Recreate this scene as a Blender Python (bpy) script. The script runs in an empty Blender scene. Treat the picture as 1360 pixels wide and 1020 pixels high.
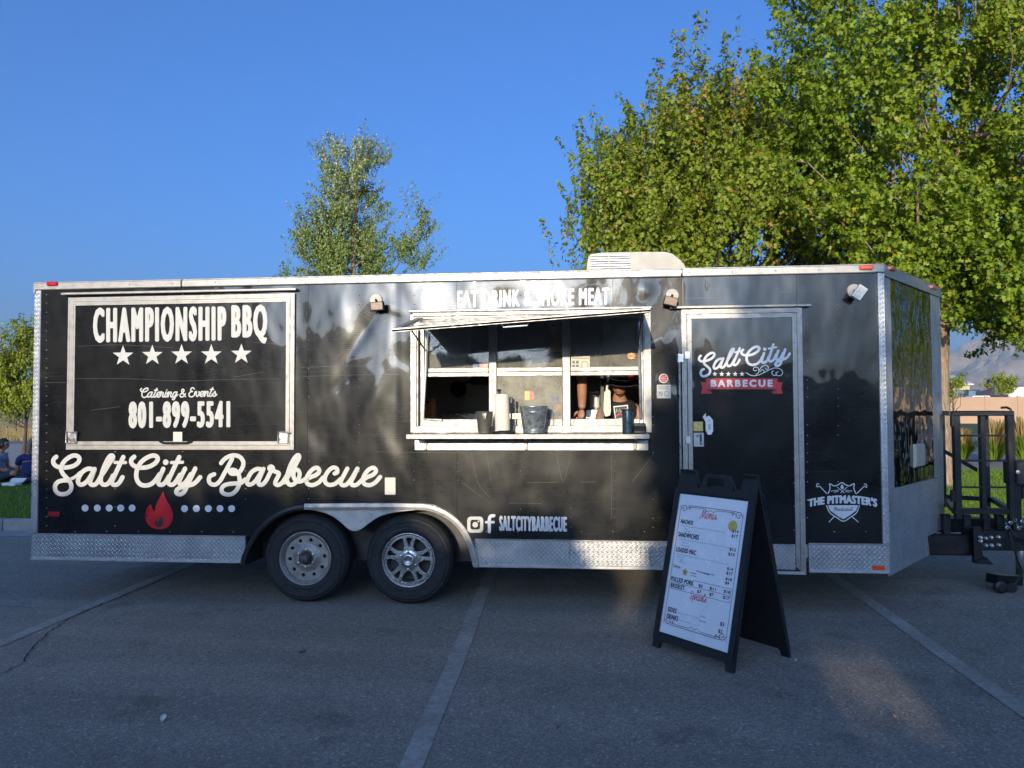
import bpy, math, random
import numpy as np
from mathutils import Vector, Matrix
from math import sin, cos, tan, pi, radians, atan2, sqrt
R = random.Random(7)
scn = bpy.context.scene
C = scn.collection

# ------------------------------------------------------------------ camera, sky, sun, exposure
F = 1021.0
CAM = np.array([4.568, -5.9555, 1.5334])
YAW, PIT, ROL = 0.09910, 0.033626, -0.0041748
_cy, _sy, _cp, _sp = cos(YAW), sin(YAW), cos(PIT), sin(PIT)
_fw = np.array([-_sy*_cp, _cy*_cp, _sp]); _rt = np.array([_cy, _sy, 0.]); _up = np.cross(_rt, _fw)
RT = cos(ROL)*_rt+sin(ROL)*_up; UP = -sin(ROL)*_rt+cos(ROL)*_up; FW = _fw
cam = bpy.data.cameras.new('camera'); cam.sensor_width = 36; cam.lens = F/1360*36
cam.clip_start = .05; cam.clip_end = 30000
camo = bpy.data.objects.new('camera', cam); C.objects.link(camo)
camo.matrix_world = Matrix(((RT[0], UP[0], -FW[0], CAM[0]), (RT[1], UP[1], -FW[1], CAM[1]), (RT[2], UP[2], -FW[2], CAM[2]), (0, 0, 0, 1)))
scn.camera = camo
SUN_AZ, SUN_EL = 6.5, 9.2         # degrees left of straight behind the camera side of the trailer, above the horizon
sdir = np.array([-sin(radians(SUN_AZ))*cos(radians(SUN_EL)), -cos(radians(SUN_AZ))*cos(radians(SUN_EL)), sin(radians(SUN_EL))])
w = bpy.data.worlds.new('World'); scn.world = w; w.use_nodes = True
nt = w.node_tree; bg = nt.nodes['Background']
sky = nt.nodes.new('ShaderNodeTexSky'); sky.sky_type = 'NISHITA'; sky.sun_disc = False
sky.sun_elevation = radians(SUN_EL); sky.sun_rotation = radians(180+SUN_AZ)
sky.air_density = 0.75; sky.dust_density = 5.5; sky.ozone_density = 6.8; sky.altitude = 0
nt.links.new(sky.outputs[0], bg.inputs[0]); bg.inputs[1].default_value = 0.15
sun = bpy.data.lights.new('sun', 'SUN'); sun.energy = 2.0; sun.angle = radians(.53); sun.color = (1, .86, .64)
suno = bpy.data.objects.new('sun', sun); C.objects.link(suno)
suno.rotation_euler = Vector(tuple(sdir)).to_track_quat('Z', 'Y').to_euler()
vs = scn.view_settings; scn.display_settings.display_device = 'sRGB'
vs.view_transform = 'Standard'; vs.look = 'None'; vs.gamma = 1; vs.use_curve_mapping = False; vs.exposure = 1.27
scn.cycles.max_bounces = 8; scn.cycles.transparent_max_bounces = 16; scn.cycles.volume_bounces = 0

def ray(px, py):
    return FW+RT*(px-680)/F-UP*(py-510)/F
def at(px, py, Y=0.0):
    """photo position -> point of the vertical plane y=Y (measuring the place)"""
    d = ray(px, py); return CAM+d*((Y-CAM[1])/d[1])
def gz(px, py, Z=0.0):
    d = ray(px, py); return CAM+d*((Z-CAM[2])/d[2])

# ------------------------------------------------------------------ materials
def nodes(name):
    m = bpy.data.materials.new(name); m.use_nodes = True
    n = m.node_tree; b = n.nodes['Principled BSDF']
    return m, n, b
def N(n, typ, **kw):
    x = n.nodes.new('ShaderNode'+typ)
    for k, v in kw.items():
        if k in x.inputs.keys() if isinstance(k, str) else False: x.inputs[k].default_value = v
        elif k.startswith('i_'): x.inputs[int(k[2:])].default_value = v
        else: setattr(x, k, v)
    return x
def ramp(n, fac, stops):
    r = n.nodes.new('ShaderNodeValToRGB'); e = r.color_ramp.elements
    while len(e) < len(stops): e.new(.5)
    for i, (p, c) in enumerate(stops):
        e[i].position = p; e[i].color = (c[0], c[1], c[2], 1) if hasattr(c, '__len__') else (c, c, c, 1)
    n.links.new(fac, r.inputs[0]); return r
def coords(n, scale=(1, 1, 1), kind='Object', rot=(0, 0, 0)):
    t = n.nodes.new('ShaderNodeTexCoord'); m = n.nodes.new('ShaderNodeMapping')
    n.links.new(t.outputs[kind], m.inputs[0]); m.inputs['Scale'].default_value = scale; m.inputs['Rotation'].default_value = rot
    return m.outputs[0]
def noise(n, vec, scale, detail=4, rough=.55):
    x = n.nodes.new('ShaderNodeTexNoise'); n.links.new(vec, x.inputs['Vector'])
    x.inputs['Scale'].default_value = scale; x.inputs['Detail'].default_value = detail; x.inputs['Roughness'].default_value = rough
    return x.outputs['Fac']
def math_(n, op, a, b=None, c=None):
    x = n.nodes.new('ShaderNodeMath'); x.operation = op
    for i, v in enumerate((a, b, c)):
        if v is None: continue
        if isinstance(v, (int, float)): x.inputs[i].default_value = v
        else: n.links.new(v, x.inputs[i])
    return x.outputs[0]
def mixc(n, fac, a, b):
    x = n.nodes.new('ShaderNodeMix'); x.data_type = 'RGBA'
    for idx, v in ((0, fac), (6, a), (7, b)):
        if isinstance(v, (int, float)): x.inputs[idx].default_value = v
        elif isinstance(v, (tuple, list)): x.inputs[idx].default_value = (*v[:3], 1)
        else: n.links.new(v, x.inputs[idx])
    return x.outputs[2]
def bump(n, b, h, strength=.3, dist=.01, prev=None):
    x = n.nodes.new('ShaderNodeBump'); x.inputs['Strength'].default_value = strength; x.inputs['Distance'].default_value = dist
    n.links.new(h, x.inputs['Height'])
    if prev is not None: n.links.new(prev, x.inputs['Normal'])
    n.links.new(x.outputs[0], b.inputs['Normal']); return x.outputs[0]

def mat(name, col, rough=.5, metal=0., var=.25, vscale=8., bstr=0., bscale=60., spec=.5, coat=0., trans=0., emit=None):
    """plain material with dirt-like variation in colour and gloss"""
    m, n, b = nodes(name)
    v = coords(n); f = noise(n, v, vscale, 6, .6)
    lo = tuple(c*(1-var) for c in col); hi = tuple(min(1, c*(1+var*.6)) for c in col)
    r = ramp(n, f, [(.3, lo), (.7, hi)]); n.links.new(r.outputs[0], b.inputs['Base Color'])
    rr = ramp(n, noise(n, v, vscale*2.3, 5), [(.3, max(0, rough-.1)), (.7, min(1, rough+.12))]); n.links.new(rr.outputs[0], b.inputs['Roughness'])
    b.inputs['Metallic'].default_value = metal; b.inputs['Specular IOR Level'].default_value = spec
    b.inputs['Coat Weight'].default_value = coat; b.inputs['Coat Roughness'].default_value = .08
    if trans: b.inputs['Transmission Weight'].default_value = trans
    if bstr: bump(n, b, noise(n, v, bscale, 4), bstr, .004)
    return m
M = {}
def skin_mat(name, smear):
    m, n, b = nodes(name)
    v = coords(n)
    fine = noise(n, coords(n, (1.5, 1, 90)), 3, 5, .7)            # horizontal rub marks
    scr = noise(n, coords(n, (.35, 1, 150), rot=(0, .01, 0)), 2, 3, .6)
    scrm = ramp(n, scr, [(.69, 0), (.705, 1)])
    gate = ramp(n, noise(n, v, 1.3, 3), [(.45, 0), (.6, 1)])
    scm = math_(n, 'MULTIPLY', scrm.outputs[0], gate.outputs[0])
    spots = ramp(n, noise(n, v, 55, 3), [(.73, 0), (.77, 1)])
    dust = ramp(n, noise(n, v, 2.2, 6, .65), [(.35, 0), (.75, 1)])
    grit = math_(n, 'MULTIPLY', spots.outputs[0], dust.outputs[0])
    sx = n.nodes.new('ShaderNodeSeparateXYZ'); n.links.new(v, sx.inputs[0])
    # grime rubbed on below the serving shelf, between shelf and skirt
    bx_ = math_(n, 'SUBTRACT', 1.0, math_(n, 'DIVIDE', math_(n, 'ABSOLUTE', math_(n, 'SUBTRACT', sx.outputs[0], .75)), 1.35)); bz_ = math_(n, 'SUBTRACT', 1.0, math_(n, 'DIVIDE', math_(n, 'ABSOLUTE', math_(n, 'SUBTRACT', sx.outputs[2], .95)), .5))
    gr = math_(n, 'MULTIPLY', math_(n, 'MAXIMUM', bx_, 0.), math_(n, 'MAXIMUM', bz_, 0.))
    gr = math_(n, 'MULTIPLY', gr, ramp(n, noise(n, coords(n, (1, 1, .35)), 9, 6, .7), [(.35, .1), (.7, 1)]).outputs[0])
    smear = math_(n, 'ADD', math_(n, 'MULTIPLY', gr, 1.5), smear)
    col = mixc(n, math_(n, 'MINIMUM', math_(n, 'MULTIPLY', dust.outputs[0], smear), 1.0), (.005, .0055, .0065), (.022, .021, .018))
    mk = math_(n, 'MULTIPLY', math_(n, 'MAXIMUM', scm, grit), .35)
    col = mixc(n, mk, col, (.28, .28, .26))
    n.links.new(col, b.inputs['Base Color'])
    ro = math_(n, 'ADD', math_(n, 'MULTIPLY', fine, .16), math_(n, 'MULTIPLY', dust.outputs[0], .14))
    n.links.new(math_(n, 'ADD', ro, .17), b.inputs['Roughness'])
    b.inputs['Specular IOR Level'].default_value = .20
    b.inputs['Coat Weight'].default_value = .85; b.inputs['Coat Roughness'].default_value = .03
    p = bump(n, b, noise(n, coords(n, (1, 1, .55)), 3.2, 2, .4), .8, .018)
    p2 = n.nodes.new('ShaderNodeBump'); p2.inputs['Strength'].default_value = .09; p2.inputs['Distance'].default_value = .002
    n.links.new(fine, p2.inputs['Height']); n.links.new(p, p2.inputs['Normal']); n.links.new(p2.outputs[0], b.inputs['Normal'])
    n.links.new(p, b.inputs['Coat Normal'])
    return m
M['skin'] = skin_mat('black_sheet_metal', .55)
M['door_skin'] = skin_mat('black_door_sheet', .3)
def alu(name, base, rough, metal):
    m, n, b = nodes(name)
    v = coords(n)
    f = noise(n, coords(n, (3, 3, 3)), 5, 6, .65)
    n.links.new(ramp(n, f, [(.25, tuple(c*.72 for c in base)), (.55, base), (.8, tuple(min(1, c*1.06) for c in base))]).outputs[0], b.inputs['Base Color'])
    b.inputs['Metallic'].default_value = metal
    n.links.new(ramp(n, noise(n, v, 22, 5), [(.3, rough-.1), (.7, rough+.15)]).outputs[0], b.inputs['Roughness'])
    bump(n, b, noise(n, coords(n, (4, 40, 40)), 6, 3), .12, .002)
    return m
M['alu'] = alu('brushed_aluminium_trim', (.36, .34, .31), .42, .45)
M['alu_dull'] = alu('dull_grey_aluminium', (.50, .49, .47), .5, .5)
M['mill'] = alu('mill_finish_plate', (.55, .54, .50), .38, .85)
M['steel'] = alu('stainless_steel', (.62, .61, .58), .3, .9)
def diamond(name, cell, base, metal, rough, bs, ct=.45):
    m, n, b = nodes(name)
    uv = coords(n, (1/cell, 1/cell, 1), 'UV')
    sp = n.nodes.new('ShaderNodeSeparateXYZ'); n.links.new(uv, sp.inputs[0])
    def dash(par):
        # diagonal dashes on alternate cells
        u = math_(n, 'ADD', sp.outputs[0], .5*par); v_ = math_(n, 'ADD', sp.outputs[1], .5*par)
        fu = math_(n, 'SUBTRACT', math_(n, 'FRACT', u), .5); fv = math_(n, 'SUBTRACT', math_(n, 'FRACT', v_), .5)
        sgn = 1 if par else -1
        a = math_(n, 'ADD', fu, math_(n, 'MULTIPLY', fv, sgn)); c_ = math_(n, 'SUBTRACT', fu, math_(n, 'MULTIPLY', fv, sgn))
        d = math_(n, 'ADD', math_(n, 'POWER', math_(n, 'DIVIDE', math_(n, 'ABSOLUTE', a), .62), 2.0), math_(n, 'POWER', math_(n, 'DIVIDE', math_(n, 'ABSOLUTE', c_), .17), 2.0))
        x = math_(n, 'SUBTRACT', 1.0, d); return math_(n, 'MAXIMUM', x, 0.0)
    h = math_(n, 'MINIMUM', math_(n, 'MAXIMUM', dash(0), dash(1)), 1.0)
    v = coords(n)
    col = ramp(n, noise(n, v, 6, 6, .65), [(.3, tuple(c*.65 for c in base)), (.6, base)])
    n.links.new(mixc(n, math_(n, 'MULTIPLY', h, ct), col.outputs[0], tuple(min(1, c*1.75) for c in base)), b.inputs['Base Color'])  # raised dashes coloured paler to stand in for glints on the relief
    b.inputs['Metallic'].default_value = metal
    n.links.new(ramp(n, noise(n, v, 30, 4), [(.3, rough-.08), (.7, rough+.14)]).outputs[0], b.inputs['Roughness'])
    p = bump(n, b, noise(n, v, 9, 3), .25, .01)
    bump(n, b, h, bs, .003, p)
    return m
M['tread_nose'] = diamond('nose_tread_plate', .05, (.36, .37, .38), .35, .35, 1.0, .9)
M['tread'] = diamond('diamond_tread_plate', .036, (.47, .475, .48), .7, .36, .8, .4)
M['vinyl'] = mat('cream_white_vinyl', (.50, .485, .44), .45, var=.06, vscale=20)
M['vinyl_g'] = mat('pale_grey_vinyl', (.66, .66, .66), .42, var=.06, vscale=20)
M['red'] = mat('red_vinyl', (.55, .012, .02), .35, var=.12, vscale=10)
M['dark_red'] = mat('dark_red_vinyl', (.35, .01, .02), .35, var=.1)
M['black'] = mat('black_plastic', (.012, .013, .015), .45, var=.3, vscale=14, bstr=.15)
M['black_metal'] = mat('black_painted_steel', (.006, .0065, .008), .38, var=.4, vscale=9, bstr=.2)
M['ink'] = mat('black_ink', (.02, .02, .022), .5, var=.05)
M['ink_grey'] = mat('grey_ink', (.12, .13, .16), .5, var=.05)
M['ink_red'] = mat('red_ink', (.6, .02, .05), .5, var=.05)
M['gold'] = mat('gold_seal', (.62, .47, .12), .4, var=.2, vscale=60)
M['rubber'] = mat('tyre_rubber', (.018, .019, .021), .75, var=.35, vscale=12, bstr=.3, bscale=90)
M['rim_steel'] = mat('silver_painted_steel_rim', (.36, .33, .30), .45, .5, var=.35, vscale=14)
M['rim_alloy'] = mat('machined_alloy_rim', (.55, .53, .50), .3, .85, var=.25, vscale=16)
M['hub'] = mat('dusty_hub_metal', (.10, .09, .08), .5, .5, var=.4, vscale=30)
M['bolt'] = mat('zinc_bolt', (.6, .58, .55), .35, .9, var=.2)
M['cream'] = mat('cream_plastic', (.42, .385, .31), .5, var=.08, vscale=5)
M['white_plastic'] = mat('white_plastic', (.78, .76, .71), .4, var=.08)
M['brown_lens'] = mat('weathered_brown_lens', (.22, .10, .05), .4, var=.4, vscale=60)
M['lens'] = mat('clear_lens', (.6, .58, .5), .2, var=.3, vscale=50)
M['red_lens'] = mat('red_lens', (.5, .01, .02), .2, var=.1, coat=.6)
M['amber_lens'] = mat('amber_lens', (.75, .09, .015), .2, var=.1, coat=.6)
M['interior'] = mat('interior_wall_panel', (.60, .58, .53), .5, var=.12, vscale=3)
M['scuff'] = mat('pale_scuff', (.13, .13, .125), .5, var=.3)
M['interior_dark'] = mat('dark_interior', (.04, .036, .032), .5, var=.3)
M['hood'] = mat('brown_hood_metal', (.22, .15, .09), .4, .3, var=.2, vscale=4)
M['paper'] = mat('paper_towel', (.78, .70, .58), .85, var=.06, bstr=.4, bscale=120)
M['sticker'] = mat('beige_sticker', (.66, .60, .48), .5, var=.15, vscale=60)
M['yellow'] = mat('yellow_sticker', (.68, .50, .16), .5, var=.25, vscale=60)
M['orange'] = mat('orange_plastic', (.55, .17, .03), .5, var=.15)
M['blue_print'] = mat('blue_print', (.06, .12, .30), .5, var=.05)
M['tumbler'] = mat('blue_steel_tumbler', (.05, .10, .14), .28, .7, var=.25, vscale=30)
M['skin_h'] = mat('human_skin', (.42, .21, .13), .5, var=.12, vscale=20)
M['lips'] = mat('lip_skin', (.35, .11, .09), .45, var=.1)
M['tee'] = mat('black_cotton', (.018, .018, .02), .9, var=.2, vscale=25, bstr=.3)
M['navy'] = mat('navy_cotton', (.012, .02, .10), .9, var=.2, vscale=25, bstr=.3)
M['grey_tee'] = mat('grey_cotton', (.30, .32, .38), .9, var=.15, vscale=25, bstr=.3)
M['denim'] = mat('dark_denim', (.03, .035, .06), .9, var=.2, vscale=25)
M['shorts'] = mat('tan_shorts_cloth', (.25, .2, .15), .9, var=.2)
M['hair_d'] = mat('dark_hair', (.025, .016, .01), .6, var=.5, vscale=70, bstr=.6, bscale=150)
M['hair_l'] = mat('blond_brown_hair', (.24, .17, .09), .6, var=.5, vscale=70, bstr=.6, bscale=150)
M['eye'] = mat('eye_dark', (.01, .01, .01), .2, var=.1)
def galv():
    m, n, b = nodes('galvanised_steel')
    v = coords(n); vo = n.nodes.new('ShaderNodeTexVoronoi'); n.links.new(v, vo.inputs[0]); vo.inputs['Scale'].default_value = 55
    n.links.new(ramp(n, vo.outputs['Color'], [(.2, (.22, .26, .27)), (.8, (.48, .53, .53))]).outputs[0], b.inputs['Base Color'])
    b.inputs['Metallic'].default_value = .75; b.inputs['Roughness'].default_value = .36; return m
M['galv'] = galv()
def glass(name, dirt, col=(.5, .48, .42)):
    m, n, b = nodes(name)
    n.nodes.remove(b); out = n.nodes['Material Output']
    g = n.nodes.new('ShaderNodeBsdfGlossy'); g.inputs['Roughness'].default_value = .03
    t = n.nodes.new('ShaderNodeBsdfTransparent'); t.inputs[0].default_value = (.9, .92, .92, 1)
    d = n.nodes.new('ShaderNodeBsdfDiffuse'); d.inputs[0].default_value = (*col, 1)
    fr = n.nodes.new('ShaderNodeFresnel'); fr.inputs[0].default_value = 1.5
    v = coords(n)
    f = math_(n, 'ADD', noise(n, v, 7, 6, .7), math_(n, 'MULTIPLY', noise(n, coords(n, (1, 1, 1)), 60, 2), .25))
    dr = ramp(n, f, [(.45, dirt*.6), (.8, min(1, dirt*1.5))])
    m1 = n.nodes.new('ShaderNodeMixShader'); n.links.new(fr.outputs[0], m1.inputs[0]); n.links.new(t.outputs[0], m1.inputs[1]); n.links.new(g.outputs[0], m1.inputs[2])
    m2 = n.nodes.new('ShaderNodeMixShader'); n.links.new(dr.outputs[0], m2.inputs[0]); n.links.new(m1.outputs[0], m2.inputs[1]); n.links.new(d.outputs[0], m2.inputs[2])
    n.links.new(m2.outputs[0], out.inputs[0]); return m
M['glass'] = glass('dusty_window_glass', .22)
M['glass_dirty'] = glass('smeared_window_glass', .52, (.46, .43, .35))
M['clear'] = glass('clear_plastic', .10, (.6, .57, .5))

def asphalt():
    m, n, b = nodes('worn_asphalt')
    v = coords(n)
    big = noise(n, v, .35, 5, .6); mid = noise(n, v, 6, 5, .65); fin = noise(n, v, 120, 3, .7)
    vo = n.nodes.new('ShaderNodeTexVoronoi'); n.links.new(v, vo.inputs[0]); vo.inputs['Scale'].default_value = 95; vo.inputs['Randomness'].default_value = 1
    st = ramp(n, vo.outputs['Color'], [(.0, .45), (.5, .9), (.85, 1.3), (1, 2.6)])
    c0 = ramp(n, math_(n, 'ADD', math_(n, 'MULTIPLY', big, .6), math_(n, 'MULTIPLY', mid, .4)), [(.28, (.20, .172, .138)), (.5, (.27, .235, .19)), (.72, (.31, .27, .218))])
    # dried light stain and dusty band
    mul = n.nodes.new('ShaderNodeMix'); mul.data_type = 'RGBA'; mul.blend_type = 'MULTIPLY'; mul.inputs[0].default_value = .8
    n.links.new(c0.outputs[0], mul.inputs[6]); n.links.new(st.outputs[0], mul.inputs[7])
    sp = ramp(n, noise(n, v, 95, 2), [(.68, 0), (.72, 1)])
    c2 = mixc(n, math_(n, 'MULTIPLY', sp.outputs[0], .55), mul.outputs[2], (.36, .35, .34))
    dk = ramp(n, noise(n, v, 38, 3), [(.25, 1), (.33, 0)])
    c3 = mixc(n, math_(n, 'MULTIPLY', dk.outputs[0], .6), c2, (.035, .035, .038))
    st2 = ramp(n, noise(n, coords(n, (1, .55, 1)), .9, 3, .5), [(.62, 0), (.72, 1)])
    c4 = mixc(n, math_(n, 'MULTIPLY', st2.outputs[0], .3), c3, (.24, .215, .18))
    n.links.new(c4, b.inputs['Base Color']); b.inputs['Roughness'].default_value = .88
    oil = ramp(n, noise(n, coords(n, (1, 1, 1)), 1.7, 4, .6), [(.60, 1), (.70, .72)]); trk = ramp(n, noise(n, coords(n, (.25, 2.2, 1)), 1.1, 3, .5), [(.35, .88), (.65, 1.08)])
    for q in (oil, trk):
        mm = n.nodes.new('ShaderNodeMix'); mm.data_type = 'RGBA'; mm.blend_type = 'MULTIPLY'; mm.inputs[0].default_value = 1
        n.links.new(c4, mm.inputs[6]); n.links.new(q.outputs[0], mm.inputs[7]); c4 = mm.outputs[2]
    n.links.new(c4, b.inputs['Base Color'])
    p = bump(n, b, vo.outputs['Distance'], .55, .006); bump(n, b, fin, .5, .004, p)
    return m
M['asphalt'] = asphalt()
M['road'] = mat('shaded_road', (.16, .15, .14), .9, var=.15, vscale=1.2)  # dark tone carries the shade lying across the road
M['path'] = mat('concrete_path', (.30, .27, .23), .85, var=.12, vscale=2, bstr=.2)
M['kerb'] = mat('kerb_concrete', (.34, .33, .31), .85, var=.25, vscale=5, bstr=.4)
M['dirt'] = mat('bare_soil', (.16, .10, .065), .95, var=.4, vscale=7, bstr=.6, bscale=40)
M['lawn'] = mat('lawn_soil', (.045, .085, .016), .95, var=.4, vscale=9, bstr=.6, bscale=80)
M['crack'] = mat('crack_shade', (.012, .012, .013), .8)
def paint():
    m, n, b = nodes('worn_road_paint')
    v = coords(n)
    f = math_(n, 'ADD', math_(n, 'MULTIPLY', noise(n, v, 26, 5, .7), .6), math_(n, 'MULTIPLY', noise(n, v, 3, 3), .4))
    t = ramp(n, f, [(.40, 0), (.62, .9)])
    n.links.new(mixc(n, t.outputs[0], (.25, .22, .18), (.42, .395, .35)), b.inputs['Base Color']); b.inputs['Roughness'].default_value = .85
    bump(n, b, noise(n, v, 90, 3), .5, .004); return m
M['paint'] = paint()
def field():
    m, n, b = nodes('dry_grass_field')
    v = coords(n, (1, 1, 1))
    st = noise(n, coords(n, (.02, .12, 1)), 1, 5, .6)
    c0 = ramp(n, st, [(.35, (.20, .18, .07)), (.48, (.42, .30, .13)), (.6, (.54, .39, .19))])
    c1 = mixc(n, math_(n, 'MULTIPLY', noise(n, v, 3, 5, .7), .5), c0.outputs[0], (.20, .14, .06))
    n.links.new(c1, b.inputs['Base Color']); b.inputs['Roughness'].default_value = 1; return m
M['field'] = field()
def mountain():
    m, n, b = nodes('mountain_slope')
    v = coords(n)
    c0 = ramp(n, noise(n, v, .004, 7, .65), [(.35, (.16, .13, .09)), (.5, (.28, .21, .14)), (.65, (.38, .30, .20))])
    n.links.new(c0.outputs[0], b.inputs['Base Color']); b.inputs['Roughness'].default_value = 1
    return m
M['mountain'] = mountain()
def leaf(name, c1, c2, c3, trans=.35):
    m, n, b = nodes(name)
    out = n.nodes['Material Output']
    a = n.nodes.new('ShaderNodeAttribute'); a.attribute_name = 'rnd'
    col = ramp(n, a.outputs['Fac'], [(0, c1), (.55, c2), (.93, c2), (1, c3)])
    n.links.new(col.outputs[0], b.inputs['Base Color']); b.inputs['Roughness'].default_value = .5; b.inputs['Specular IOR Level'].default_value = .35
    t = n.nodes.new('ShaderNodeBsdfTranslucent'); n.links.new(col.outputs[0], t.inputs[0])
    x = n.nodes.new('ShaderNodeMixShader'); x.inputs[0].default_value = trans
    n.links.new(b.outputs[0], x.inputs[1]); n.links.new(t.outputs[0], x.inputs[2]); n.links.new(x.outputs[0], out.inputs[0]); return m
M['leaf_maple'] = leaf('maple_leaf_green', (.10, .18, .012), (.25, .33, .022), (.40, .33, .03))
M['leaf_autumn'] = leaf('maple_leaf_turning', (.11, .18, .014), (.26, .31, .028), (.44, .24, .06))
M['leaf_silver'] = leaf('silver_green_leaf', (.12, .19, .03), (.25, .31, .08), (.50, .47, .30), .25)
M['leaf_young'] = leaf('young_leaf', (.14, .20, .015), (.30, .34, .03), (.36, .32, .05))
M['leaf_dark'] = leaf('hedge_leaf', (.02, .035, .008), (.04, .06, .012), (.07, .08, .02), .12)
M['blade'] = leaf('grass_blade', (.09, .17, .015), (.20, .32, .03), (.30, .33, .08), .35)
M['straw'] = leaf('straw_blade', (.30, .22, .08), (.42, .31, .13), (.5, .4, .2), .3)
def bark(name, c1, c2):
    m, n, b = nodes(name)
    v = coords(n, (1, 1, .18))
    f = noise(n, v, 38, 6, .65)
    n.links.new(ramp(n, f, [(.35, c1), (.65, c2)]).outputs[0], b.inputs['Base Color']); b.inputs['Roughness'].default_value = .9
    bump(n, b, f, .9, .02); return m
M['bark'] = bark('maple_bark', (.16, .10, .06), (.40, .30, .21))
M['bark_d'] = bark('dark_bark', (.04, .03, .025), (.12, .09, .07))
M['wall_tan'] = mat('tan_precast_wall', (.44, .28, .18), .9, var=.06, vscale=.6)
M['bld'] = mat('cream_metal_siding', (.50, .42, .24), .7, var=.05, vscale=.5)
M['roof'] = mat('pale_metal_roof', (.58, .54, .48), .6, var=.05)
M['green_box'] = mat('grey_green_container', (.16, .20, .17), .7, var=.1)
M['sign_w'] = mat('white_sign_board', (.7, .72, .62), .6, var=.1)
M['sign_g'] = mat('green_sign_ink', (.1, .3, .08), .6)
M['truck'] = mat('white_truck_box', (.72, .70, .66), .5, var=.04)
M['car_w'] = mat('white_car_paint', (.7, .7, .7), .25, var=.04, coat=.5)
M['car_d'] = mat('dark_blue_car_paint', (.03, .04, .07), .25, var=.1, coat=.5)
M['car_glass'] = mat('car_window_glass', (.02, .025, .03), .08, var=.1)
M['sheet'] = mat('white_menu_sheet', (.80, .83, .88), .22, var=.03, vscale=4, coat=.35)

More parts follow.
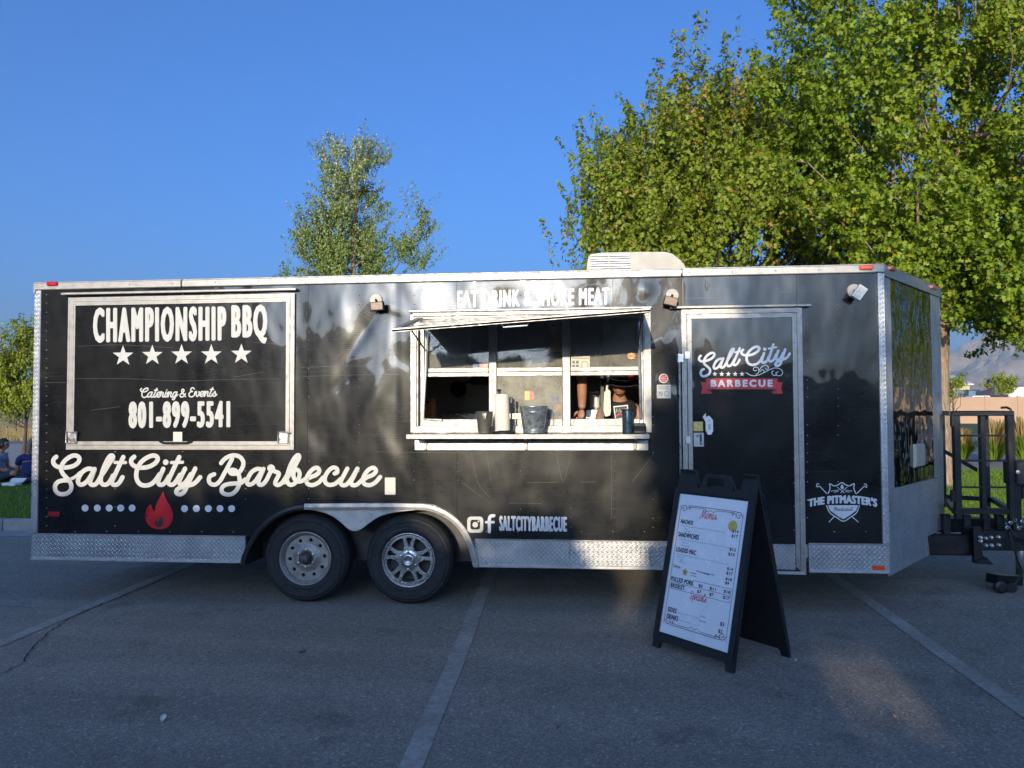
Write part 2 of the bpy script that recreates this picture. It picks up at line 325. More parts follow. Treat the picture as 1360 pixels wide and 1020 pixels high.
# ------------------------------------------------------------------ mesh building
class MB:
    def __init__(s): s.v = []; s.f = []
    def add(s, vs, fs):
        o = len(s.v); s.v += [tuple(float(q) for q in p) for p in vs]; s.f += [tuple(i+o for i in f) for f in fs]; return s
    def box(s, x0, x1, y0, y1, z0, z1):
        return s.add([(x0, y0, z0), (x1, y0, z0), (x1, y1, z0), (x0, y1, z0), (x0, y0, z1), (x1, y0, z1), (x1, y1, z1), (x0, y1, z1)],
                     [(0, 3, 2, 1), (4, 5, 6, 7), (0, 1, 5, 4), (1, 2, 6, 5), (2, 3, 7, 6), (3, 0, 4, 7)])
    def bbox(s, x0, x1, y0, y1, z0, z1, c=.004):
        """box with chamfered edges"""
        c = min(c, (x1-x0)*.45, (y1-y0)*.45, (z1-z0)*.45); P = []
        for ax in range(3):
            for sx in (0, 1):
                for sy in (0, 1):
                    for sz in (0, 1):
                        q = [x1 if sx else x0, y1 if sy else y0, z1 if sz else z0]; sg = (sx, sy, sz)
                        for k in range(3):
                            if k != ax: q[k] += -c if sg[k] else c
                        P.append(tuple(q))
        idx = lambda ax, sx, sy, sz: ax*8+sx*4+sy*2+sz
        Fc = []
        for ax in range(3):
            for sg in (0, 1):
                def I(a, b):
                    t = [0, 0, 0]; t[ax] = sg; t[(ax+1) % 3] = a; t[(ax+2) % 3] = b; return idx(ax, *t)
                q = [I(0, 0), I(1, 0), I(1, 1), I(0, 1)]; Fc.append(tuple(q if sg else q[::-1]))
        for ax in range(3):     # edges along ax
            for a in (0, 1):
                for b in (0, 1):
                    def V(face, e):
                        t = [0, 0, 0]; t[ax] = e; t[(ax+1) % 3] = a; t[(ax+2) % 3] = b; return idx(face, *t)
                    q = [V((ax+1) % 3, 0), V((ax+1) % 3, 1), V((ax+2) % 3, 1), V((ax+2) % 3, 0)]
                    Fc.append(tuple(q if (a == b) else q[::-1]))
        for sx in (0, 1):
            for sy in (0, 1):
                for sz in (0, 1):
                    q = [idx(0, sx, sy, sz), idx(1, sx, sy, sz), idx(2, sx, sy, sz)]; Fc.append(tuple(q if (sx+sy+sz) % 2 else q[::-1]))
        return s.add(P, Fc)
    def bar(s, a, b, w, h=None, up=(0, 0, 1)):
        h = w if h is None else h
        a = np.array(a, float); b = np.array(b, float); d = b-a; d /= np.linalg.norm(d); up = np.array(up, float)
        if abs(d@up) > .98: up = np.array((0, 1., 0)) if abs(d[1]) < .9 else np.array((1., 0, 0))
        sx = np.cross(d, up); sx /= np.linalg.norm(sx); u = np.cross(sx, d)
        vs = [p+sx*i*w/2+u*j*h/2 for p in (a, b) for i, j in ((-1, -1), (1, -1), (1, 1), (-1, 1))]
        return s.add(vs, [(0, 1, 2, 3), (7, 6, 5, 4), (0, 4, 5, 1), (1, 5, 6, 2), (2, 6, 7, 3), (3, 7, 4, 0)])
    def tube(s, pts, r, n=10, cap=True):
        pts = [np.array(p, float) for p in pts]; k = len(pts); rs = r if hasattr(r, '__len__') else [r]*k
        t0 = pts[1]-pts[0]; t0 /= np.linalg.norm(t0); ref = np.array((0, 0, 1.)) if abs(t0[2]) < .9 else np.array((1., 0, 0))
        u = np.cross(t0, ref); u /= np.linalg.norm(u); vs = []
        for i, p in enumerate(pts):
            t = pts[min(i+1, k-1)]-pts[max(i-1, 0)]; t /= np.linalg.norm(t)
            u = u-t*(u@t); u /= np.linalg.norm(u); v = np.cross(t, u)
            vs += [p+rs[i]*(u*cos(2*pi*j/n)+v*sin(2*pi*j/n)) for j in range(n)]
        fs = [(i*n+j, i*n+(j+1) % n, (i+1)*n+(j+1) % n, (i+1)*n+j) for i in range(k-1) for j in range(n)]
        if cap: fs += [tuple(range(n))[::-1], tuple((k-1)*n+j for j in range(n))]
        return s.add(vs, fs)
    def lathe(s, prof, c, axis='z', n=32, closed=False):
        """prof: (radius, height) pairs round an axis through c"""
        vs = []
        for r, h in prof:
            for j in range(n):
                a = 2*pi*j/n; x, y = r*cos(a), r*sin(a)
                q = (x, y, h) if axis == 'z' else ((x, h, y) if axis == 'y' else (h, x, y))
                vs.append((c[0]+q[0], c[1]+q[1], c[2]+q[2]))
        k = len(prof); fs = []
        fl = axis == 'y'
        for i in range(k if closed else k-1):
            for j in range(n):
                q = (i*n+j, i*n+(j+1) % n, ((i+1) % k)*n+(j+1) % n, ((i+1) % k)*n+j); fs.append(q[::-1] if fl else q)
        return s.add(vs, fs)
    def prism(s, poly, y0, y1, plane='xz'):
        n = len(poly)
        def q(p, y): return (p[0], y, p[1]) if plane == 'xz' else ((p[0], p[1], y) if plane == 'xy' else (y, p[0], p[1]))
        return s.add([q(p, y0) for p in poly]+[q(p, y1) for p in poly],
                     [tuple(range(n)), tuple(range(2*n-1, n-1, -1))]+[(i, i+n, (i+1) % n+n, (i+1) % n) for i in range(n)])
    def sphere(s, c, r, n=12, m=8):
        rx, ry, rz = r if hasattr(r, '__len__') else (r, r, r)
        prof = [(max(.0005, sin(pi*i/m)), -cos(pi*i/m)) for i in range(m+1)]
        vs = [(c[0]+a*cos(2*pi*j/n)*rx, c[1]+a*sin(2*pi*j/n)*ry, c[2]+h*rz) for a, h in prof for j in range(n)]
        return s.add(vs, [(i*n+j, i*n+(j+1) % n, (i+1)*n+(j+1) % n, (i+1)*n+j) for i in range(m) for j in range(n)])
    def build(s, name, m, parent=None, smooth=False, fixn=True, loc=None):
        return mesh_obj(name, s.v, s.f, m, parent, smooth, loc)

def wloc(o):
    p = Vector((0, 0, 0))
    while o is not None: p = p+o.location; o = o.parent
    return np.array(p)
def mesh_obj(name, v, f, m, parent=None, smooth=False, loc=None):
    v = np.array(v, float)
    off = wloc(parent) if parent is not None else (np.array(loc, float) if loc is not None else np.zeros(3))
    me = bpy.data.meshes.new(name); me.from_pydata((v-off).tolist(), [], f); me.update()
    uv = me.uv_layers.new(name='UVMap'); L = len(me.loops)
    if L:
        lv = np.empty(L, 'i'); me.loops.foreach_get('vertex_index', lv)
        P = len(me.polygons); ls = np.empty(P, 'i'); lt = np.empty(P, 'i'); nn = np.empty(P*3)
        me.polygons.foreach_get('loop_start', ls); me.polygons.foreach_get('loop_total', lt); me.polygons.foreach_get('normal', nn); nn = nn.reshape(-1, 3)
        ln = np.repeat(nn, lt, axis=0); co = v[lv]
        tg = np.stack([-ln[:, 1], ln[:, 0]], 1); nrm = np.linalg.norm(tg, axis=1)+1e-9; tg /= nrm[:, None]
        tg[tg[:, 0] < 0] *= -1
        u = np.where(np.abs(ln[:, 2]) > .7, co[:, 0], co[:, 0]*tg[:, 0]+co[:, 1]*tg[:, 1]); vv = np.where(np.abs(ln[:, 2]) > .7, co[:, 1], co[:, 2])
        uv.data.foreach_set('uv', np.stack([u, vv], 1).astype('f').ravel())
    if smooth: me.polygons.foreach_set('use_smooth', [True]*len(me.polygons))
    me.materials.append(m if not isinstance(m, str) else M[m])
    o = bpy.data.objects.new(name, me); C.objects.link(o)
    if parent is not None: o.parent = parent
    elif loc is not None: o.location = loc
    return o
def tag(o, label=None, cat=None, group=None, kind=None):
    if label: o['label'] = label
    if cat: o['category'] = cat
    if group: o['group'] = group
    if kind: o['kind'] = kind
    return o
def empty(name, loc, label=None, cat=None, group=None):
    o = bpy.data.objects.new(name, None); C.objects.link(o); o.location = loc; o.empty_display_size = .2
    return tag(o, label, cat, group)
def copy_tree(o, parent=None):
    c = o.copy(); C.objects.link(c)
    if parent is not None: c.parent = parent
    for ch in o.children: copy_tree(ch, c)
    return c
def fast_mesh(name, V, Fq, m, parent=None, rnd=None, k=4, loc=None, smooth=False):
    """V n x 3, Fq faces of k corners each (numpy)"""
    off = wloc(parent) if parent is not None else (np.array(loc, float) if loc is not None else np.zeros(3))
    me = bpy.data.meshes.new(name); V = (V-off).astype('f'); nf = len(Fq)
    me.vertices.add(len(V)); me.vertices.foreach_set('co', V.ravel())
    me.loops.add(nf*k); me.loops.foreach_set('vertex_index', Fq.astype('i').ravel())
    me.polygons.add(nf); me.polygons.foreach_set('loop_start', np.arange(0, nf*k, k, dtype='i'))
    if smooth: me.polygons.foreach_set('use_smooth', np.ones(nf, bool))
    me.update(calc_edges=True)
    if rnd is not None:
        a = me.attributes.new('rnd', 'FLOAT', 'FACE'); a.data.foreach_set('value', rnd.astype('f'))
    me.materials.append(M[m] if isinstance(m, str) else m)
    o = bpy.data.objects.new(name, me); C.objects.link(o)
    if parent is not None: o.parent = parent
    elif loc is not None: o.location = loc
    return o

# 2D shapes with holes, filled through a curve -> list of (verts2d, faces)
def fill2d(loops, ext=0.0, bev=0.0):
    cu = bpy.data.curves.new('tmp', 'CURVE'); cu.dimensions = '2D'; cu.fill_mode = 'BOTH'; cu.extrude = ext; cu.bevel_depth = bev; cu.bevel_resolution = 1
    for lp in loops:
        sp = cu.splines.new('POLY'); sp.points.add(len(lp)-1)
        for i, p in enumerate(lp): sp.points[i].co = (p[0], p[1], 0, 1)
        sp.use_cyclic_u = True
    o = bpy.data.objects.new('tmp', cu); C.objects.link(o)
    dg = bpy.context.evaluated_depsgraph_get(); me = bpy.data.meshes.new_from_object(o.evaluated_get(dg))
    v = np.array([tuple(x.co) for x in me.vertices]).reshape(-1, 3); f = [tuple(p.vertices) for p in me.polygons]
    bpy.data.objects.remove(o); bpy.data.curves.remove(cu); bpy.data.meshes.remove(me)
    return v, f
_tc = {}
def text2d(s, spacing=1.0):
    """builtin font, filled; returns verts (x, y) normalised to its box 0..1, faces"""
    if (s, spacing) in _tc: return _tc[(s, spacing)]
    cu = bpy.data.curves.new('tmp', 'FONT'); cu.body = s; cu.space_character = spacing; cu.resolution_u = 3
    o = bpy.data.objects.new('tmp', cu); C.objects.link(o)
    dg = bpy.context.evaluated_depsgraph_get(); me = bpy.data.meshes.new_from_object(o.evaluated_get(dg))
    v = np.array([tuple(x.co) for x in me.vertices]).reshape(-1, 3)[:, :2]; f = [tuple(p.vertices) for p in me.polygons]
    bpy.data.objects.remove(o); bpy.data.curves.remove(cu); bpy.data.meshes.remove(me)
    lo, hi = v.min(0), v.max(0); v = (v-lo)/(hi-lo)
    _tc[(s, spacing)] = (v, f); return v, f

# plane mappers: (px,py) in photo -> 3D on something at height h above its surface
LIFT = 0.00012
def on_plane(Y, base=.002, dent=None):
    def fn(P, h=0.):
        out = []
        for p in P:
            q = at(p[0], p[1], Y); yy = Y-base-h
            if dent is not None: yy += dent(q[0], q[2])
            out.append((q[0], yy, q[2]))
        return out
    return fn
def fat_text(mb, fn, s, quad, bx=0., by=0., spacing=1.0, n=10, slant=0.):
    """quad: TL, TR, BL, BR photo positions; bx, by: how far the strokes are thickened (photo px)"""
    v, f = text2d(s, spacing); TL, TR, BL, BR = [np.array(q, float) for q in quad]
    wq = np.linalg.norm(TR-TL); hq = np.linalg.norm(BL-TL); ex = bx/wq; ey = by/hq
    offs = [(0, 0)] if not bx and not by else [(cos(2*pi*i/n)*ex, sin(2*pi*i/n)*ey) for i in range(n)]+[(cos(2*pi*i/5)*ex*.5, sin(2*pi*i/5)*ey*.5) for i in range(5)]
    for i, (dx, dy) in enumerate(offs):
        x = ex+v[:, 0]*(1-2*ex)+dx; y = ey+v[:, 1]*(1-2*ey)+dy; x = x+slant*(y-.5)
        P = (TL[None]*(1-x)[:, None]+TR[None]*x[:, None])*y[:, None]+(BL[None]*(1-x)[:, None]+BR[None]*x[:, None])*(1-y)[:, None]
        mb.add(fn(P, i*LIFT), f)
def spline(P, sub=6):
    P = [np.array(p, float) for p in P]
    if len(P) < 3: return P
    out = []; Q = [2*P[0]-P[1]]+P+[2*P[-1]-P[-2]]
    for i in range(1, len(Q)-2):
        p0, p1, p2, p3 = Q[i-1:i+3]
        for k in range(sub):
            t = k/sub; out.append(.5*((2*p1)+(-p0+p2)*t+(2*p0-5*p1+4*p2-p3)*t*t+(-p0+3*p1-3*p2+p3)*t**3))
    out.append(P[-1]); return out
_lc = [0]
def stroke(mb, fn, pts, wd, sub=6, smooth=True, wend=None):
    """monoline ribbon with round ends, in photo units"""
    P = spline(pts, sub) if smooth else [np.array(p, float) for p in pts]
    k = len(P); L = []; Rr = []; _lc[0] = (_lc[0]+3) % 24
    for i, p in enumerate(P):
        t = P[min(i+1, k-1)]-P[max(i-1, 0)]; t = t/(np.linalg.norm(t)+1e-9); nn = np.array((-t[1], t[0]))
        ww = wd if wend is None else wd+(wend-wd)*i/(k-1)
        L.append(p+nn*ww/2); Rr.append(p-nn*ww/2)
    vs = []; fs = []
    for i in range(k):
        vs += fn([L[i], Rr[i]], (_lc[0]+i*.5)*LIFT)
    fs = [(2*i, 2*i+1, 2*i+3, 2*i+2) for i in range(k-1)]
    for e, sgn in ((0, -1), (k-1, 1)):
        a = P[e]; t = (P[1]-P[0]) if e == 0 else (P[-1]-P[-2]); ang = atan2(t[1], t[0])
        ww = wd if (wend is None or e == 0) else wend
        fan = [(a[0]+ww/2*cos(ang+sgn*0+(j/6-.5)*pi+(0 if sgn > 0 else pi)), a[1]+ww/2*sin(ang+(j/6-.5)*pi+(0 if sgn > 0 else pi))) for j in range(7)]
        o = len(vs); vs += fn(fan, (_lc[0]+e*.5)*LIFT); fs.append(tuple(range(o, o+7)))
    mb.add(vs, fs)
def blob(mb, fn, c, r, n=18, h=0.):
    mb.add(fn([(c[0]+r*cos(2*pi*j/n), c[1]+r*sin(2*pi*j/n)) for j in range(n)], h), [tuple(range(n))])
def poly(mb, fn, pts, h=0.):
    v, f = fill2d([pts]); mb.add(fn(v[:, :2], h), f)
def star(mb, fn, c, r, ri=.4, h=0.):
    pts = [(c[0]+(r if i % 2 == 0 else r*ri)*sin(pi*i/5), c[1]-(r if i % 2 == 0 else r*ri)*cos(pi*i/5)) for i in range(10)]
    vs = fn([c]+pts, h); mb.add(vs, [(0, 1+i, 1+(i+1) % 10) for i in range(10)])

# ================================================================== THE SETTING
def sheet(name, x0, x1, y0, y1, z, m, nx=1, ny=1, amp=0.):
    rr = random.Random(len(name)); v = []; f = []
    for j in range(ny+1):
        for i in range(nx+1):
            v.append((x0+(x1-x0)*i/nx, y0+(y1-y0)*j/ny, z+(rr.uniform(-amp, amp) if 0 < i < nx and 0 < j < ny else 0)))
    for j in range(ny):
        for i in range(nx): a = j*(nx+1)+i; f.append((a, a+1, a+nx+2, a+nx+1))
    return tag(mesh_obj(name, v, f, m), kind='structure')
sheet('ground', -9000, 9000, -900, 9000, -.06, 'field')
sheet('parking_lot', -45, 45, -9.0, 3.32, 0, 'asphalt')
sheet('gutter', -45, 45, 2.93, 3.34, .004, 'kerb')
# kerb stones with joints
kp = []
for i in range(-14, 15):
    x = i*3.0; mb = MB().bbox(x+.006, x+2.994, 3.34, 3.5, -.05, .142, .02)
    kp.append(tag(mb.build('kerb_stone', 'kerb'), kind='structure'))
sheet('lawn', -45, 1.5, 3.5, 8.6, .125, 'lawn', 60, 8, .012)
sheet('lawn', 1.5, 45, 3.5, 12.4, .125, 'lawn', 60, 12, .012)
sheet('bare_soil', 6.5, 16, 7.6, 9.7, .137, 'dirt', 16, 4, .01)
sheet('side_road', -60, 1.5, 8.6, 27, .06, 'path', 1, 1)
sheet('side_road', 1.5, 60, 12.4, 40, .06, 'path', 1, 1)
sheet('road_verge', -60, 1.5, 27, 31, .04, 'road', 1, 1)  # darker strip: shade across the far road edge put into its colour
sheet('far_lawn', 1.5, 90, 40, 74, .0, 'lawn', 20, 8, .03)
sheet('rear_lawn', -60, 60, -30, -9.0, .02, 'lawn', 40, 10, .01)
# worn parking lines
def strip(name, pts, wd, z, m, lab=None):
    v = []; f = []
    for i, p in enumerate(pts):
        a = np.array(pts[max(i-1, 0)]); b = np.array(pts[min(i+1, len(pts)-1)]); t = (b-a)/np.linalg.norm(b-a); n_ = np.array((-t[1], t[0]))*((wd[i] if hasattr(wd, '__len__') else wd)/2)
        v += [(p[0]+n_[0], p[1]+n_[1], z), (p[0]-n_[0], p[1]-n_[1], z)]
    f = [(2*i, 2*i+1, 2*i+3, 2*i+2) for i in range(len(pts)-1)]
    return tag(mesh_obj(name, v, f, m), kind='structure')
for x, sl in ((-2.5, -.04), (.638, -.041), (3.695, -.041), (6.766, .011), (9.9, 0)):
    strip('parking_line', [(x+sl*y+.006*sin(y*2+x), y) for y in np.arange(-4.6, 2.8, .4)], .105, .004, 'paint')
def gzp(a): return [tuple(gz(p[0], p[1])[:2]) for p in a]
rr = random.Random(3)
def crack(P, w0):
    G = gzp(P); out = []
    for i in range(len(G)-1):
        a = np.array(G[i]); b = np.array(G[i+1]); n_ = max(2, int(np.linalg.norm(b-a)/.04))
        for k in range(n_): out.append(tuple(a+(b-a)*k/n_+np.array((rr.gauss(0, .006), rr.gauss(0, .006)))))
    out.append(G[-1])
    strip('asphalt_crack', out, [w0*rr.uniform(.4, 1.4) for _ in out], .008, 'crack')  # flat dark ribbon stands in for the shaded recess of an open crack
crack([(-20, 905), (0, 896), (34, 880), (38, 868), (60, 845), (92, 822), (118, 810), (165, 792), (212, 772), (245, 757)], .009)
crack([(-20, 802), (0, 806), (60, 809), (112, 812)], .006)
crack([(1090, 772), (1160, 770), (1240, 768), (1320, 772)], .006)

# field rising to a low berm behind the road on the left
def berm(x, y):
    t = max(0, min(1, (y-58)/30)); u = max(0, min(1, (y-100)/60))
    left = max(0, min(1, (6-x)/20))
    return (t*t*(3-2*t))*left*(1.6+.5*sin(x*.13)+.35*sin(x*.31+1))*(1-.4*u) - .05 + .12*sin(x*.21)*sin(y*.17)*left*min(1, (y-31)/10)
nx, ny = 90, 70; v = []; f = []
for j in range(ny+1):
    y = 31+ (j/ny)**1.6*240
    for i in range(nx+1):
        x = -190+200*i/nx; v.append((x, y, berm(x, y)+.03))
for j in range(ny):
    for i in range(nx): a = j*(nx+1)+i; f.append((a, a+1, a+nx+2, a+nx+1))
tag(mesh_obj('dry_field', v, f, 'field', smooth=True), kind='structure')
# earth mound beyond the wall
v = []; f = []; nx, ny = 40, 14
for j in range(ny+1):
    for i in range(nx+1):
        x = 85+60*i/nx; y = 170+40*j/ny; e = sin(pi*i/nx)*sin(pi*j/ny); v.append((x, y, -.1+7.5*e**.8+.5*sin(x*.5)*e))
for j in range(ny):
    for i in range(nx): a = j*(nx+1)+i; f.append((a, a+1, a+nx+2, a+nx+1))
tag(mesh_obj('earth_mound', v, f, 'dirt', smooth=True), kind='structure')
# mountains: ridge height by bearing
from mathutils import noise as mnoise
ridge = [(-60, 330), (-38.5, 205), (-34, 190), (-20, 150), (0, 140), (15, 230), (21, 270), (24.5, 400), (27, 580), (30, 640), (38, 700), (50, 560), (75, 420)]
def rh(b):
    for (a, h), (a2, h2) in zip(ridge, ridge[1:]):
        if b <= a2: return h+(h2-h)*max(0, (b-a)/(a2-a))
    return ridge[-1][1]
v = []; f = []; nb, nr = 420, 46
for i in range(nb+1):
    b = -60+135*i/nb
    for j in range(nr+1):
        t = j/nr; d = 4200+2600*t; x = d*sin(radians(b)); y = d*cos(radians(b))
        q = Vector((x*.0011, y*.0011, 0)); e = 1-abs(mnoise.fractal(q, .9, 2.1, 5, noise_basis='PERLIN_ORIGINAL'))*1.7
        prof = (t/.8)**1.25 if t < .8 else 1-(t-.8)*.6
        v.append((x, y, -5+rh(b)*prof*(.62+.48*e)))
for i in range(nb):
    for j in range(nr): a = i*(nr+1)+j; f.append((a, a+nr+1, a+nr+2, a+1))
tag(mesh_obj('mountains', v, f, 'mountain', smooth=False), kind='structure')

# ------------------------------------------------------------------ foliage
LEAF_MAPLE = (np.array([(0, 0), (-.55, .28), (-.2, .45), (-.38, .85), (0, 1.1), (.38, .85), (.2, .45), (.55, .28)]),
              np.array([(0, 1, 2), (0, 2, 6), (0, 6, 7), (2, 3, 4), (2, 4, 6), (4, 5, 6)]))
LEAF_OVAL = (np.array([(0, 0), (-.3, .45), (0, 1.), (.3, .45)]), np.array([(0, 1, 2), (0, 2, 3)]))
LEAF_CLUMP = (np.array([(0, 0), (-.5, .3), (0, .9), (.5, .35), (.25, .1)]), np.array([(0, 1, 2), (0, 2, 3), (0, 3, 4)]))
def leaves(name, pos, nrm, size, shape, m, parent, rs, bias=0.):
    """one leaf of real size at each position, facing roughly along nrm"""
    n = len(pos); T, Fc = shape
    nrm = nrm+rs.normal(0, .55, (n, 3)); nrm /= np.linalg.norm(nrm, axis=1)[:, None]
    down = np.array((0, 0, -1.))[None]+rs.normal(0, .55, (n, 3)); t = down-nrm*(down*nrm).sum(1)[:, None]; t /= np.linalg.norm(t, axis=1)[:, None]
    s = np.cross(t, nrm); sz = size*rs.uniform(.6, 1.25, n)
    fold = np.abs(T[:, 0])*.35
    V = pos[:, None]+sz[:, None, None]*(s[:, None]*T[None, :, 0, None]+t[:, None]*T[None, :, 1, None]+nrm[:, None]*fold[None, :, None])
    m_ = len(T); Fq = (np.arange(n)[:, None, None]*m_+Fc[None]).reshape(-1, 3)
    rnd = np.clip(rs.uniform(0, 1, n)+bias, 0, 1)
    if hasattr(bias, '__len__') is False and bias == 0.: pass
    return fast_mesh(name, V.reshape(-1, 3), Fq, m, parent, np.repeat(rnd, len(Fc)), 3)
def shoots(rs, ells, n, L, nl, spread, upw, shell=.55, clus=9):
    """leafy shoots through a crown made of ellipsoids (cx,cy,cz,rx,ry,rz,weight)"""
    P = []; D = []; wts = np.array([e[6] for e in ells], float); wts /= wts.sum(); St = []
    base_a = None
    for q_ in range(n):
        e = ells[rs.choice(len(ells), p=wts)]
        d = rs.normal(0, 1, 3); d /= np.linalg.norm(d); r = rs.uniform(shell**2, 1)**.5 if rs.uniform() < .8 else rs.uniform(.1, shell)
        a = np.array(e[:3])+d*np.array(e[3:6])*r
        a[2] = max(a[2], e[2]-e[5]*.82)
        if clus > 1:                     # shoots grow in sprays from a common branch end
            if q_ % clus == 0: base_a, base_d = a, d
            else: a = base_a+rs.normal(0, 1, 3)*np.array((.26, .26, .34))*L; d = base_d
        g = d*np.array((1, 1, .6))*(1-upw)+np.array((0, 0, 1.))*upw+rs.normal(0, .18, 3); g /= np.linalg.norm(g)
        l = L*rs.uniform(.5, 1.35); k = max(3, int(nl*rs.uniform(.6, 1.4)))
        t = rs.uniform(0, 1, k)**.85; sp = spread*(1.1-.85*t)
        off = rs.normal(0, 1, (k, 3)); off /= np.linalg.norm(off, axis=1)[:, None]; off *= (sp*rs.uniform(.3, 1, k)**.5)[:, None]
        P.append(a+g*(t*l)[:, None]+off); D.append(off/spread*1.3+d*.7+np.array((0, 0, .3))); St.append((a, a+g*l*.95))
    return np.concatenate(P), np.concatenate(D), St
def limb_path(a, b, sag=.15):
    a = np.array(a, float); b = np.array(b, float); m = (a+b)/2+np.array((R.uniform(-1, 1)*.12, R.uniform(-1, 1)*.12, -sag))*np.linalg.norm(b-a)
    return [a, a*.45+m*.55-(a-m)*0, m, m*.45+b*.55, b]
def tree(name, label, base, trunk_pts, tr, ells, n, L, nl, spread, upw, lsize, shape, lm, bm, seed, group=None, limbs=14, shell=.55, bias_fn=None, twigs=0):
    rs = np.random.RandomState(seed); t = empty(name, tuple(base), label, 'tree', group)
    pts = [np.array(base)+np.array(p) for p in trunk_pts]; k = len(pts)
    rad = [tr*(1.35 if i == 0 else 1)*(1-.82*(i/(k-1))) for i in range(k)]; rad[1] = tr*.98
    MB().tube(spline(pts, 4), np.interp(np.linspace(0, k-1, (k-1)*4+1), range(k), rad).tolist(), 12).build('trunk', bm, t, True)
    P, D, St = shoots(rs, ells, n, L, nl, spread, upw, shell, 7 if 'silver' in lm else 9)
    wt = np.array([e[6] for e in ells], float); wt /= wt.sum()
    for i in range(limbs):
        e = ells[rs.choice(len(ells), p=wt)]
        if e[6] < .3: e = ells[0]
        d = rs.normal(0, 1, 3); d /= np.linalg.norm(d); d[2] = abs(d[2])*.8-.1
        b = np.array(e[:3])+d*np.array(e[3:6])*.8; j = rs.uniform(.42, .85)*(k-1); a = pts[int(j)]*(1-j % 1)+pts[min(k-1, int(j)+1)]*(j % 1)
        if b[2] < a[2]+.3: b[2] = a[2]+.5
        r0 = tr*.34*rs.uniform(.6, 1); lp = limb_path(a, b, .12)
        mbl = MB().tube(spline(lp, 3), np.linspace(r0, r0*.15, 13).tolist(), 7)
        if i == 0 or i % 1 == 0: mbl.build('limb', bm, t, True)
    if twigs:
        mb = MB()
        for q in rs.permutation(len(St))[:twigs]:
            a, b = St[q]; c = np.array((ells[0][0], ells[0][1], 0)); mb.tube([a+(c-a)*np.array((.12, .12, 0))-np.array((0, 0, .35)), a, b], [.016, .012, .004], 4, False)
        tag(mb.build('twigs', bm, t), kind='stuff')
    bias = bias_fn(P) if bias_fn else 0.
    o = leaves('crown', P, D, lsize, shape, lm, t, rs, bias); return t
# big maple by the tongue
tree('maple_tree', 'large green maple tree whose trunk stands in the lawn right of the trailer nose', (10.98, 8.75, .1),
     [(0, 0, 0), (-.03, 0, .5), (0, .05, 2.0), (.06, .05, 2.9), (.1, .2, 4.4), (0, .1, 6.5), (.1, .1, 9.3)], .185,
     [(11.9, 9.2, 7.0, 3.9, 3.4, 4.0, 1.5), (10.2, 9.0, 6.3, 2.1, 2.4, 3.0, .5), (11.6, 8.6, 9.6, 3.3, 3.0, 2.6, .8), (13.3, 8.4, 5.3, 2.6, 2.3, 2.1, .55), (11.3, 8.3, 4.2, 2.4, 2.0, 1.4, .55), (13.6, 8.6, 3.9, 2.4, 2.0, 1.2, .5), (11.4, 7.6, 3.65, 1.5, 1.1, .8, .16)],
     3500, .75, 46, .19, .42, .078, LEAF_MAPLE, 'leaf_maple', 'bark', 11, limbs=20, twigs=260,
     bias_fn=lambda P: np.random.RandomState(1).normal(0, .05, len(P))+.07*np.sin(P[:, 0]*1.3)*np.sin(P[:, 2]*1.1))
tree('maple_tree', 'maple tree with upright rusty tipped shoots rising behind the roof air conditioner', (7.2, 11.6, .1),
     [(0, 0, 0), (0, 0, .6), (0, .05, 2.0), (.06, .05, 3.2), (.1, .1, 5), (0, .1, 8)], .19,
     [(7.5, 11.6, 5.5, 2.9, 2.8, 2.6, 1.3), (8.4, 11.8, 6.8, 1.9, 2.0, 1.6, .5), (6.6, 11.4, 6.4, 1.5, 1.5, 1.6, .42), (5.7, 11.2, 4.8, 1.4, 1.5, 2.1, .55), (9.2, 12, 5.3, 2.4, 2.2, 2.6, .5)],
     2000, 1.15, 48, .155, .84, .082, LEAF_MAPLE, 'leaf_autumn', 'bark_d', 12, limbs=16, twigs=200, shell=.7,
     bias_fn=lambda P: np.where((np.abs(P[:, 0]-7.5) < 1.5) & (P[:, 2] > 7.4) & (np.sin(P[:, 0]*5)+np.sin(P[:, 2]*4.1) > .2), .16, 0.)+np.random.RandomState(2).normal(0, .05, len(P)))
tree('maple_tree', 'green maple tree further right along the lawn, seen as a reflection in the trailer nose', (18.2, 10.4, .1),
     [(0, 0, 0), (0, 0, .6), (0, .05, 2.6), (.06, .05, 4), (0, .1, 7)], .22,
     [(18.2, 10.4, 5.8, 4.6, 3.2, 4.0, 1), (21.5, 13, 5.5, 4, 3, 4, .8)], 1300, .8, 30, .28, .45, .15, LEAF_OVAL, 'leaf_maple', 'bark', 13, limbs=10)
tree('poplar_tree', 'slender silvery green tree rising alone against the sky behind the trailer roof', (-4.9, 24.2, 0),
     [(0, 0, 0), (0, 0, .8), (.05, 0, 4), (0, .1, 7), (.1, .1, 10), (.1, 0, 12.7)], .2,
     [(-4.9, 24.2, 8.2, 1.9, 1.7, 2.7, 1.2), (-4.9, 24.2, 10.9, 1.25, 1.1, 1.9, .5), (-5.0, 24.2, 6.4, 2.1, 1.7, 1.9, .8), (-2.5, 24.4, 8.0, .75, .75, 2.1, .33), (-6.0, 24, 7.5, 1.0, .9, 1.4, .4), (-7.0, 24.0, 6.3, .7, .5, .75, .10), (-6.3, 24.0, 8.0, .6, .6, .8, .1), (-7.7, 24, 6.1, .45, .35, .45, .05)],
     1300, .8, 40, .19, .6, .105, LEAF_OVAL, 'leaf_silver', 'bark', 14, limbs=14, shell=.4, twigs=120,
     bias_fn=lambda P: np.clip((P[:, 2]-8.0)*.05, -.2, .35))
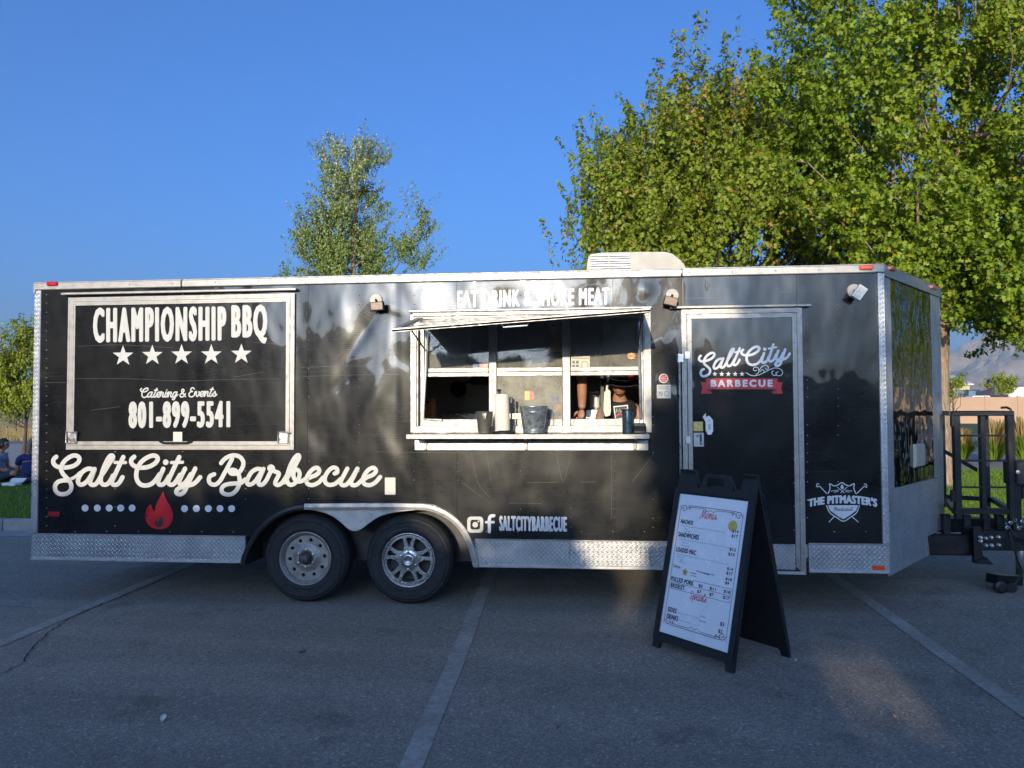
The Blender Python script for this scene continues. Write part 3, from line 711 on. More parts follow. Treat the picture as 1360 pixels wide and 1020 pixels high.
tree('young_tree', 'small yellow green tree standing left of the trailer by the dry field', (-11.2, 14.2, .0),
     [(0, 0, 0), (0, 0, .5), (.05, 0, 1.3), (0, 0, 2.6), (0, 0, 4.0)], .06,
     [(-11.5, 14.2, 2.45, 1.15, 1.0, 1.0, 1), (-11.1, 14.2, 3.3, .55, .6, .75, .4), (-12.3, 14.1, 2.3, .7, .7, .7, .4), (-10.9, 14, 2.0, .7, .6, .7, .35)],
     620, .45, 30, .16, .5, .085, LEAF_OVAL, 'leaf_young', 'bark_d', 15, limbs=10, shell=.3, twigs=80)
# small far trees
def far_tree(label, px, Y, zc, r, seed, lm='leaf_young', name='far_tree'):
    c = at(px, 545, Y); ells = [(c[0], Y, zc, r, r, r*.9, 1)]
    return tree(name, label, (c[0], Y, 0), [(0, 0, 0), (0, 0, .4), (0, 0, zc*.6), (0, 0, zc)], .12, ells, 90, r*.5, 26, r*.28, .5, r*.16, LEAF_OVAL, lm, 'bark_d', seed, limbs=3, shell=.4)
far_tree('small bushy tree beyond the tan wall, left of the white truck box', 1327, 84, 4.3, 1.5, 21, name='bushy_tree')
far_tree('tall thin shrub against the cream building just right of the maple trunk', 1266, 66, 3.0, 1.3, 22, name='slim_shrub')
for i, (px, Y, r) in enumerate(((3, 330, 3.4), (16, 360, 3.0), (28, 340, 2.6))):
    tagm = far_tree(('leftmost dark tree on the left horizon', 'middle dark tree on the left horizon', 'dark horizon tree nearest the trailer, on the left')[i], px, Y, 3.5, r, 30+i, 'leaf_dark', 'horizon_tree'); tagm['group'] = 'far trees on the left horizon'

# ------------------------------------------------------------------ behind the camera: what shades the lot (and shows in the glossy black)
def hedge(name, label, cat, x0, x1, y0, y1, hfn, seed, n, size=.11):
    rs = np.random.RandomState(seed); t = empty(name, ((x0+x1)/2, (y0+y1)/2, .02), label, cat)
    mb = MB(); xs = np.arange(x0, x1, .25)
    for x in xs:
        h = hfn(x+.125)-.28; hh = [q for q in HOLES if abs(q[0]-x-.125) < q[2]+.12]
        if hh: q = hh[0]; mb.box(x, x+.25, y0+.25, y1-.25, .05, q[1]-q[3]-.12).box(x, x+.25, y0+.25, y1-.25, q[1]+q[3]+.12, max(q[1]+q[3]+.2, h))
        else: mb.box(x, x+.25, y0+.25, y1-.25, .05, max(.3, h))
    tag(mb.build('sun_block_core', 'bark_d', t), kind='stuff')  # solid blocks added inside the hedge so no sun leaks through
    x = rs.uniform(x0, x1, n); H = np.array([hfn(q) for q in x]); z = np.where(rs.uniform(0, 1, n) < .45, H-np.abs(rs.normal(0, .14, n)), rs.uniform(.1, 1, n)*H)
    y = np.where(z > H-.3, rs.uniform(y0, y1, n), np.where(rs.uniform(0, 1, n) < .5, y0, y1)+rs.normal(0, .07, n))
    keep = np.ones(n, bool)
    for hx, hz_, hr, hv in HOLES: keep &= ((x-hx-(-13.3-y)*-tan(radians(SUN_AZ)))/hr)**2+((z-hz_-(-13.3-y)*tan(radians(SUN_EL)))/hv)**2 > rs.uniform(.5, 1.3, n)
    x, y, z = x[keep], y[keep], z[keep]; n = len(x)
    P = np.stack([x, y, z], 1); D = rs.normal(0, .5, (n, 3))+np.array((0, 0, .6)); leaves('foliage', P, D, size, LEAF_OVAL, 'leaf_dark', t, rs)
    return t
HOLES = [(4.80, 1.93, .14, .03)]       # gap cut into the hedge to throw a sun spot on the asphalt
HN = lambda x, k: mnoise.noise(Vector((x*1.7, k, 0)))*.07+mnoise.noise(Vector((x*5.1, k, 3)))*.06
def prof_old(x):
    K = [(-14, 4.2), (-6, 4.0), (-3.6, 3.5), (-2.5, 3.30), (-.8, 3.18), (.0, 3.12), (.5, 2.98), (.9, 2.72), (1.15, 2.72), (1.4, 2.98), (1.95, 3.0), (2.2, 2.5), (2.85, 2.45), (3.0, 3.1), (3.3, 3.5), (5.6, 3.5), (6.2, 2.75), (7.3, 2.35), (14, 2.3)]
    return float(np.interp(x, [a for a, _ in K], [b for _, b in K]))
SH_ = [(-9, 3.2), (-4, 2.4), (-2.6, 1.6), (-1.2, 1.1), (0, .93), (.4, .82), (1.4, .82), (2.3, .82), (2.75, .80), (3.05, .76), (3.3, .56), (3.5, .42), (3.8, .5), (3.92, .70), (4.42, .72), (4.52, .30), (4.72, .2), (4.78, -.08), (5.0, -.08), (5.06, .25), (5.15, .8), (5.3, 1.25), (5.7, 1.3), (6.6, 1.45), (7.2, 1.5), (7.9, 1.3), (8.6, .5), (9.4, .25), (20, .2)]  # wanted shade height along the trailer, which shapes the hedge top
DH = 13.3
def prof(x):
    X = x+DH*tan(radians(SUN_AZ)); return float(np.interp(X, [a for a, _ in SH_], [b for _, b in SH_]))+DH*tan(radians(SUN_EL))/cos(radians(SUN_AZ))
hedge('tall_hedge', 'long dense evergreen hedge behind the viewer, unseen, shaped to shade trailer and lot', 'hedge', -14, 14, -13.9, -12.7, lambda x: prof(x)+HN(x, 1), 41, 46000)
tree('shade_tree', 'round leafy tree behind the viewer shading the trailer door', (4.2, -14.6, 0), [(0, 0, 0), (0, 0, .5), (0, 0, 1.8), (.1, 0, 3.4)], .13,
     [(4.25, -14.6, 3.45, .5, .7, 1.0, 1), (4.6, -14.6, 3.55, .42, .6, .95, .8), (3.8, -14.5, 3.6, .28, .4, .55, .3), (5.6, -14.6, 3.15, .6, .5, .9, .4), (4.9, -14.3, 3.0, 1.0, .5, .7, .4), (6.1, -14.6, 4.7, .7, .6, .8, .5)], 1150, .35, 30, .16, .4, .11, LEAF_OVAL, 'leaf_dark', 'bark_d', 42, limbs=8, shell=.2)
tree('shade_tree', 'spreading tree behind the viewer shading the lawn on the left', (-8.6, -15, 0), [(0, 0, 0), (0, 0, .5), (0, 0, 2.4), (.1, 0, 5)], .2,
     [(-9.5, -15, 5.0, 4.2, 2, 2.0, 1), (-6.6, -15, 4.3, 1.8, 1.4, 1.3, .4)], 620, .6, 30, .3, .4, .17, LEAF_OVAL, 'leaf_dark', 'bark_d', 43, limbs=8, shell=.2)

# grass blades (uncountable)
def blades(name, regs, seed, h, wd, m, kind='stuff', parent=None, bend=.35, loc=None, z0=.125):
    rs = np.random.RandomState(seed); X = []; Y = []
    for (x0, x1, y0, y1, n) in regs: X.append(rs.uniform(x0, x1, n)); Y.append(rs.uniform(0, 1, n)**1.2*(y1-y0)+y0)
    X = np.concatenate(X); Y = np.concatenate(Y); n = len(X); a = rs.uniform(0, 2*pi, n); hh = h*rs.uniform(.5, 1.3, n); lean = rs.normal(0, bend, (n, 2))*hh[:, None]
    ws = wd*rs.uniform(.7, 1.3, n); ux = np.cos(a)*ws; uy = np.sin(a)*ws
    V = np.stack([np.stack([X-ux, Y-uy, np.full(n, z0)], 1), np.stack([X+ux, Y+uy, np.full(n, z0)], 1), np.stack([X+lean[:, 0], Y+lean[:, 1], z0+hh], 1)], 1)
    o = fast_mesh(name, V.reshape(-1, 3), np.arange(n*3).reshape(-1, 3), m, parent, rs.uniform(0, 1, n), 3)
    if kind: tag(o, kind=kind)
    return o
g1 = blades('lawn_grass', [(8.0, 14, 3.5, 7.8, 52000), (9.2, 17, 7.9, 12.4, 36000), (-7.5, -1.5, 3.5, 8.6, 26000), (-14, -7, 3.5, 8.6, 8000)], 5, .055, .006, 'blade')
tag(g1, 'short mown grass growing over the lawn behind the trailer', 'grass')
g2 = blades('dry_grass', [(-45, -14, 31, 58, 16000)], 6, .45, .02, 'straw', bend=.3, z0=0)
tag(g2, 'dry straw coloured grass growing on the field left of the trailer', 'dry grass')
# ornamental grass clumps
def clump(label, x, y, h, r, seed):
    rs = np.random.RandomState(seed); t = empty('grass_clump', (x, y, .12), label, 'plant', 'ornamental grass clumps by the side road')
    for nm, n, hh, m, sp in (('blades', 520, h*.62, 'blade', .55), ('plumes', 260, h, 'straw', .28)):
        a = rs.uniform(0, 2*pi, n); rb = r*.25*np.sqrt(rs.uniform(0, 1, n)); H = hh*rs.uniform(.55, 1.1, n); ln = r*sp*2.2*rs.uniform(.1, 1, n)
        bx = x+rb*np.cos(a); by = y+rb*np.sin(a); wv = .010
        p0 = np.stack([bx, by, np.full(n, .12)], 1); p1 = p0+np.stack([ln*.4*np.cos(a), ln*.4*np.sin(a), H*.65], 1); p2 = p0+np.stack([ln*np.cos(a), ln*np.sin(a), H], 1)
        s = np.stack([-np.sin(a+.8), np.cos(a+.8), 0*a], 1)*wv
        k1 = 2.6 if nm == 'plumes' else 1
        V = np.stack([p0-s, p0+s, p1+s, p1-s, p1+s*k1, p2+s*k1*.3, p2-s*k1*.3, p1-s*k1], 1)
        Fq = (np.arange(n)[:, None, None]*8+np.array([(0, 1, 2, 3), (4, 5, 6, 7)])[None]).reshape(-1, 4)
        fast_mesh(nm, V.reshape(-1, 3), Fq, m, t, np.repeat(rs.uniform(0, 1, n), 2), 4)
    return t
for (px, Y, h, r, lab, sd) in ((1319, 15.6, 1.05, .42, 'tall plumed grass clump seen through the middle of the black rack', 51), (1358, 15.6, 1.1, .42, 'green grass clump at the right edge of the photo, right of the rack', 52),
                        (1279, 16.4, .8, .3, 'small pale grass clump beside the maple trunk', 53)):
    c = at(px, 545, Y); clump(lab, c[0], Y, h, r, sd)

# ------------------------------------------------------------------ far right: wall, building, vehicles
YW = 74.5
xw0 = at(1225, 545, YW)[0]; t = empty('precast_wall', (xw0+20, YW, 0), 'long tan precast panel wall beyond the far lawn on the right', 'wall')
x = xw0; i = 0
while x < xw0+62:
    wd = 3.05; MB().bbox(x+.02, x+wd-.02, YW+.06, YW+.16, -.05, 2.6, .02).build('wall_panel', 'wall_tan', t)
    MB().bbox(x-.16, x+.16, YW, YW+.26, -.05, 2.68, .02).build('wall_post', 'wall_tan', t); x += wd; i += 1
c0 = at(1240, 545, 120); c1 = at(1289, 545, 120)
def bldg():
    x0, x1 = c0[0], c1[0]; t = empty('metal_building', ((x0+x1)/2, 122, 0), 'cream metal building with a pale low gable roof behind the maple trunk', 'building')
    mb = MB()
    n = int((x1-x0)/.6)
    for i in range(n): a = x0+(x1-x0)*i/n; b = x0+(x1-x0)*(i+.5)/n; mb.box(a, b, 120, 132, 0, 5.1); mb.box(b, x0+(x1-x0)*(i+1)/n, 120.06, 131.9, 0, 5.1)
    mb.build('wall', 'bld', t)
    MB().prism([(119.6, 5.08), (126, 6.6), (132.4, 5.08), (132.4, 5.3), (126, 6.85), (119.6, 5.3)], x0-.4, x1+.4, 'yz').build('roof', 'roof', t)
    MB().box(x1-3.4, x1-3.25, 119.93, 120.0, 0, 5.0).build('downpipe', 'roof', t)
bldg()
def container():
    a = at(1258, 545, 92)[0]; b = at(1303, 545, 92)[0]; t = empty('refuse_container', ((a+b)/2, 93, 0), 'grey green metal container with a white sign behind the tan wall', 'container')
    MB().bbox(a, b, 92, 95, 0, 3.75, .05).build('body', 'green_box', t)
    mb = MB()
    for i in range(10): xx = a+(b-a)*(i+.5)/10; mb.box(xx-.05, xx+.05, 91.93, 92.0, .1, 3.6)
    tag(mb.build('ribs', 'green_box', t), kind='stuff')
    s0 = at(1287, 545, 91.9)[0]; s1 = at(1296, 545, 91.9)[0]; s = MB().box(s0, s1, 91.85, 91.9, 2.75, 3.6).build('sign', 'sign_w', t)
    MB().box(s0+.05, s1-.05, 91.84, 91.849, 2.8, 3.0).build('sign_band', 'sign_g', s)
container()
def truckbox():
    a = at(1336, 545, 88)[0]; b = a+9; t = empty('box_truck', ((a+b)/2, 89, 0), 'white box truck parked behind the tan wall at the right edge', 'truck')
    MB().bbox(a, b, 88, 90.4, .9, 3.95, .06).build('cargo_box', 'truck', t)
    MB().bbox(b, b+2, 88.1, 90.3, .5, 2.6, .2).build('cab', 'truck', t)
    for xx in (a+1.2, b+.9):
        MB().lathe([(.05, 0), (.45, 0), (.45, .3), (.05, .3)], (xx, 88.02, .45), 'y', 16).build('wheel', 'rubber', t)
truckbox()
def parked(px, Y, m, label, h=1.9):
    x = at(px, 545, Y)[0]; t = empty('parked_car', (x, Y, 0), label, 'car', 'cars parked behind the tan wall')
    L = 4.7; side = [(-.5*L, .45), (-.5*L, .95), (-.42*L, 1.1), (-.3*L, 1.55*h/1.9), (-.2*L, h), (.14*L, h), (.27*L, 1.25), (.46*L, 1.05), (.5*L, .8), (.5*L, .4)]
    MB().prism([(x+a, b) for a, b in side], Y, Y+1.8).build('body', m, t)
    for k in range(2):
        xs = (-.19*L, .0*L) if k == 0 else (.02*L, .15*L); MB().prism([(x+xs[0], 1.2), (x+xs[1], 1.2), (x+xs[1]-.02*L, h-.12), (x+xs[0]+.01*L, h-.12)], Y-.012, Y-.003).build('window', 'car_glass', t)
    for sx in (-.32, .32): MB().lathe([(.05, 0), (.34, 0), (.34, .22), (.05, .22)], (x+sx*L, Y-.03, .34), 'y', 16).build('wheel', 'rubber', t)
parked(1284, 79.5, 'car_d', 'dark car roof showing over the tan wall just right of the maple trunk', 2.75)
parked(1306, 78.2, 'car_w', 'white car roof showing over the tan wall below the container sign', 2.8)
parked(1330, 80.5, 'car_d', 'dark car roof showing over the tan wall left of the white truck', 2.9)

# ================================================================== THE FOOD TRAILER
L_, H_, B_ = 6.766, 2.604, .3153
NT = np.array((7.70, 1.24)); NL = sqrt((NT[0]-L_)**2+NT[1]**2); ND = (NT-np.array((L_, 0)))/NL; NN = np.array((ND[1], -ND[0]))
T = empty('food_trailer', (3.4, 1.24, 0), 'long black food trailer with white lettering, open serving window and silver tread plate nose', 'food trailer')
xs = lambda px, py=545: float(at(px, py)[0])
zs = lambda py, px=680: float(at(px, py)[2])
# dents of the sheet metal: bays between studs bulge, random knocks
_rs = np.random.RandomState(5)
_d = [(_rs.uniform(.2, 6.7), _rs.uniform(.55, 2.5), _rs.uniform(.05, .17), _rs.uniform(.05, .26), _rs.choice([-1, 1])*_rs.uniform(.0018, .0058), _rs.uniform(-.6, .6)) for _ in range(64)]
_d += [(3.95, 2.42, .10, .10, .0045, 0), (4.25, 2.40, .07, .07, -.004, .3), (4.6, 2.43, .09, .06, .004, 0), (5.02, 2.45, .05, .05, -.006, 0), (2.75, 2.1, .05, .3, .006, -.6), (2.85, 1.6, .06, .22, -.006, -.5), (2.6, 1.75, .05, .2, .005, -.8), (2.45, 1.3, .09, .12, .005, .2), (3.0, 1.2, .07, .16, -.005, .4), (2.72, 1.0, .06, .1, .004, 0), (3.05, 2.0, .03, .5, .004, 0)]
def dent_full(x, z):
    k = (x % .406)/.406; r = .0016*(1-np.cos(2*pi*k))*(.55+.45*np.sin(z*2.3+np.floor(x/.406)*1.7))
    r = r*np.clip((6.9-x)/1.2, .25, 1)*np.clip(x/2.2, .3, 1)
    for cx, cz, sx, sz, a, rt in _d:
        dx = (x-cx)*cos(rt)+(z-cz)*sin(rt); dz = -(x-cx)*sin(rt)+(z-cz)*cos(rt)
        r = r+a*np.exp(-(dx/sx)**2-(dz/sz)**2)*np.clip(x/2.2, .35, 1)*np.where(x > 5.3, .5, 1.)
    return r
_gx, _gz = np.meshgrid(np.arange(-.2, 7.2, .01), np.arange(.2, 2.8, .01), indexing='ij'); _DG = dent_full(_gx, _gz); _DL = _DG.tolist()
def dent(x, z):
    u = min(max((x+.2)*100, 0), 738.9); v = min(max((z-.2)*100, 0), 258.9); i = int(u); j = int(v); u -= i; v -= j
    a = _DL[i]; b = _DL[i+1]
    return (a[j]*(1-v)+a[j+1]*v)*(1-u)+(b[j]*(1-v)+b[j+1]*v)*u
ON = on_plane(0, .003, dent)
# wheel arch outline (photo positions measured on the side)
arch_px = [(327, 748), (331, 735), (338, 721), (350, 704), (366, 690), (384, 681), (405, 676.5), (480, 676), (555, 676.5), (576, 679.5), (594, 688), (608, 700), (617, 714), (624, 731), (629, 752)]
arch = [(float(at(a, b)[0]), float(at(a, b)[2])) for a, b in arch_px]
ax_ = [a for a, _ in arch]; az_ = [b for _, b in arch]
zb_ = zs(712, 200)
def zbot(x): return max(zb_, float(np.interp(x, ax_, az_))) if arch[0][0] < x < arch[-1][0] else zb_
def grid(x0, x1, zlo, z1, mb, st=.022, flat=False):
    nx_ = max(1, int((x1-x0)/st)); nz = max(1, int((z1-(zlo(x0) if callable(zlo) else zlo))/st)); vs = []
    for i in range(nx_+1):
        x = x0+(x1-x0)*i/nx_; a = zlo(x) if callable(zlo) else zlo
        zz = a+(z1-a)*np.arange(nz+1)/nz; dd = [dent(x, q) for q in zz]
        vs += [(x, float(dd[j]), float(zz[j])) for j in range(nz+1)]
    mb.add(vs, [(i*(nz+1)+j, (i+1)*(nz+1)+j, (i+1)*(nz+1)+j+1, i*(nz+1)+j+1) for i in range(nx_) for j in range(nz)])
W0, W1, WZ0, WZ1 = xs(553, 500), xs(857, 500), zs(568, 700), zs(421, 700)       # serving opening
seams = [.0, xs(241, 640), xs(408, 640), xs(606.5, 395), xs(814, 395), xs(907, 385), xs(1058, 385), L_]
ZT = 2.545
for a, b in zip(seams, seams[1:]):
    mb = MB(); a += .0012; b -= .0012
    cuts = [a]+[c for c in (W0, W1) if a < c < b]+[b]
    for c, d in zip(cuts, cuts[1:]):
        if c >= W0-1e-6 and d <= W1+1e-6:
            grid(c, d, zbot, WZ0, mb)
            if len(cuts) == 2: m2 = MB(); grid(c, d, WZ1, ZT, m2); m2.build('skin_panel', 'skin', T, True)
            else: grid(c, d, WZ1, ZT, mb)
        else: grid(c, d, zbot, ZT, mb)
    mb.build('skin_panel', 'skin', T, True)
# inner wall behind the skin, other walls, roof, floor
MB().box(0, arch[0][0], .03, .05, .42, ZT).box(arch[0][0], W0-.06, .03, .05, .84, ZT).box(arch[-1][0], W1+.06, .031, .049, .42, .84).box(W1+.06, L_, .03, .05, .42, ZT).box(W0-.06, W1+.06, .03, .05, .84, WZ0-.05).box(W0-.06, W1+.06, .03, .05, WZ1+.05, ZT).build('inner_wall', 'interior', T)
MB().box(0, L_, 2.43, 2.48, .42, ZT).build('far_side_wall', 'interior', T)
MB().box(0, .03, .05, 2.43, .42, ZT).build('rear_wall', 'skin', T)
MB().box(L_-.03, L_, .05, 2.43, .6, ZT).build('front_partition', 'interior', T)
mb = MB().prism([(0, -.005), (L_, -.005), (7.70, 1.24), (L_, 2.485), (0, 2.485)], 2.575, 2.598, 'xy'); mb.build('roof', 'mill', T)
MB().prism([(0.01, .34), (L_, .34), (7.66, 1.24), (L_, 2.42), (0.01, 2.42)], .52, .60, 'xy').build('floor', 'mill', T)
MB().box(.02, 2.0, .35, .45, .36, .52).box(.02, L_, 2.0, 2.1, .36, .52).box(2.0, L_, .40, .5, .36, .52).box(2.1, 2.2, .4, 2.1, .38, .5).box(5, 5.1, .4, 2.1, .38, .5).build('chassis', 'black_metal', T)
# wheel well liner
x0, x1 = arch[0][0]-.02, arch[-1][0]+.02
MB().box(x0, x0+.02, .02, .45, .3, .82).box(x1-.02, x1, .02, .45, .3, .82).box(x0, x1, .30, .32, .3, .82).box(x0, x1, .02, .45, .815, .83).build('wheel_well', 'interior_dark', T)
# skirt of tread plate and bottom rail
def skirt(xa, xb, nm='skirt_plate'):
    MB().bbox(xa, xb, -.006, .02, B_+.022, zb_+.004, .003).build(nm, 'tread', T)
    MB().bbox(xa, xb, -.014, .02, B_, B_+.026, .004).build('bottom_rail', 'alu_dull', T)
    MB().bbox(xa, xb, -.009, .01, zb_+.002, zb_+.012, .002).build('edge_strip', 'alu', T)
skirt(-.012, arch[0][0]-.005); skirt(arch[-1][0]+.012, 5.285); skirt(6.19, L_+.002)
# corner mouldings
MB().bbox(-.014, .045, -.012, .03, zb_+.014, ZT, .004).build('corner_moulding', 'tread', T)
MB().bbox(xs(1167, 500), L_+.003, -.012, .03, zb_+.014, ZT, .004).build('corner_moulding', 'tread', T)
# top rail in three lengths
for a, b in ((-.018, xs(242, 378)), (xs(243, 378), xs(904.5, 360)), (xs(905.5, 360), L_+.006)):
    MB().bbox(a, b, -.022, .02, zs(385.7, 49)-.0, 2.604, .006).bbox(a, b, -.012, .05, 2.6, 2.612, .003).build('top_rail', 'alu', T)
MB().bbox(-.02, .0, -.02, 2.5, 2.52, 2.606, .004).build('rear_top_rail', 'alu', T)

# ---- nose
def nose(s, z, h=0.): return (L_+ND[0]*s+NN[0]*h, ND[1]*s+NN[1]*h, z)
def nray(px, py):
    d = ray(px, py); n3 = np.array((NN[0], NN[1], 0)); p0 = np.array((L_, 0, 0)); t = ((p0-CAM)@n3)/(d@n3); p = CAM+d*t
    return ((p[0]-L_)*ND[0]+p[1]*ND[1], p[2])
def nquad(nm, m, P, h=0., th=.012):
    """closed slab on the nose from (s,z) outline"""
    n = len(P); v = [nose(s, z, h) for s, z in P]+[nose(s, z, h-th) for s, z in P]
    return mesh_obj(nm, v, [tuple(range(n)), tuple(range(2*n-1, n-1, -1))]+[(i, i+n, (i+1) % n+n, (i+1) % n) for i in range(n)], m, T)
nb = [nray(1182, 765), nray(1233.5, 741), nray(1230.5, 713), nray(1249, 704)]
sN = NL-.004
PL, PR, PB, PBR = nray(1184.5, 500)[0], nray(1238, 500)[0], nray(1190, 650)[1], nray(1240, 632)[1]
pb = .5*(PB+PBR)
nquad('nose_plate', 'tread_nose', [(.0, nb[0][1]+.0), (nb[1][0], nb[0][1]+.01), (nb[2][0], nb[2][1]), (sN, nb[2][1]+.01), (sN, pb-.004), (0, pb-.004)], .0)
nquad('nose_moulding', 'tread_nose', [(0, pb), (PL, pb), (PL, ZT), (0, ZT)], .003)
nquad('nose_moulding', 'tread_nose', [(PR, pb), (sN, pb), (sN, ZT), (PR, ZT)], .003)
nquad('nose_edge', 'alu', [(nb[1][0]-.008, nb[0][1]+.0), (nb[1][0]+.01, nb[0][1]+.01), (nb[2][0]+.012, nb[2][1]+.0), (nb[2][0]-.006, nb[2][1])], .006)
def gloss_panel():
    m, n, b = nodes('glossy_black_nose'); b.inputs['Base Color'].default_value = (.006, .007, .006, 1); b.inputs['Roughness'].default_value = .04
    b.inputs['Specular IOR Level'].default_value = .9
    v = coords(n); bump(n, b, noise(n, coords(n, (1.2, 1.2, 1.0)), 3.0, 2, .5), .8, .03); return m
M['nose_gloss'] = gloss_panel()
nquad('nose_panel', 'nose_gloss', [(PL, pb), (PR, pb), (PR, ZT), (PL, ZT)], .001)
for a, b in ((0, sN),):
    v = [nose(a-.01, 2.52, .016), nose(b, 2.52, .016), nose(b, 2.606, .016), nose(a-.01, 2.606, .016), nose(a, 2.52, -.02), nose(b, 2.52, -.02), nose(b, 2.606, -.02), nose(a, 2.606, -.02)]
    mesh_obj('nose_top_rail', v, [(0, 1, 2, 3), (7, 6, 5, 4), (0, 4, 5, 1), (3, 2, 6, 7), (1, 5, 6, 2), (0, 3, 7, 4)], 'alu', T)
# far side of the wedge
v = [(L_, 2.48, .45), (7.70, 1.24, .45), (7.70, 1.24, ZT), (L_, 2.48, ZT)]
mesh_obj('nose_far_side', v, [(0, 1, 2, 3)], 'skin', T)
s0, z0 = nray(1212, 590); s1, z1 = nray(1225, 619)
v = []; mbx = MB()
for h in (.002, .026):
    c = .012 if h > .01 else 0
    mbx.v += [nose(s0+c, z1+c, h), nose(s1-c, z1+c, h), nose(s1-c, z0-c, h), nose(s0+c, z0-c, h)]
mbx.f = [(0, 1, 5, 4), (1, 2, 6, 5), (2, 3, 7, 6), (3, 0, 4, 7), (4, 5, 6, 7)]
mbx.build('power_inlet_cover', 'cream', T)

# ---- marker lights and reflectors
def lamp(px0, px1, py0, py1, m):
    a, b = at(px0, py1), at(px1, py0); MB().bbox(a[0], b[0], -.042, -.02, a[2], b[2], .007).build('marker_light', m, T)
lamp(65.5, 79.5, 374.8, 380.5, 'red_lens'); lamp(1139.5, 1158, 352.7, 359.5, 'amber_lens')
a, b = at(65, 685.5), at(80.5, 679.5); MB().bbox(a[0], b[0], -.014, -.002, a[2], b[2], .003).build('reflector', 'dark_red', T)
a, b = at(1158.5, 756.5), at(1174, 750.5); MB().bbox(a[0], b[0], -.014, -.005, a[2], b[2], .002).build('reflector', 'amber_lens', T)
for pa, pb_, pc, pd in ((1176.5, 1184, 353.5, 361.5), (1232, 1239, 379, 386)):
    s0_, z0_ = nray(pa, pc); s1_, z1_ = nray(pb_, pd); mbx = MB()
    for h in (.016, .04):
        c = .006 if h > .02 else 0; mbx.v += [nose(s0_+c, z1_+c, h), nose(s1_-c, z1_+c, h), nose(s1_-c, z0_-c, h), nose(s0_+c, z0_-c, h)]
    mbx.f = [(0, 1, 5, 4), (1, 2, 6, 5), (2, 3, 7, 6), (3, 0, 4, 7), (4, 5, 6, 7)]; mbx.build('marker_light', 'amber_lens', T)

# ---- mitred frames
def ring(mb, x0, x1, z0, z1, w_, y0, y1, sides='lrtb'):
    o = [(x0, z0), (x1, z0), (x1, z1), (x0, z1)]; i = [(x0+w_, z0+w_), (x1-w_, z0+w_), (x1-w_, z1-w_), (x0+w_, z1-w_)]; g = .0006
    for k, nm in enumerate('brtl'):
        if nm not in sides: continue
        P = [o[k], o[(k+1) % 4], i[(k+1) % 4], i[k]]
        mb.prism(P, y0, y1)
        # raised lip for the extrusion's profile
        q = [tuple(np.array(a)*.72+np.array(b)*.28) for a, b in ((P[0], P[3]), (P[1], P[2]))]; q2 = [tuple(np.array(a)*.5+np.array(b)*.5) for a, b in ((P[0], P[3]), (P[1], P[2]))]
        mb.prism([q[0], q[1], q2[1], q2[0]], y0-.002, y0+.0005)
    return mb
# ---- left hatch
hx0, hx1, hz0, hz1 = xs(91.5, 500), xs(392, 500), zs(597, 240), zs(393, 240)
ring(MB(), hx0, hx1, hz0, hz1, .034, -.022, .0).build('hatch_frame', 'alu', T)
Hd = MB().bbox(hx0+.036, hx1-.036, -.016, -.002, hz0+.036, hz1-.036, .002).build('hatch_door', 'door_skin', T)
ring(MB(), hx0+.037, hx1-.037, hz0+.037, hz1-.037, .030, -.026, -.016).build('door_frame', 'alu', Hd)
MB().bbox(xs(86, 389), xs(396, 385), -.05, 0, zs(390.5, 200), zs(387.5, 200), .003).build('drip_rail', 'alu', T)
for px in (98, 377):
    a = at(px-6, 589); b = at(px+8, 573); MB().bbox(a[0], b[0], -.04, -.026, a[2], b[2], .004).tube([(a[0]+.01, -.055, a[2]+.01), (a[0]+.01, -.055, b[2]), (b[0]+.02, -.055, b[2]-.01)], .006, 8).build('latch', 'steel', Hd)
a, b = at(215, 590), at(258, 586); MB().tube([(a[0], -.03, b[2]), (a[0]+.04, -.055, b[2]-.012), (b[0]-.04, -.055, b[2]-.012), (b[0], -.03, b[2])], .009, 8).build('handle', 'black', Hd)
a, b = at(231.5, 586), at(243.5, 573.5); MB().box(a[0], b[0], -.018, -.0165, a[2], b[2]).build('warning_sticker', 'sticker', Hd)

# ---- entry door
dx0, dx1, dz1 = xs(905.5, 500), xs(1067, 600), zs(410, 985)
dz0 = zs(757, 985)
mb = ring(MB(), dx0, dx1, dz0-.03, dz1, .036, -.022, .0, 'lrt'); mb.build('door_jamb', 'alu', T)
D = MB().bbox(dx0+.04, dx1-.04, -.018, -.002, dz0+.004, dz1-.04, .002).build('entry_door', 'door_skin', T)
ring(MB(), dx0+.041, dx1-.041, dz0+.005, dz1-.041, .032, -.028, -.018, 'lrt').build('door_frame', 'alu', D)
MB().bbox(dx0+.075, dx1-.075, -.024, -.018, dz0+.012, zb_+.004, .002).build('kick_plate', 'tread', D)
MB().bbox(dx0+.02, dx1-.01, -.026, .0, dz0-.024, dz0+.0, .004).build('threshold', 'alu_dull', T)
MB().bbox(xs(889, 410), xs(1075, 406), -.055, 0, zs(409.5, 985), zs(406.2, 985), .003).build('drip_rail', 'alu', T)
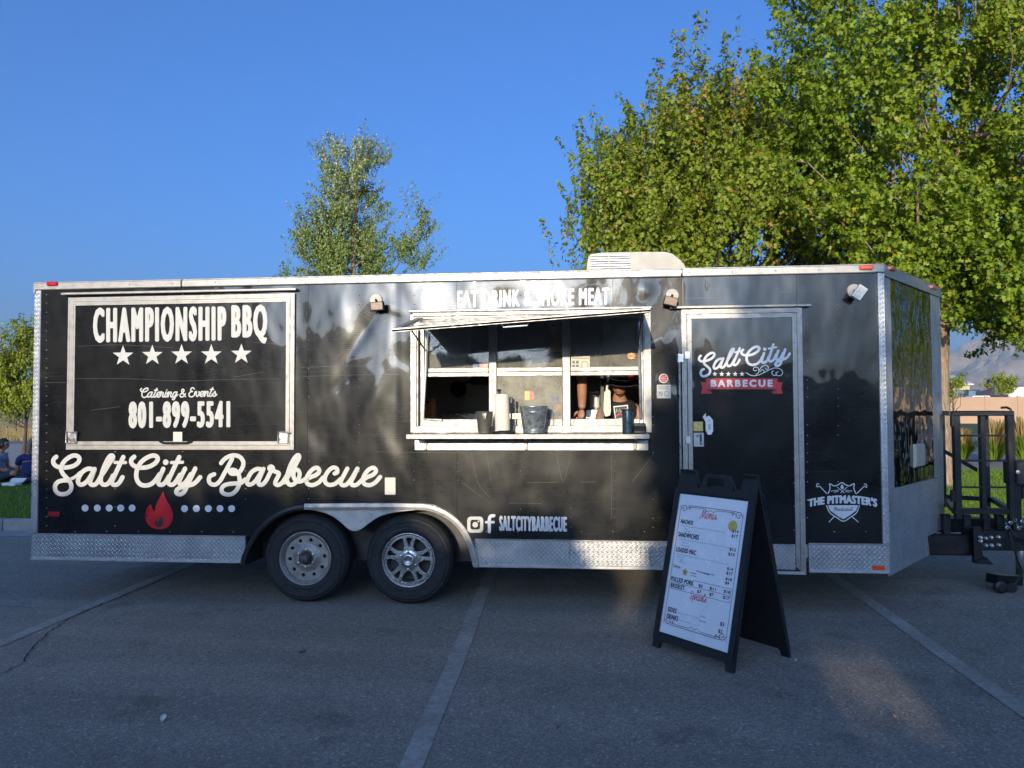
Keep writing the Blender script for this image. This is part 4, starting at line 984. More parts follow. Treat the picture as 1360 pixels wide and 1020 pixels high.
# hold-open rod, latch, hasp, sticker
x = xs(902.5, 550); MB().tube([(x, -.03, zs(466, 902)), (x, -.035, zs(640, 902))], .009, 8).bbox(x-.014, x+.03, -.04, 0, zs(482, 902), zs(470, 902), .003).build('hold_open_rod', 'steel', T)
for py in (472, 584, 700):
    z = zs(py, 910); MB().bbox(dx0+.02, dx0+.06, -.034, -.022, z-.03, z+.03, .003).build('hinge', 'steel', T)
a, b = at(920.5, 593), at(934, 574.5); lt = MB().bbox(a[0], b[0], -.034, -.018, a[2], b[2], .003).build('latch', 'alu_dull', D)
MB().box(a[0]+.045, a[0]+.06, -.036, -.0335, a[2]+.015, b[2]-.01).build('latch_slot', 'ink', lt)
mb = MB(); mb.lathe([(.001, -.045), (.011, -.04), (.011, -.033)], (a[0]+.028, 0, b[2]-.02), 'y', 12).lathe([(.001, -.045), (.011, -.04), (.011, -.033)], (b[0]-.018, 0, a[2]+.028), 'y', 12); mb.build('keyhole', 'bolt', lt)
a, b = at(920.5, 572.5), at(933, 560); MB().box(a[0], b[0], -.0200, -.0188, a[2], b[2]).build('warning_sticker', 'yellow', D)
hp = [(937, 554), (941, 552), (946, 558), (946.2, 572), (944, 577), (939.5, 577), (936.5, 572), (936.3, 560), (932.5, 554), (936.5, 548.5)]
v, f = fill2d([[(float(at(a, b)[0]), float(at(a, b)[2])) for a, b in hp]]); mbh = MB()
mbh.add([(p[0], -.032, p[1]) for p in v], f).add([(p[0], -.019, p[1]) for p in v], f)
P = [(float(at(a, b)[0]), float(at(a, b)[2])) for a, b in hp]; n = len(P); mbh.add([(p[0], -.032, p[1]) for p in P]+[(p[0], -.019, p[1]) for p in P], [(i, (i+1) % n, (i+1) % n+n, i+n) for i in range(n)])
hs = mbh.build('hasp', 'white_plastic', D)
a = at(941.2, 565); MB().lathe([(.001, -.037), (.007, -.036), (.007, -.03)], (a[0], 0, a[2]+.04), 'y', 12).box(a[0]-.009, a[0]+.009, -.0345, -.031, a[2]-.03, a[2]+.012).build('keeper', 'alu_dull', hs)

# ---- wheel arch trim and scalloped panel
def band(path, wd, y0, y1, nm, m):
    P = [np.array(p) for p in spline(path, 3)]; k = len(P); o = []; i_ = []
    for j, p in enumerate(P):
        t = P[min(j+1, k-1)]-P[max(j-1, 0)]; t /= np.linalg.norm(t); n_ = np.array((-t[1], t[0])); o.append(p+n_*wd); i_.append(p)
    vs = []; fs = []
    for a, b in zip(i_, o):
        m1 = a*.55+b*.45; vs += [(a[0], y0, a[1]), (m1[0], y0-.003, m1[1]), (b[0], y0+.004, b[1]), (b[0], y1, b[1]), (a[0], y1, a[1])]
    for j in range(k-1):
        for q in range(5): fs.append((j*5+q, (j+1)*5+q, (j+1)*5+(q+1) % 5, j*5+(q+1) % 5))
    return mesh_obj(nm, vs, fs, m, T)
lft = arch[:7]; rgt = arch[6:]
band(lft, .040, -.03, .01, 'arch_trim', 'black_metal'); band([(a+.004 if j == 0 else a, b) for j, (a, b) in enumerate(rgt)], .046, -.03, .01, 'arch_trim', 'alu')
sc_px = [(406, 677), (425, 679.5), (440, 685), (452, 693.5), (461, 701.5), (468, 705), (474, 705), (481, 701.5), (491, 694), (504, 686), (518, 681.5), (534, 679.3), (556, 677)]
scp = [(float(at(a, b)[0]), float(at(a, b)[2])) for a, b in sc_px]; P2 = [tuple(p) for p in spline(scp, 4)]
v, f = fill2d([P2+[(P2[-1][0], P2[-1][1]+.02), (P2[0][0], P2[0][1]+.02)]]); n = len(P2)
MB().add([(p[0], .004, p[1]) for p in v], f).add([(p[0], .004, p[1]) for p in P2]+[(p[0], .025, p[1]) for p in P2], [(i, i+1, i+1+n, i+n) for i in range(n-1)]).build('fender_infill', 'alu_dull', T)

# ---- wheels
def wheel(cx, kind):
    w_ = empty('wheel', (cx, .14, .353)); w_.parent = T; w_.location = Vector((cx-3.4, .14-1.24, .353))
    c = (cx, .0, .353); y0, y1 = .03, .25
    MB().lathe([(.205, y0+.022), (.212, y0+.008), (.235, y0+.003), (.240, y0+.000), (.244, y0+.003), (.262, y0+.001), (.285, y0+.0), (.296, y0+.001), (.298, y0-.003), (.304, y0-.003), (.306, y0+.004), (.318, y0+.010), (.322, y0+.006), (.326, y0+.011), (.337, y0+.028), (.345, y0+.034), (.352, y0+.06), (.353, (y0+y1)/2), (.352, y1-.06), (.337, y1-.025), (.285, y1), (.212, y1-.01)], c, 'y', 64).build('tyre', 'rubber', w_, True)
    rim = MB().lathe([(.2125, y0+.02), (.214, y0+.004), (.210, y0-.001), (.204, y0+.002), (.199, y0+.012), (.190, y0+.022), (.184, y0+.03), (.178, y0+.09), (.172, y0+.17)], c, 'y', 48).build('rim', 'rim_steel' if kind == 'steel' else 'rim_alloy', w_, True)
    def disc(loops, y, th, m, nm, par):
        v, f = fill2d(loops, th/2, .002); return mesh_obj(nm, [(cx+p[0], y+p[2], .353+p[1]) for p in v], f, m, par)
    circ = lambda r, n=40, a=0, o=(0, 0): [(o[0]+r*cos(2*pi*i/n+a), o[1]+r*sin(2*pi*i/n+a)) for i in range(n)]
    mbk = MB().lathe([(.001, y0+.1), (.17, y0+.1)], c, 'y', 24); mbk.build('brake_drum', 'interior_dark', w_)
    if kind == 'steel':
        lp = [circ(.186)]+[circ(.0165, 14, 0, (.143*cos(2*pi*(k+.15)/10), .143*sin(2*pi*(k+.15)/10))) for k in range(10)]
        disc(lp, y0+.055, .008, 'rim_steel', 'wheel_disc', w_)
        MB().lathe([(.118, y0+.052), (.112, y0+.046), (.09, y0+.045), (.083, y0+.030), (.052, y0+.028), (.05, y0+.05)], c, 'y', 40).build('hub_plate', 'rim_steel', w_, True)
        MB().lathe([(.048, y0+.05), (.048, y0+.0), (.042, y0-.012), (.038, y0-.03), (.026, y0-.036), (.001, y0-.037)], c, 'y', 24).build('hub_cap', 'hub', w_, True)
        rb, yl = .068, y0+.028
    else:
        lps = [circ(.192)]
        for k in range(5):
            a = 2*pi*k/5+pi/2-.02; P = lambda r, t: (r*cos(a+t), r*sin(a+t))
            # big opening between spoke pairs, small slot inside each pair
            lps.append([P(.176, .30), P(.18, .45), P(.181, .628), P(.18, .81), P(.176, .96), P(.15, .985), P(.115, .95), P(.09, .80), P(.083, .628), P(.09, .46), P(.115, .31), P(.15, .27)])
            lps.append([P(.176, -.155), P(.179, 0), P(.176, .155), P(.145, .13), P(.112, .06), P(.1, 0), P(.112, -.06), P(.145, -.13)])
        disc(lps, y0+.022, .022, 'rim_alloy', 'wheel_spokes', w_)
        MB().lathe([(.085, y0+.03), (.083, y0+.008), (.072, y0+.004), (.055, y0+.006), (.052, y0-.004), (.046, y0-.012), (.03, y0-.014), (.028, y0-.010), (.001, y0-.010)], c, 'y', 40).build('hub_cap', 'rim_alloy', w_, True)
        rb, yl = .068, y0+.004
    for k in range(6):
        a = 2*pi*(k+.5)/6; MB().lathe([(.001, yl-.022), (.008, yl-.020), (.0095, yl)], (cx+rb*cos(a), 0, .353+rb*sin(a)), 'y', 8).build('lug_nut', 'bolt', w_)
    return w_
wheel(2.306, 'steel'); wheel(3.146, 'alloy')
for cx in (2.306, 3.146):
    MB().lathe([(.21, 2.2), (.34, 2.21), (.353, 2.26), (.353, 2.36), (.34, 2.42), (.21, 2.43)], (cx, 0, .353), 'y', 32).build('far_tyre', 'rubber', T, True)
    MB().tube([(cx, .25, .353), (cx, 2.2, .353)], .04, 10).build('axle', 'black_metal', T)
MB().box(2.4, 3.05, .38, .44, .40, .46).build('equaliser', 'black_metal', T)

# ---- floodlights
def flood(px, py, hx, hy, ang, lensm):
    a = at(px, py); r = .052
    fl = MB().lathe([(r, 0), (r, -.012), (r*.9, -.02), (.001, -.021)], (a[0], .001, a[2]), 'y', 28).build('floodlight', 'cream', T)
    b = at(px+hx, py+hy, -.09); c_, s_ = cos(ang), sin(ang); P = []
    for y, k in ((-.04, .8), (-.075, 1.), (-.115, 1.), (-.12, .92)):
        for sx, sz in ((-1, -1), (1, -1), (1, 1), (-1, 1)):
            u, w2 = sx*.052*k, sz*.034*k; P.append((b[0]+u*c_-w2*s_, y, b[2]+u*s_+w2*c_-(.0)))
    fs = [(0, 1, 2, 3), (12, 15, 14, 13)]+[(q*4+i, q*4+(i+1) % 4, q*4+4+(i+1) % 4, q*4+4+i) for q in range(3) for i in range(4)]
    MB().add(P, fs).build('lamp_head', 'black' if lensm != 'lens' else 'white_plastic', fl)
    Q = [(b[0]+sx*.044*c_-sz*.026*s_, -.1215, b[2]+sx*.044*s_+sz*.026*c_) for sx, sz in ((-1, -1), (1, -1), (1, 1), (-1, 1))]
    MB().add(Q+[(p[0], p[1]+.003, p[2]) for p in Q], [(0, 1, 2, 3), (4, 7, 6, 5)]+[(i, i+4, (i+1) % 4+4, (i+1) % 4) for i in range(4)]).build('lamp_lens', lensm, fl)
    MB().tube([(a[0], -.015, a[2]), (b[0]*.5+a[0]*.5, -.05, (a[2]+b[2])/2), (b[0], -.06, b[2])], .010, 8).build('swivel', 'black', fl)
flood(500, 398.5, 1.5, 8.5, .06, 'brown_lens'); flood(892.5, 392.5, -2, 8, -.25, 'brown_lens'); flood(1133.5, 386.5, 7, 2.5, .95, 'lens')

# ---- roof air conditioner: cream shell with louvres
def acu():
    Y0, Y1 = .75, 1.6
    P = [(779, 366), (779.5, 352), (781.5, 341), (785, 337.5), (800, 335.5), (845, 334.5), (884, 334.5), (893, 337), (902, 344), (909, 352), (914.5, 366)]
    q = [(float(at(a, b, Y0)[0]), max(2.6, float(at(a, b, Y0)[2]))) for a, b in P]
    t = tag(MB().prism(q, Y0, Y1).build('air_conditioner', 'cream', T))
    # louvre field: raised frame and slats
    x0, z1 = at(783.5, 338.5, Y0)[0], at(786, 338.5, Y0)[2]; x1 = at(836, 337, Y0)[0]
    for side, (xa, xb) in enumerate(((784.5, 807), (809.5, 836))):
        for i in range(7):
            py0 = 339.3+i*3.25; a = at(xa-(.6*i*.3 if side == 0 else -.0), py0, Y0); b = at(xb+.35*i, py0-.5*(side == 1)-1.3*(side == 1)*0, Y0)
            MB().bbox(float(a[0]), float(b[0]), Y0-.012, Y0-.0005, float(b[2])-.0062, float(b[2])+.0062, .001).build('louvre_slat', 'white_plastic', t)
            MB().box(float(a[0]), float(b[0]), Y0-.003, Y0-.001, float(b[2])-.0135, float(b[2])-.0063).build('louvre_gap', 'ink', t)
    a = at(842, 340, Y0); MB().box(a[0], a[0]+.006, Y0-.004, Y0-.001, 2.63, float(a[2])).build('shell_seam', 'cream', t)
acu()

# ---- serving window
WS = tag(ring(MB(), W0-.042, W1+.042, WZ0-.036, WZ1+.03, .045, -.02, .002).build('serving_window_frame', 'alu', T))
MB().box(W0, W0+.012, -.0, .12, WZ0, WZ1).build('jamb_lining', 'alu_dull', WS); MB().box(W1-.012, W1, .0, .12, WZ0, WZ1).build('jamb_lining', 'alu_dull', WS)
MB().box(W0, W1, 0, .12, WZ1-.01, WZ1).build('jamb_lining', 'alu_dull', WS); MB().box(W0, W1, -.0, .12, WZ0, WZ0+.012).build('jamb_lining', 'alu', WS)
YW_ = .06
xw = lambda px, py=500: float(at(px, py, YW_)[0]); zw = lambda py, px=700: float(at(px, py, YW_)[2])
m1a, m1b, m2a, m2b = xw(649.5), xw(660), xw(747), xw(757.5); xl, xr = xw(563.5), xw(849)
za, zb2 = zw(499.5), zw(488)
for a, b in ((m1a, m1b), (m2a, m2b)): MB().bbox(a, b, YW_-.02, YW_+.03, WZ0, WZ1, .004).build('mullion', 'alu', WS)
for a_, b_ in ((xl-.03, xl), (xr, xr+.03)): MB().bbox(a_, b_, YW_-.01, YW_+.03, WZ0, WZ1, .003).build('side_track', 'alu_dull', WS)
for a, b in ((xl, m1a), (m1b, m2a), (m2b, xr)):
    up = MB().bbox(a+.001, b-.001, YW_-.012, YW_+.012, za, (za+zb2)/2-.001, .003).bbox(a+.001, b-.001, YW_-.008, YW_+.014, (za+zb2)/2+.001, zb2, .003).build('sash_rail', 'alu', WS)
    MB().box(a+.002, b-.002, YW_+.016, YW_+.02, zb2-.01, WZ1-.01).build('window_pane', 'glass', WS)
    MB().bbox(a+.001, b-.001, YW_-.02, YW_+.02, WZ0+.012, zw(556.5), .003).build('sash_rail', 'alu', WS)
MB().box(m1b+.002, m2a-.002, YW_-.004, YW_, zw(557), za+.004).build('window_pane', 'glass_dirty', WS)
MB().tube([(xw(567.5), .02, zw(440)), (xw(567), .0, zw(500)), (xw(563.8), .0, zw(556)), (xw(588), .02, zw(557.5))], .008, 8).build('gas_strut', 'white_plastic', WS)
MB().tube([(xw(848), -.01, zw(432)), (xw(850), -.01, zw(556))], .011, 8).build('gas_strut', 'steel', WS)
ow = on_plane(YW_, .006)
# stickers on the panes
def pane_quad(mb, a, b, c, d, h=0.): mb.add(ow([(a, b), (c, b), (c, d), (a, d)], h), [(0, 1, 2, 3)])
fl = MB(); pane_quad(fl, 628, 482, 648, 494); fg = fl.build('flag_sticker', 'vinyl', WS)
mbs = MB()
for i in range(7): pane_quad(mbs, 628, 482+i*1.72, 648, 482.85+i*1.72, .0006)
mbs.build('red_stripes', 'red', fg); mbs = MB(); pane_quad(mbs, 628, 482, 637, 487.8, .0012); mbs.build('blue_canton', 'blue_print', fg)
mbs = MB(); pane_quad(mbs, 758.5, 473, 783.5, 491); ps = mbs.build('permit_sticker', 'sticker', WS)
mbs = MB()
for i in range(4): pane_quad(mbs, 760+(i % 2)*5, 479+(i//2)*5.5, 763.6+(i % 2)*5, 483+(i//2)*5.5, .0006)
for a in range(16): t0 = 2*pi*a/16; t1 = 2*pi*(a+1)/16; stroke(mbs, ow, [(776.5+4.6*cos(t0), 484.5+4.6*sin(t0)), (776.5+4.6*cos(t1), 484.5+4.6*sin(t1))], .7, smooth=False)
pane_quad(mbs, 760, 475.3, 782, 476.3, .0006); mbs.build('print', 'ink_grey', ps)
mbs = MB()
st_ = [(838.5+(6.3 if i % 2 == 0 else 4.3)*cos(pi*i/8), 473+(5.3 if i % 2 == 0 else 3.6)*sin(pi*i/8)) for i in range(16)]; mbs.add(ow(st_), [tuple(range(16))]); ys = mbs.build('badge_sticker', 'yellow', WS)
mbs = MB(); fat_text(mbs, on_plane(YW_, .008), 'BBQ', ((834, 470.8), (843, 470.8), (834, 475), (843, 475)), .3, .3, n=6); mbs.build('lettering', 'red', ys)
mbs = MB(); pane_quad(mbs, 724, 537, 746.5, 556); 
w2 = on_plane(YW_, .0066)
lt2 = MB(); fat_text(lt2, w2, 'BBQ', ((726.5, 547), (745, 547), (726.5, 552.6), (745, 552.6)), .35, .3, n=6); fat_text(lt2, w2, 'UT', ((727, 538.3), (736.5, 538.3), (727, 544.4), (736.5, 544.4)), .35, .3, n=6)
stroke(lt2, w2, [(727, 536), (744.5, 536)], .7, smooth=False)
lt2.build('lettering', 'ink_grey', WS)
pg = MB(); v = [(730.5, 527), (733, 524.6), (736, 526), (740, 525.4), (743.4, 527.4), (742, 529), (742.3, 532), (740.6, 532.4), (740, 530.5), (735, 530.6), (734.4, 532.6), (732.8, 532.4), (732.6, 529.6)]; poly(pg, w2, v); pg.build('pig_print', 'ink_grey', WS)
fr = MB()
for i in range(20): t0 = 2*pi*i/20; t1 = 2*pi*(i+1)/20; stroke(fr, w2, [(741.6+2.5*cos(t0), 541.6+2.5*sin(t0)), (741.6+2.5*cos(t1), 541.6+2.5*sin(t1))], 1.2, smooth=False)
fr.build('ring_print', 'orange', WS)
mbs = MB(); pane_quad(mbs, 697, 519.5, 703.5, 531); mbs.build('small_sticker', 'yellow', WS); mbs = MB(); pane_quad(mbs, 704.5, 519, 709.5, 530.5); mbs.build('small_sticker', 'red', WS)
# awning hatch: hinged above the opening, sagging at its outer edge
A0 = np.array((W0+.01, -.022, zs(425.5, 560))); A1 = np.array((W1-.01, -.022, zs(417.5, 850))); B0 = at(521, 440.5, -1.0); B1 = at(864, 413.5, -1.0)
def aw(u, v_, h=0.): p = (A0*(1-u)+A1*u)*(1-v_)+(B0*(1-u)+B1*u)*v_; return (p[0], p[1], p[2]+h)
def awslab(u0, u1, v0, v1, h0, h1, nm, m, par, nseg=8):
    vs = []; fs = []
    for i in range(nseg+1):
        for j in range(nseg+1):
            u = u0+(u1-u0)*i/nseg; v_ = v0+(v1-v0)*j/nseg; vs += [aw(u, v_, h0), aw(u, v_, h1)]
    k = nseg+1
    for i in range(nseg):
        for j in range(nseg):
            a, b, c, d = (i*k+j)*2, ((i+1)*k+j)*2, ((i+1)*k+j+1)*2, (i*k+j+1)*2; fs += [(a, d, c, b), (a+1, b+1, c+1, d+1)]
    for i in range(nseg):
        for (p, q) in (((i*k)*2, ((i+1)*k)*2), ((i*k+nseg)*2, ((i+1)*k+nseg)*2), (i*2, (i+1)*2), ((nseg*k+i)*2, (nseg*k+i+1)*2)): fs.append((p, q, q+1, p+1))
    return mesh_obj(nm, vs, fs, m, par)
AW = awslab(0, 1, 0, 1, 0, .012, 'awning_hatch', 'skin', T)
for u0, u1, v0, v1 in ((0, 1, .958, 1), (0, .026, 0, .956), (.974, 1, 0, .956)): awslab(u0, u1, v0, v1, -.004, .021, 'edge_frame', 'alu', AW, 4)
MB().bbox(xs(544, 415), xs(865, 408), -.04, 0, zs(413.2, 700), zs(410.2, 700), .004).build('drip_rail', 'alu', T)
MB().bbox(xs(549, 415), xs(862, 410), -.034, -.0, zs(418.6, 700), zs(413.6, 700), .004).bbox(xs(549, 415), xs(862, 410), -.028, -.0, zs(422.5, 700), zs(419, 700), .003).build('hinge_plate', 'alu', T)
for u in (.02, .98):
    p = aw(u, .55, -.01); MB().tube([(p[0], -.02, WZ1-.25), p], .007, 6).build('awning_strut', 'black_metal', T)
MB().tube([aw(.43, .97, -.0), aw(.435, .96, -.03), aw(.53, .96, -.03), aw(.535, .97, -.0)], .006, 6).build('pull_handle', 'steel', AW)
# shelf below the opening
SZ = 1.352; SY = -.30
q0, q1 = at(539.5, 576, SY), at(862.5, 576, SY)
SH = MB().bbox(q0[0], q1[0], SY, -.01, SZ-.018, SZ, .002).bbox(q0[0], q1[0], SY-.004, SY, SZ-.033, SZ+.001, .002).build('serving_shelf', 'alu', T)
MB().bbox(xs(551, 590), xs(861, 590), -.010, .0, zs(598, 700), zs(584.5, 700), .003).build('shelf_back_plate', 'mill', T)
for px in (566, 699, 843):
    a = xs(px, 590); MB().bbox(a-.012, a+.012, -.03, -.010, zs(597, px), zs(584, px), .003).bar((a, -.02, SZ-.05), (a, SY+.04, SZ-.02), .014, .02).tube([(a+.03, -.06, SZ-.035), (a-.03, -.06, SZ-.035)], .008, 6).build('shelf_bracket', 'alu', SH)

# ---- stickers on the side
on0 = on_plane(0, .004, dent)
mb = MB(); blob(mb, on0, (881.3, 502.6), 6.3, 22); s1_ = mb.build('round_sticker', 'sticker', T)
mb = MB(); blob(mb, on_plane(0, .0046, dent), (881.3, 502.6), 5.0, 22); mb.build('round_print', 'red', s1_)
mb = MB(); stroke(mb, on_plane(0, .0052, dent), [(877.8, 501), (885, 500.6)], .7, smooth=False); stroke(mb, on_plane(0, .0052, dent), [(877.6, 503.2), (885.2, 502.8)], .9, smooth=False); stroke(mb, on_plane(0, .0052, dent), [(879, 505.3), (884, 505)], .6, smooth=False); mb.build('print', 'vinyl', s1_)
mb = MB(); mb.add(on0([(872.3, 511), (891, 511), (891, 529), (872.3, 529)]), [(0, 1, 2, 3)]); s2_ = mb.build('square_sticker', 'vinyl', T)
mb = MB(); fat_text(mb, on_plane(0, .0046, dent), '70', ((874, 520), (880, 520), (874, 526), (880, 526)), .2, .2, n=5)
for i in range(14): t0 = 2*pi*i/14; t1 = t0+2*pi/14; stroke(mb, on_plane(0, .0046, dent), [(885.3+3.3*cos(t0), 522.8+3.3*sin(t0)), (885.3+3.3*cos(t1), 522.8+3.3*sin(t1))], .6, smooth=False)
for y_ in (513.6, 515.8): stroke(mb, on_plane(0, .0046, dent), [(874.5, y_), (888.5, y_)], .6, smooth=False)
mb.build('print', 'ink_grey', s2_)
a, b = at(511.5, 657), at(526, 634); MB().bbox(a[0], b[0], -.016, -.002, a[2], b[2], .004).build('vent_cover', 'sticker', T)
# rivets and screws (too small to pick apart)
mb = MB()
def screw(px, py, r=.0042, y=-.0055, Y=0): a = at(px, py, Y); mb.lathe([(.0003, y-.003), (r*.75, y-.0024), (r, y), (r, y+.006)], (a[0], float(dent(a[0], a[2])) if y > -.01 else 0., a[2]), 'y', 7)
for sx_ in (61, 152, 241.5, 325, 409, 476, 549, 606.5, 690, 757, 815, 866, 1071, 1112):
    for k in range(26):
        py = 392+k*12.3+rr.uniform(-1, 1)
        if 552 < sx_ < 862 and 412 < py < 600: continue
        if 90 < sx_ < 395 and 392 < py < 600: continue
        if 335 < sx_ < 625 and py > 668: continue
        if py > 707: continue
        if rr.random() < .55 or sx_ < 70: screw(sx_+1.2, py+(sx_-600)*.002)
for sx_ in range(100, 1165, 42):
    if 340 < sx_ < 625: continue
    if 880 < sx_ < 1070: continue
    screw(sx_, 706); screw(sx_+10, 741+(sx_)*.016, .005, -.016)
for sx_ in range(60, 1170, 57): screw(sx_, 380.5-(sx_-50)*.0205, .006, -.024)
for i in range(8):
    screw(94.5, 402+i*27, .004, -.024); screw(390.5, 398+i*27, .004, -.024)
for i in range(11):
    screw(909.5, 420+i*30, .004, -.024); screw(917.5, 424+i*30, .004, -.03); screw(1053.5, 424+i*31, .004, -.03); screw(1063.5, 420+i*31, .004, -.024)
tag(mb.build('screws', 'bolt', T, True), kind='stuff')
# scuffs worn round the swivelling floodlights, long scratches
mb = MB()
for (cx_, cy_, rads, a0, a1) in ((500, 398, (20, 24, 28), .75, 2.9), (1133, 386, (21, 25, 30, 34), .5, 3.4)):
    for r_ in rads:
        pts = [(cx_+r_*cos(a0+(a1-a0)*t/14), cy_+r_*sin(a0+(a1-a0)*t/14)*.98) for t in range(15)]; stroke(mb, on_plane(0, .0012, dent), pts, .22, 2)
for P in ([(400, 488), (470, 486), (540, 486)], [(402, 500), (470, 498), (530, 497)], [(519, 487), (500, 505)], [(443, 478), (460, 465), (478, 462)], [(455, 492), (466, 478), (474, 473)], [(1066, 474), (1150, 472)], [(676, 668), (720, 669)], [(613, 640), (640, 660)],
          [(626, 600), (634, 640), (650, 660)], [(646, 600), (652, 640)], [(739, 603), (748, 640), (758, 604)], [(500, 600), (640, 602)], [(700, 641), (790, 640)], [(60, 508), (88, 508)], [(840, 640), (870, 600)], [(812, 602), (812, 690)]):
    stroke(mb, on_plane(0, .0012, dent), P, .24, 3)
tag(mb.build('scratches', 'scuff', T), kind='stuff')
mb = MB()
for P in ([(100, 503), (170, 503), (240, 506), (300, 504), (370, 503)], [(104, 460), (160, 458), (230, 462)], [(310, 501), (350, 494)], [(338, 455), (385, 458)], [(120, 545), (160, 540)]): stroke(mb, on_plane(-.016, .0006), P, .2, 3)
tag(mb.build('scratches', 'scuff', Hd), kind='stuff')

# ================================================================== LETTERING
Z1 = lambda ox, oy, s: (lambda P: [(ox+x/s, oy+y/s) for x, y in P])
k1, k2, k3, k4 = Z1(60, 590, 11.333), Z1(160, 590, 11.333), Z1(270, 590, 11.333), Z1(360, 590, 8.5)
S_ = k1([(172, 188), (135, 225), (130, 280), (175, 330), (250, 348), (340, 347), (435, 325), (505, 275), (525, 215), (490, 175), (420, 173), (330, 225), (268, 300), (250, 380), (288, 455), (350, 520), (398, 590), (405, 660), (370, 720), (300, 748), (222, 742), (172, 695), (165, 625), (205, 568), (270, 545), (340, 541)])
S_open = k1([(172, 188), (135, 225), (130, 280), (175, 330), (250, 348), (340, 347), (435, 325), (505, 275), (525, 215), (490, 175), (420, 173), (330, 225), (268, 300), (250, 380), (288, 455), (350, 520), (398, 590), (405, 660), (370, 720), (300, 748), (222, 742), (172, 695), (165, 625), (195, 575), (240, 560)])
Sa = k1([(340, 541), (410, 515), (470, 482), (530, 425)])
a_b = [(745, 400), (700, 372), (640, 372), (570, 415), (520, 490), (503, 560), (530, 603), (585, 598), (645, 550), (700, 470), (752, 372)]
a_s = [(752, 372), (722, 450), (690, 530), (680, 580), (705, 608), (755, 605), (800, 560), (845, 480)]
l_ = [(845, 480), (900, 400), (965, 295), (1015, 220), (1025, 180), (990, 172), (945, 230), (885, 360), (850, 480), (845, 560), (880, 605), (940, 600), (990, 545), (1030, 470)]
t_ = [(1180, 192), (1115, 330), (1040, 490), (1010, 560), (1025, 603), (1080, 608), (1130, 565), (1170, 495)]
Salt = [k1(a_b), k1(a_s), k1(l_), k1(t_), k1([(1055, 275), (1215, 275)])]
C_ = [(212, 188), (172, 225), (168, 275), (205, 320), (270, 346), (350, 352), (440, 335), (530, 285), (570, 225), (550, 182), (490, 170), (400, 205), (315, 275), (262, 370), (246, 470), (265, 550), (315, 605), (390, 620), (470, 598), (540, 535), (600, 450)]
City = [k2(C_), k2([(650, 368), (605, 470), (572, 560), (590, 605), (640, 605), (690, 560), (740, 480)]),
        k2([(890, 192), (830, 320), (760, 470), (725, 560), (750, 605), (800, 603), (850, 550), (905, 460)]), k2([(772, 275), (940, 270)]),
        k2([(975, 366), (925, 470), (888, 560), (905, 603), (950, 602), (1010, 540), (1065, 450)]),
        k2([(1128, 366), (1065, 500), (1005, 630), (955, 725), (895, 752), (850, 728), (860, 682), (920, 648), (1000, 625), (1090, 602), (1150, 560), (1205, 495)])]
City_dot = k2([(685, 270)])[0]
Barb = [k3([(270, 285), (320, 225), (400, 178), (490, 168), (565, 200), (605, 270), (595, 345), (550, 415), (500, 440), (435, 442), (405, 412), (432, 384), (490, 395), (535, 450), (553, 530), (545, 610), (505, 690), (440, 745), (365, 755), (300, 728), (284, 675), (320, 622), (400, 596), (500, 588), (575, 580), (640, 528)]),
        k3([(436, 220), (390, 310), (325, 430), (260, 545), (190, 605), (120, 597), (88, 545), (105, 482), (170, 450)]),
        k3([(900, 385), (850, 372), (800, 375), (730, 420), (680, 500), (660, 570), (685, 605), (740, 595), (800, 540), (860, 450), (912, 370)]),
        k3([(912, 370), (872, 460), (835, 550), (845, 603), (895, 605), (955, 540), (1005, 440), (1035, 395)]),
        k3([(1035, 395), (1002, 375), (1002, 345), (1030, 335), (1052, 355), (1050, 385), (1090, 412), (1135, 428), (1142, 460), (1105, 535), (1090, 590), (1130, 612), (1185, 585), (1235, 520), (1275, 450)]),
        k4([(152, 430), (185, 380), (240, 300), (295, 205), (322, 145), (305, 122), (265, 160), (220, 245), (190, 340), (185, 410), (215, 455), (265, 445), (310, 395), (328, 335), (308, 290), (275, 292), (258, 335), (270, 390), (315, 420), (365, 408), (400, 385)]),
        k4([(392, 402), (440, 375), (510, 345), (545, 305), (525, 266), (475, 280), (425, 335), (400, 400), (418, 448), (475, 460), (540, 430), (590, 375)]),
        k4([(718, 330), (748, 315), (742, 275), (700, 264), (650, 300), (612, 365), (612, 425), (655, 458), (725, 445), (790, 390)]),
        k4([(862, 275), (822, 350), (788, 425), (805, 460), (850, 455), (905, 395), (975, 275)]), k4([(978, 275), (940, 350), (905, 425), (920, 460), (970, 455), (1030, 400)]),
        k4([(1020, 420), (1080, 375), (1150, 345), (1187, 303), (1163, 266), (1110, 282), (1060, 340), (1040, 400), (1058, 448), (1120, 460), (1180, 430), (1235, 368)])]
mb = MB(); stroke(mb, ON, S_, 5.8); stroke(mb, ON, Sa, 4.1)
for P in Salt: stroke(mb, ON, P, 5.9 if P is not Salt[-1] else 4.2)
for P in City: stroke(mb, ON, P, 5.9 if P is not City[3] else 4.2)
blob(mb, ON, City_dot, 3.8)
for i, P in enumerate(Barb): stroke(mb, ON, P, 5.6)
mb.build('script_lettering', 'vinyl', T)

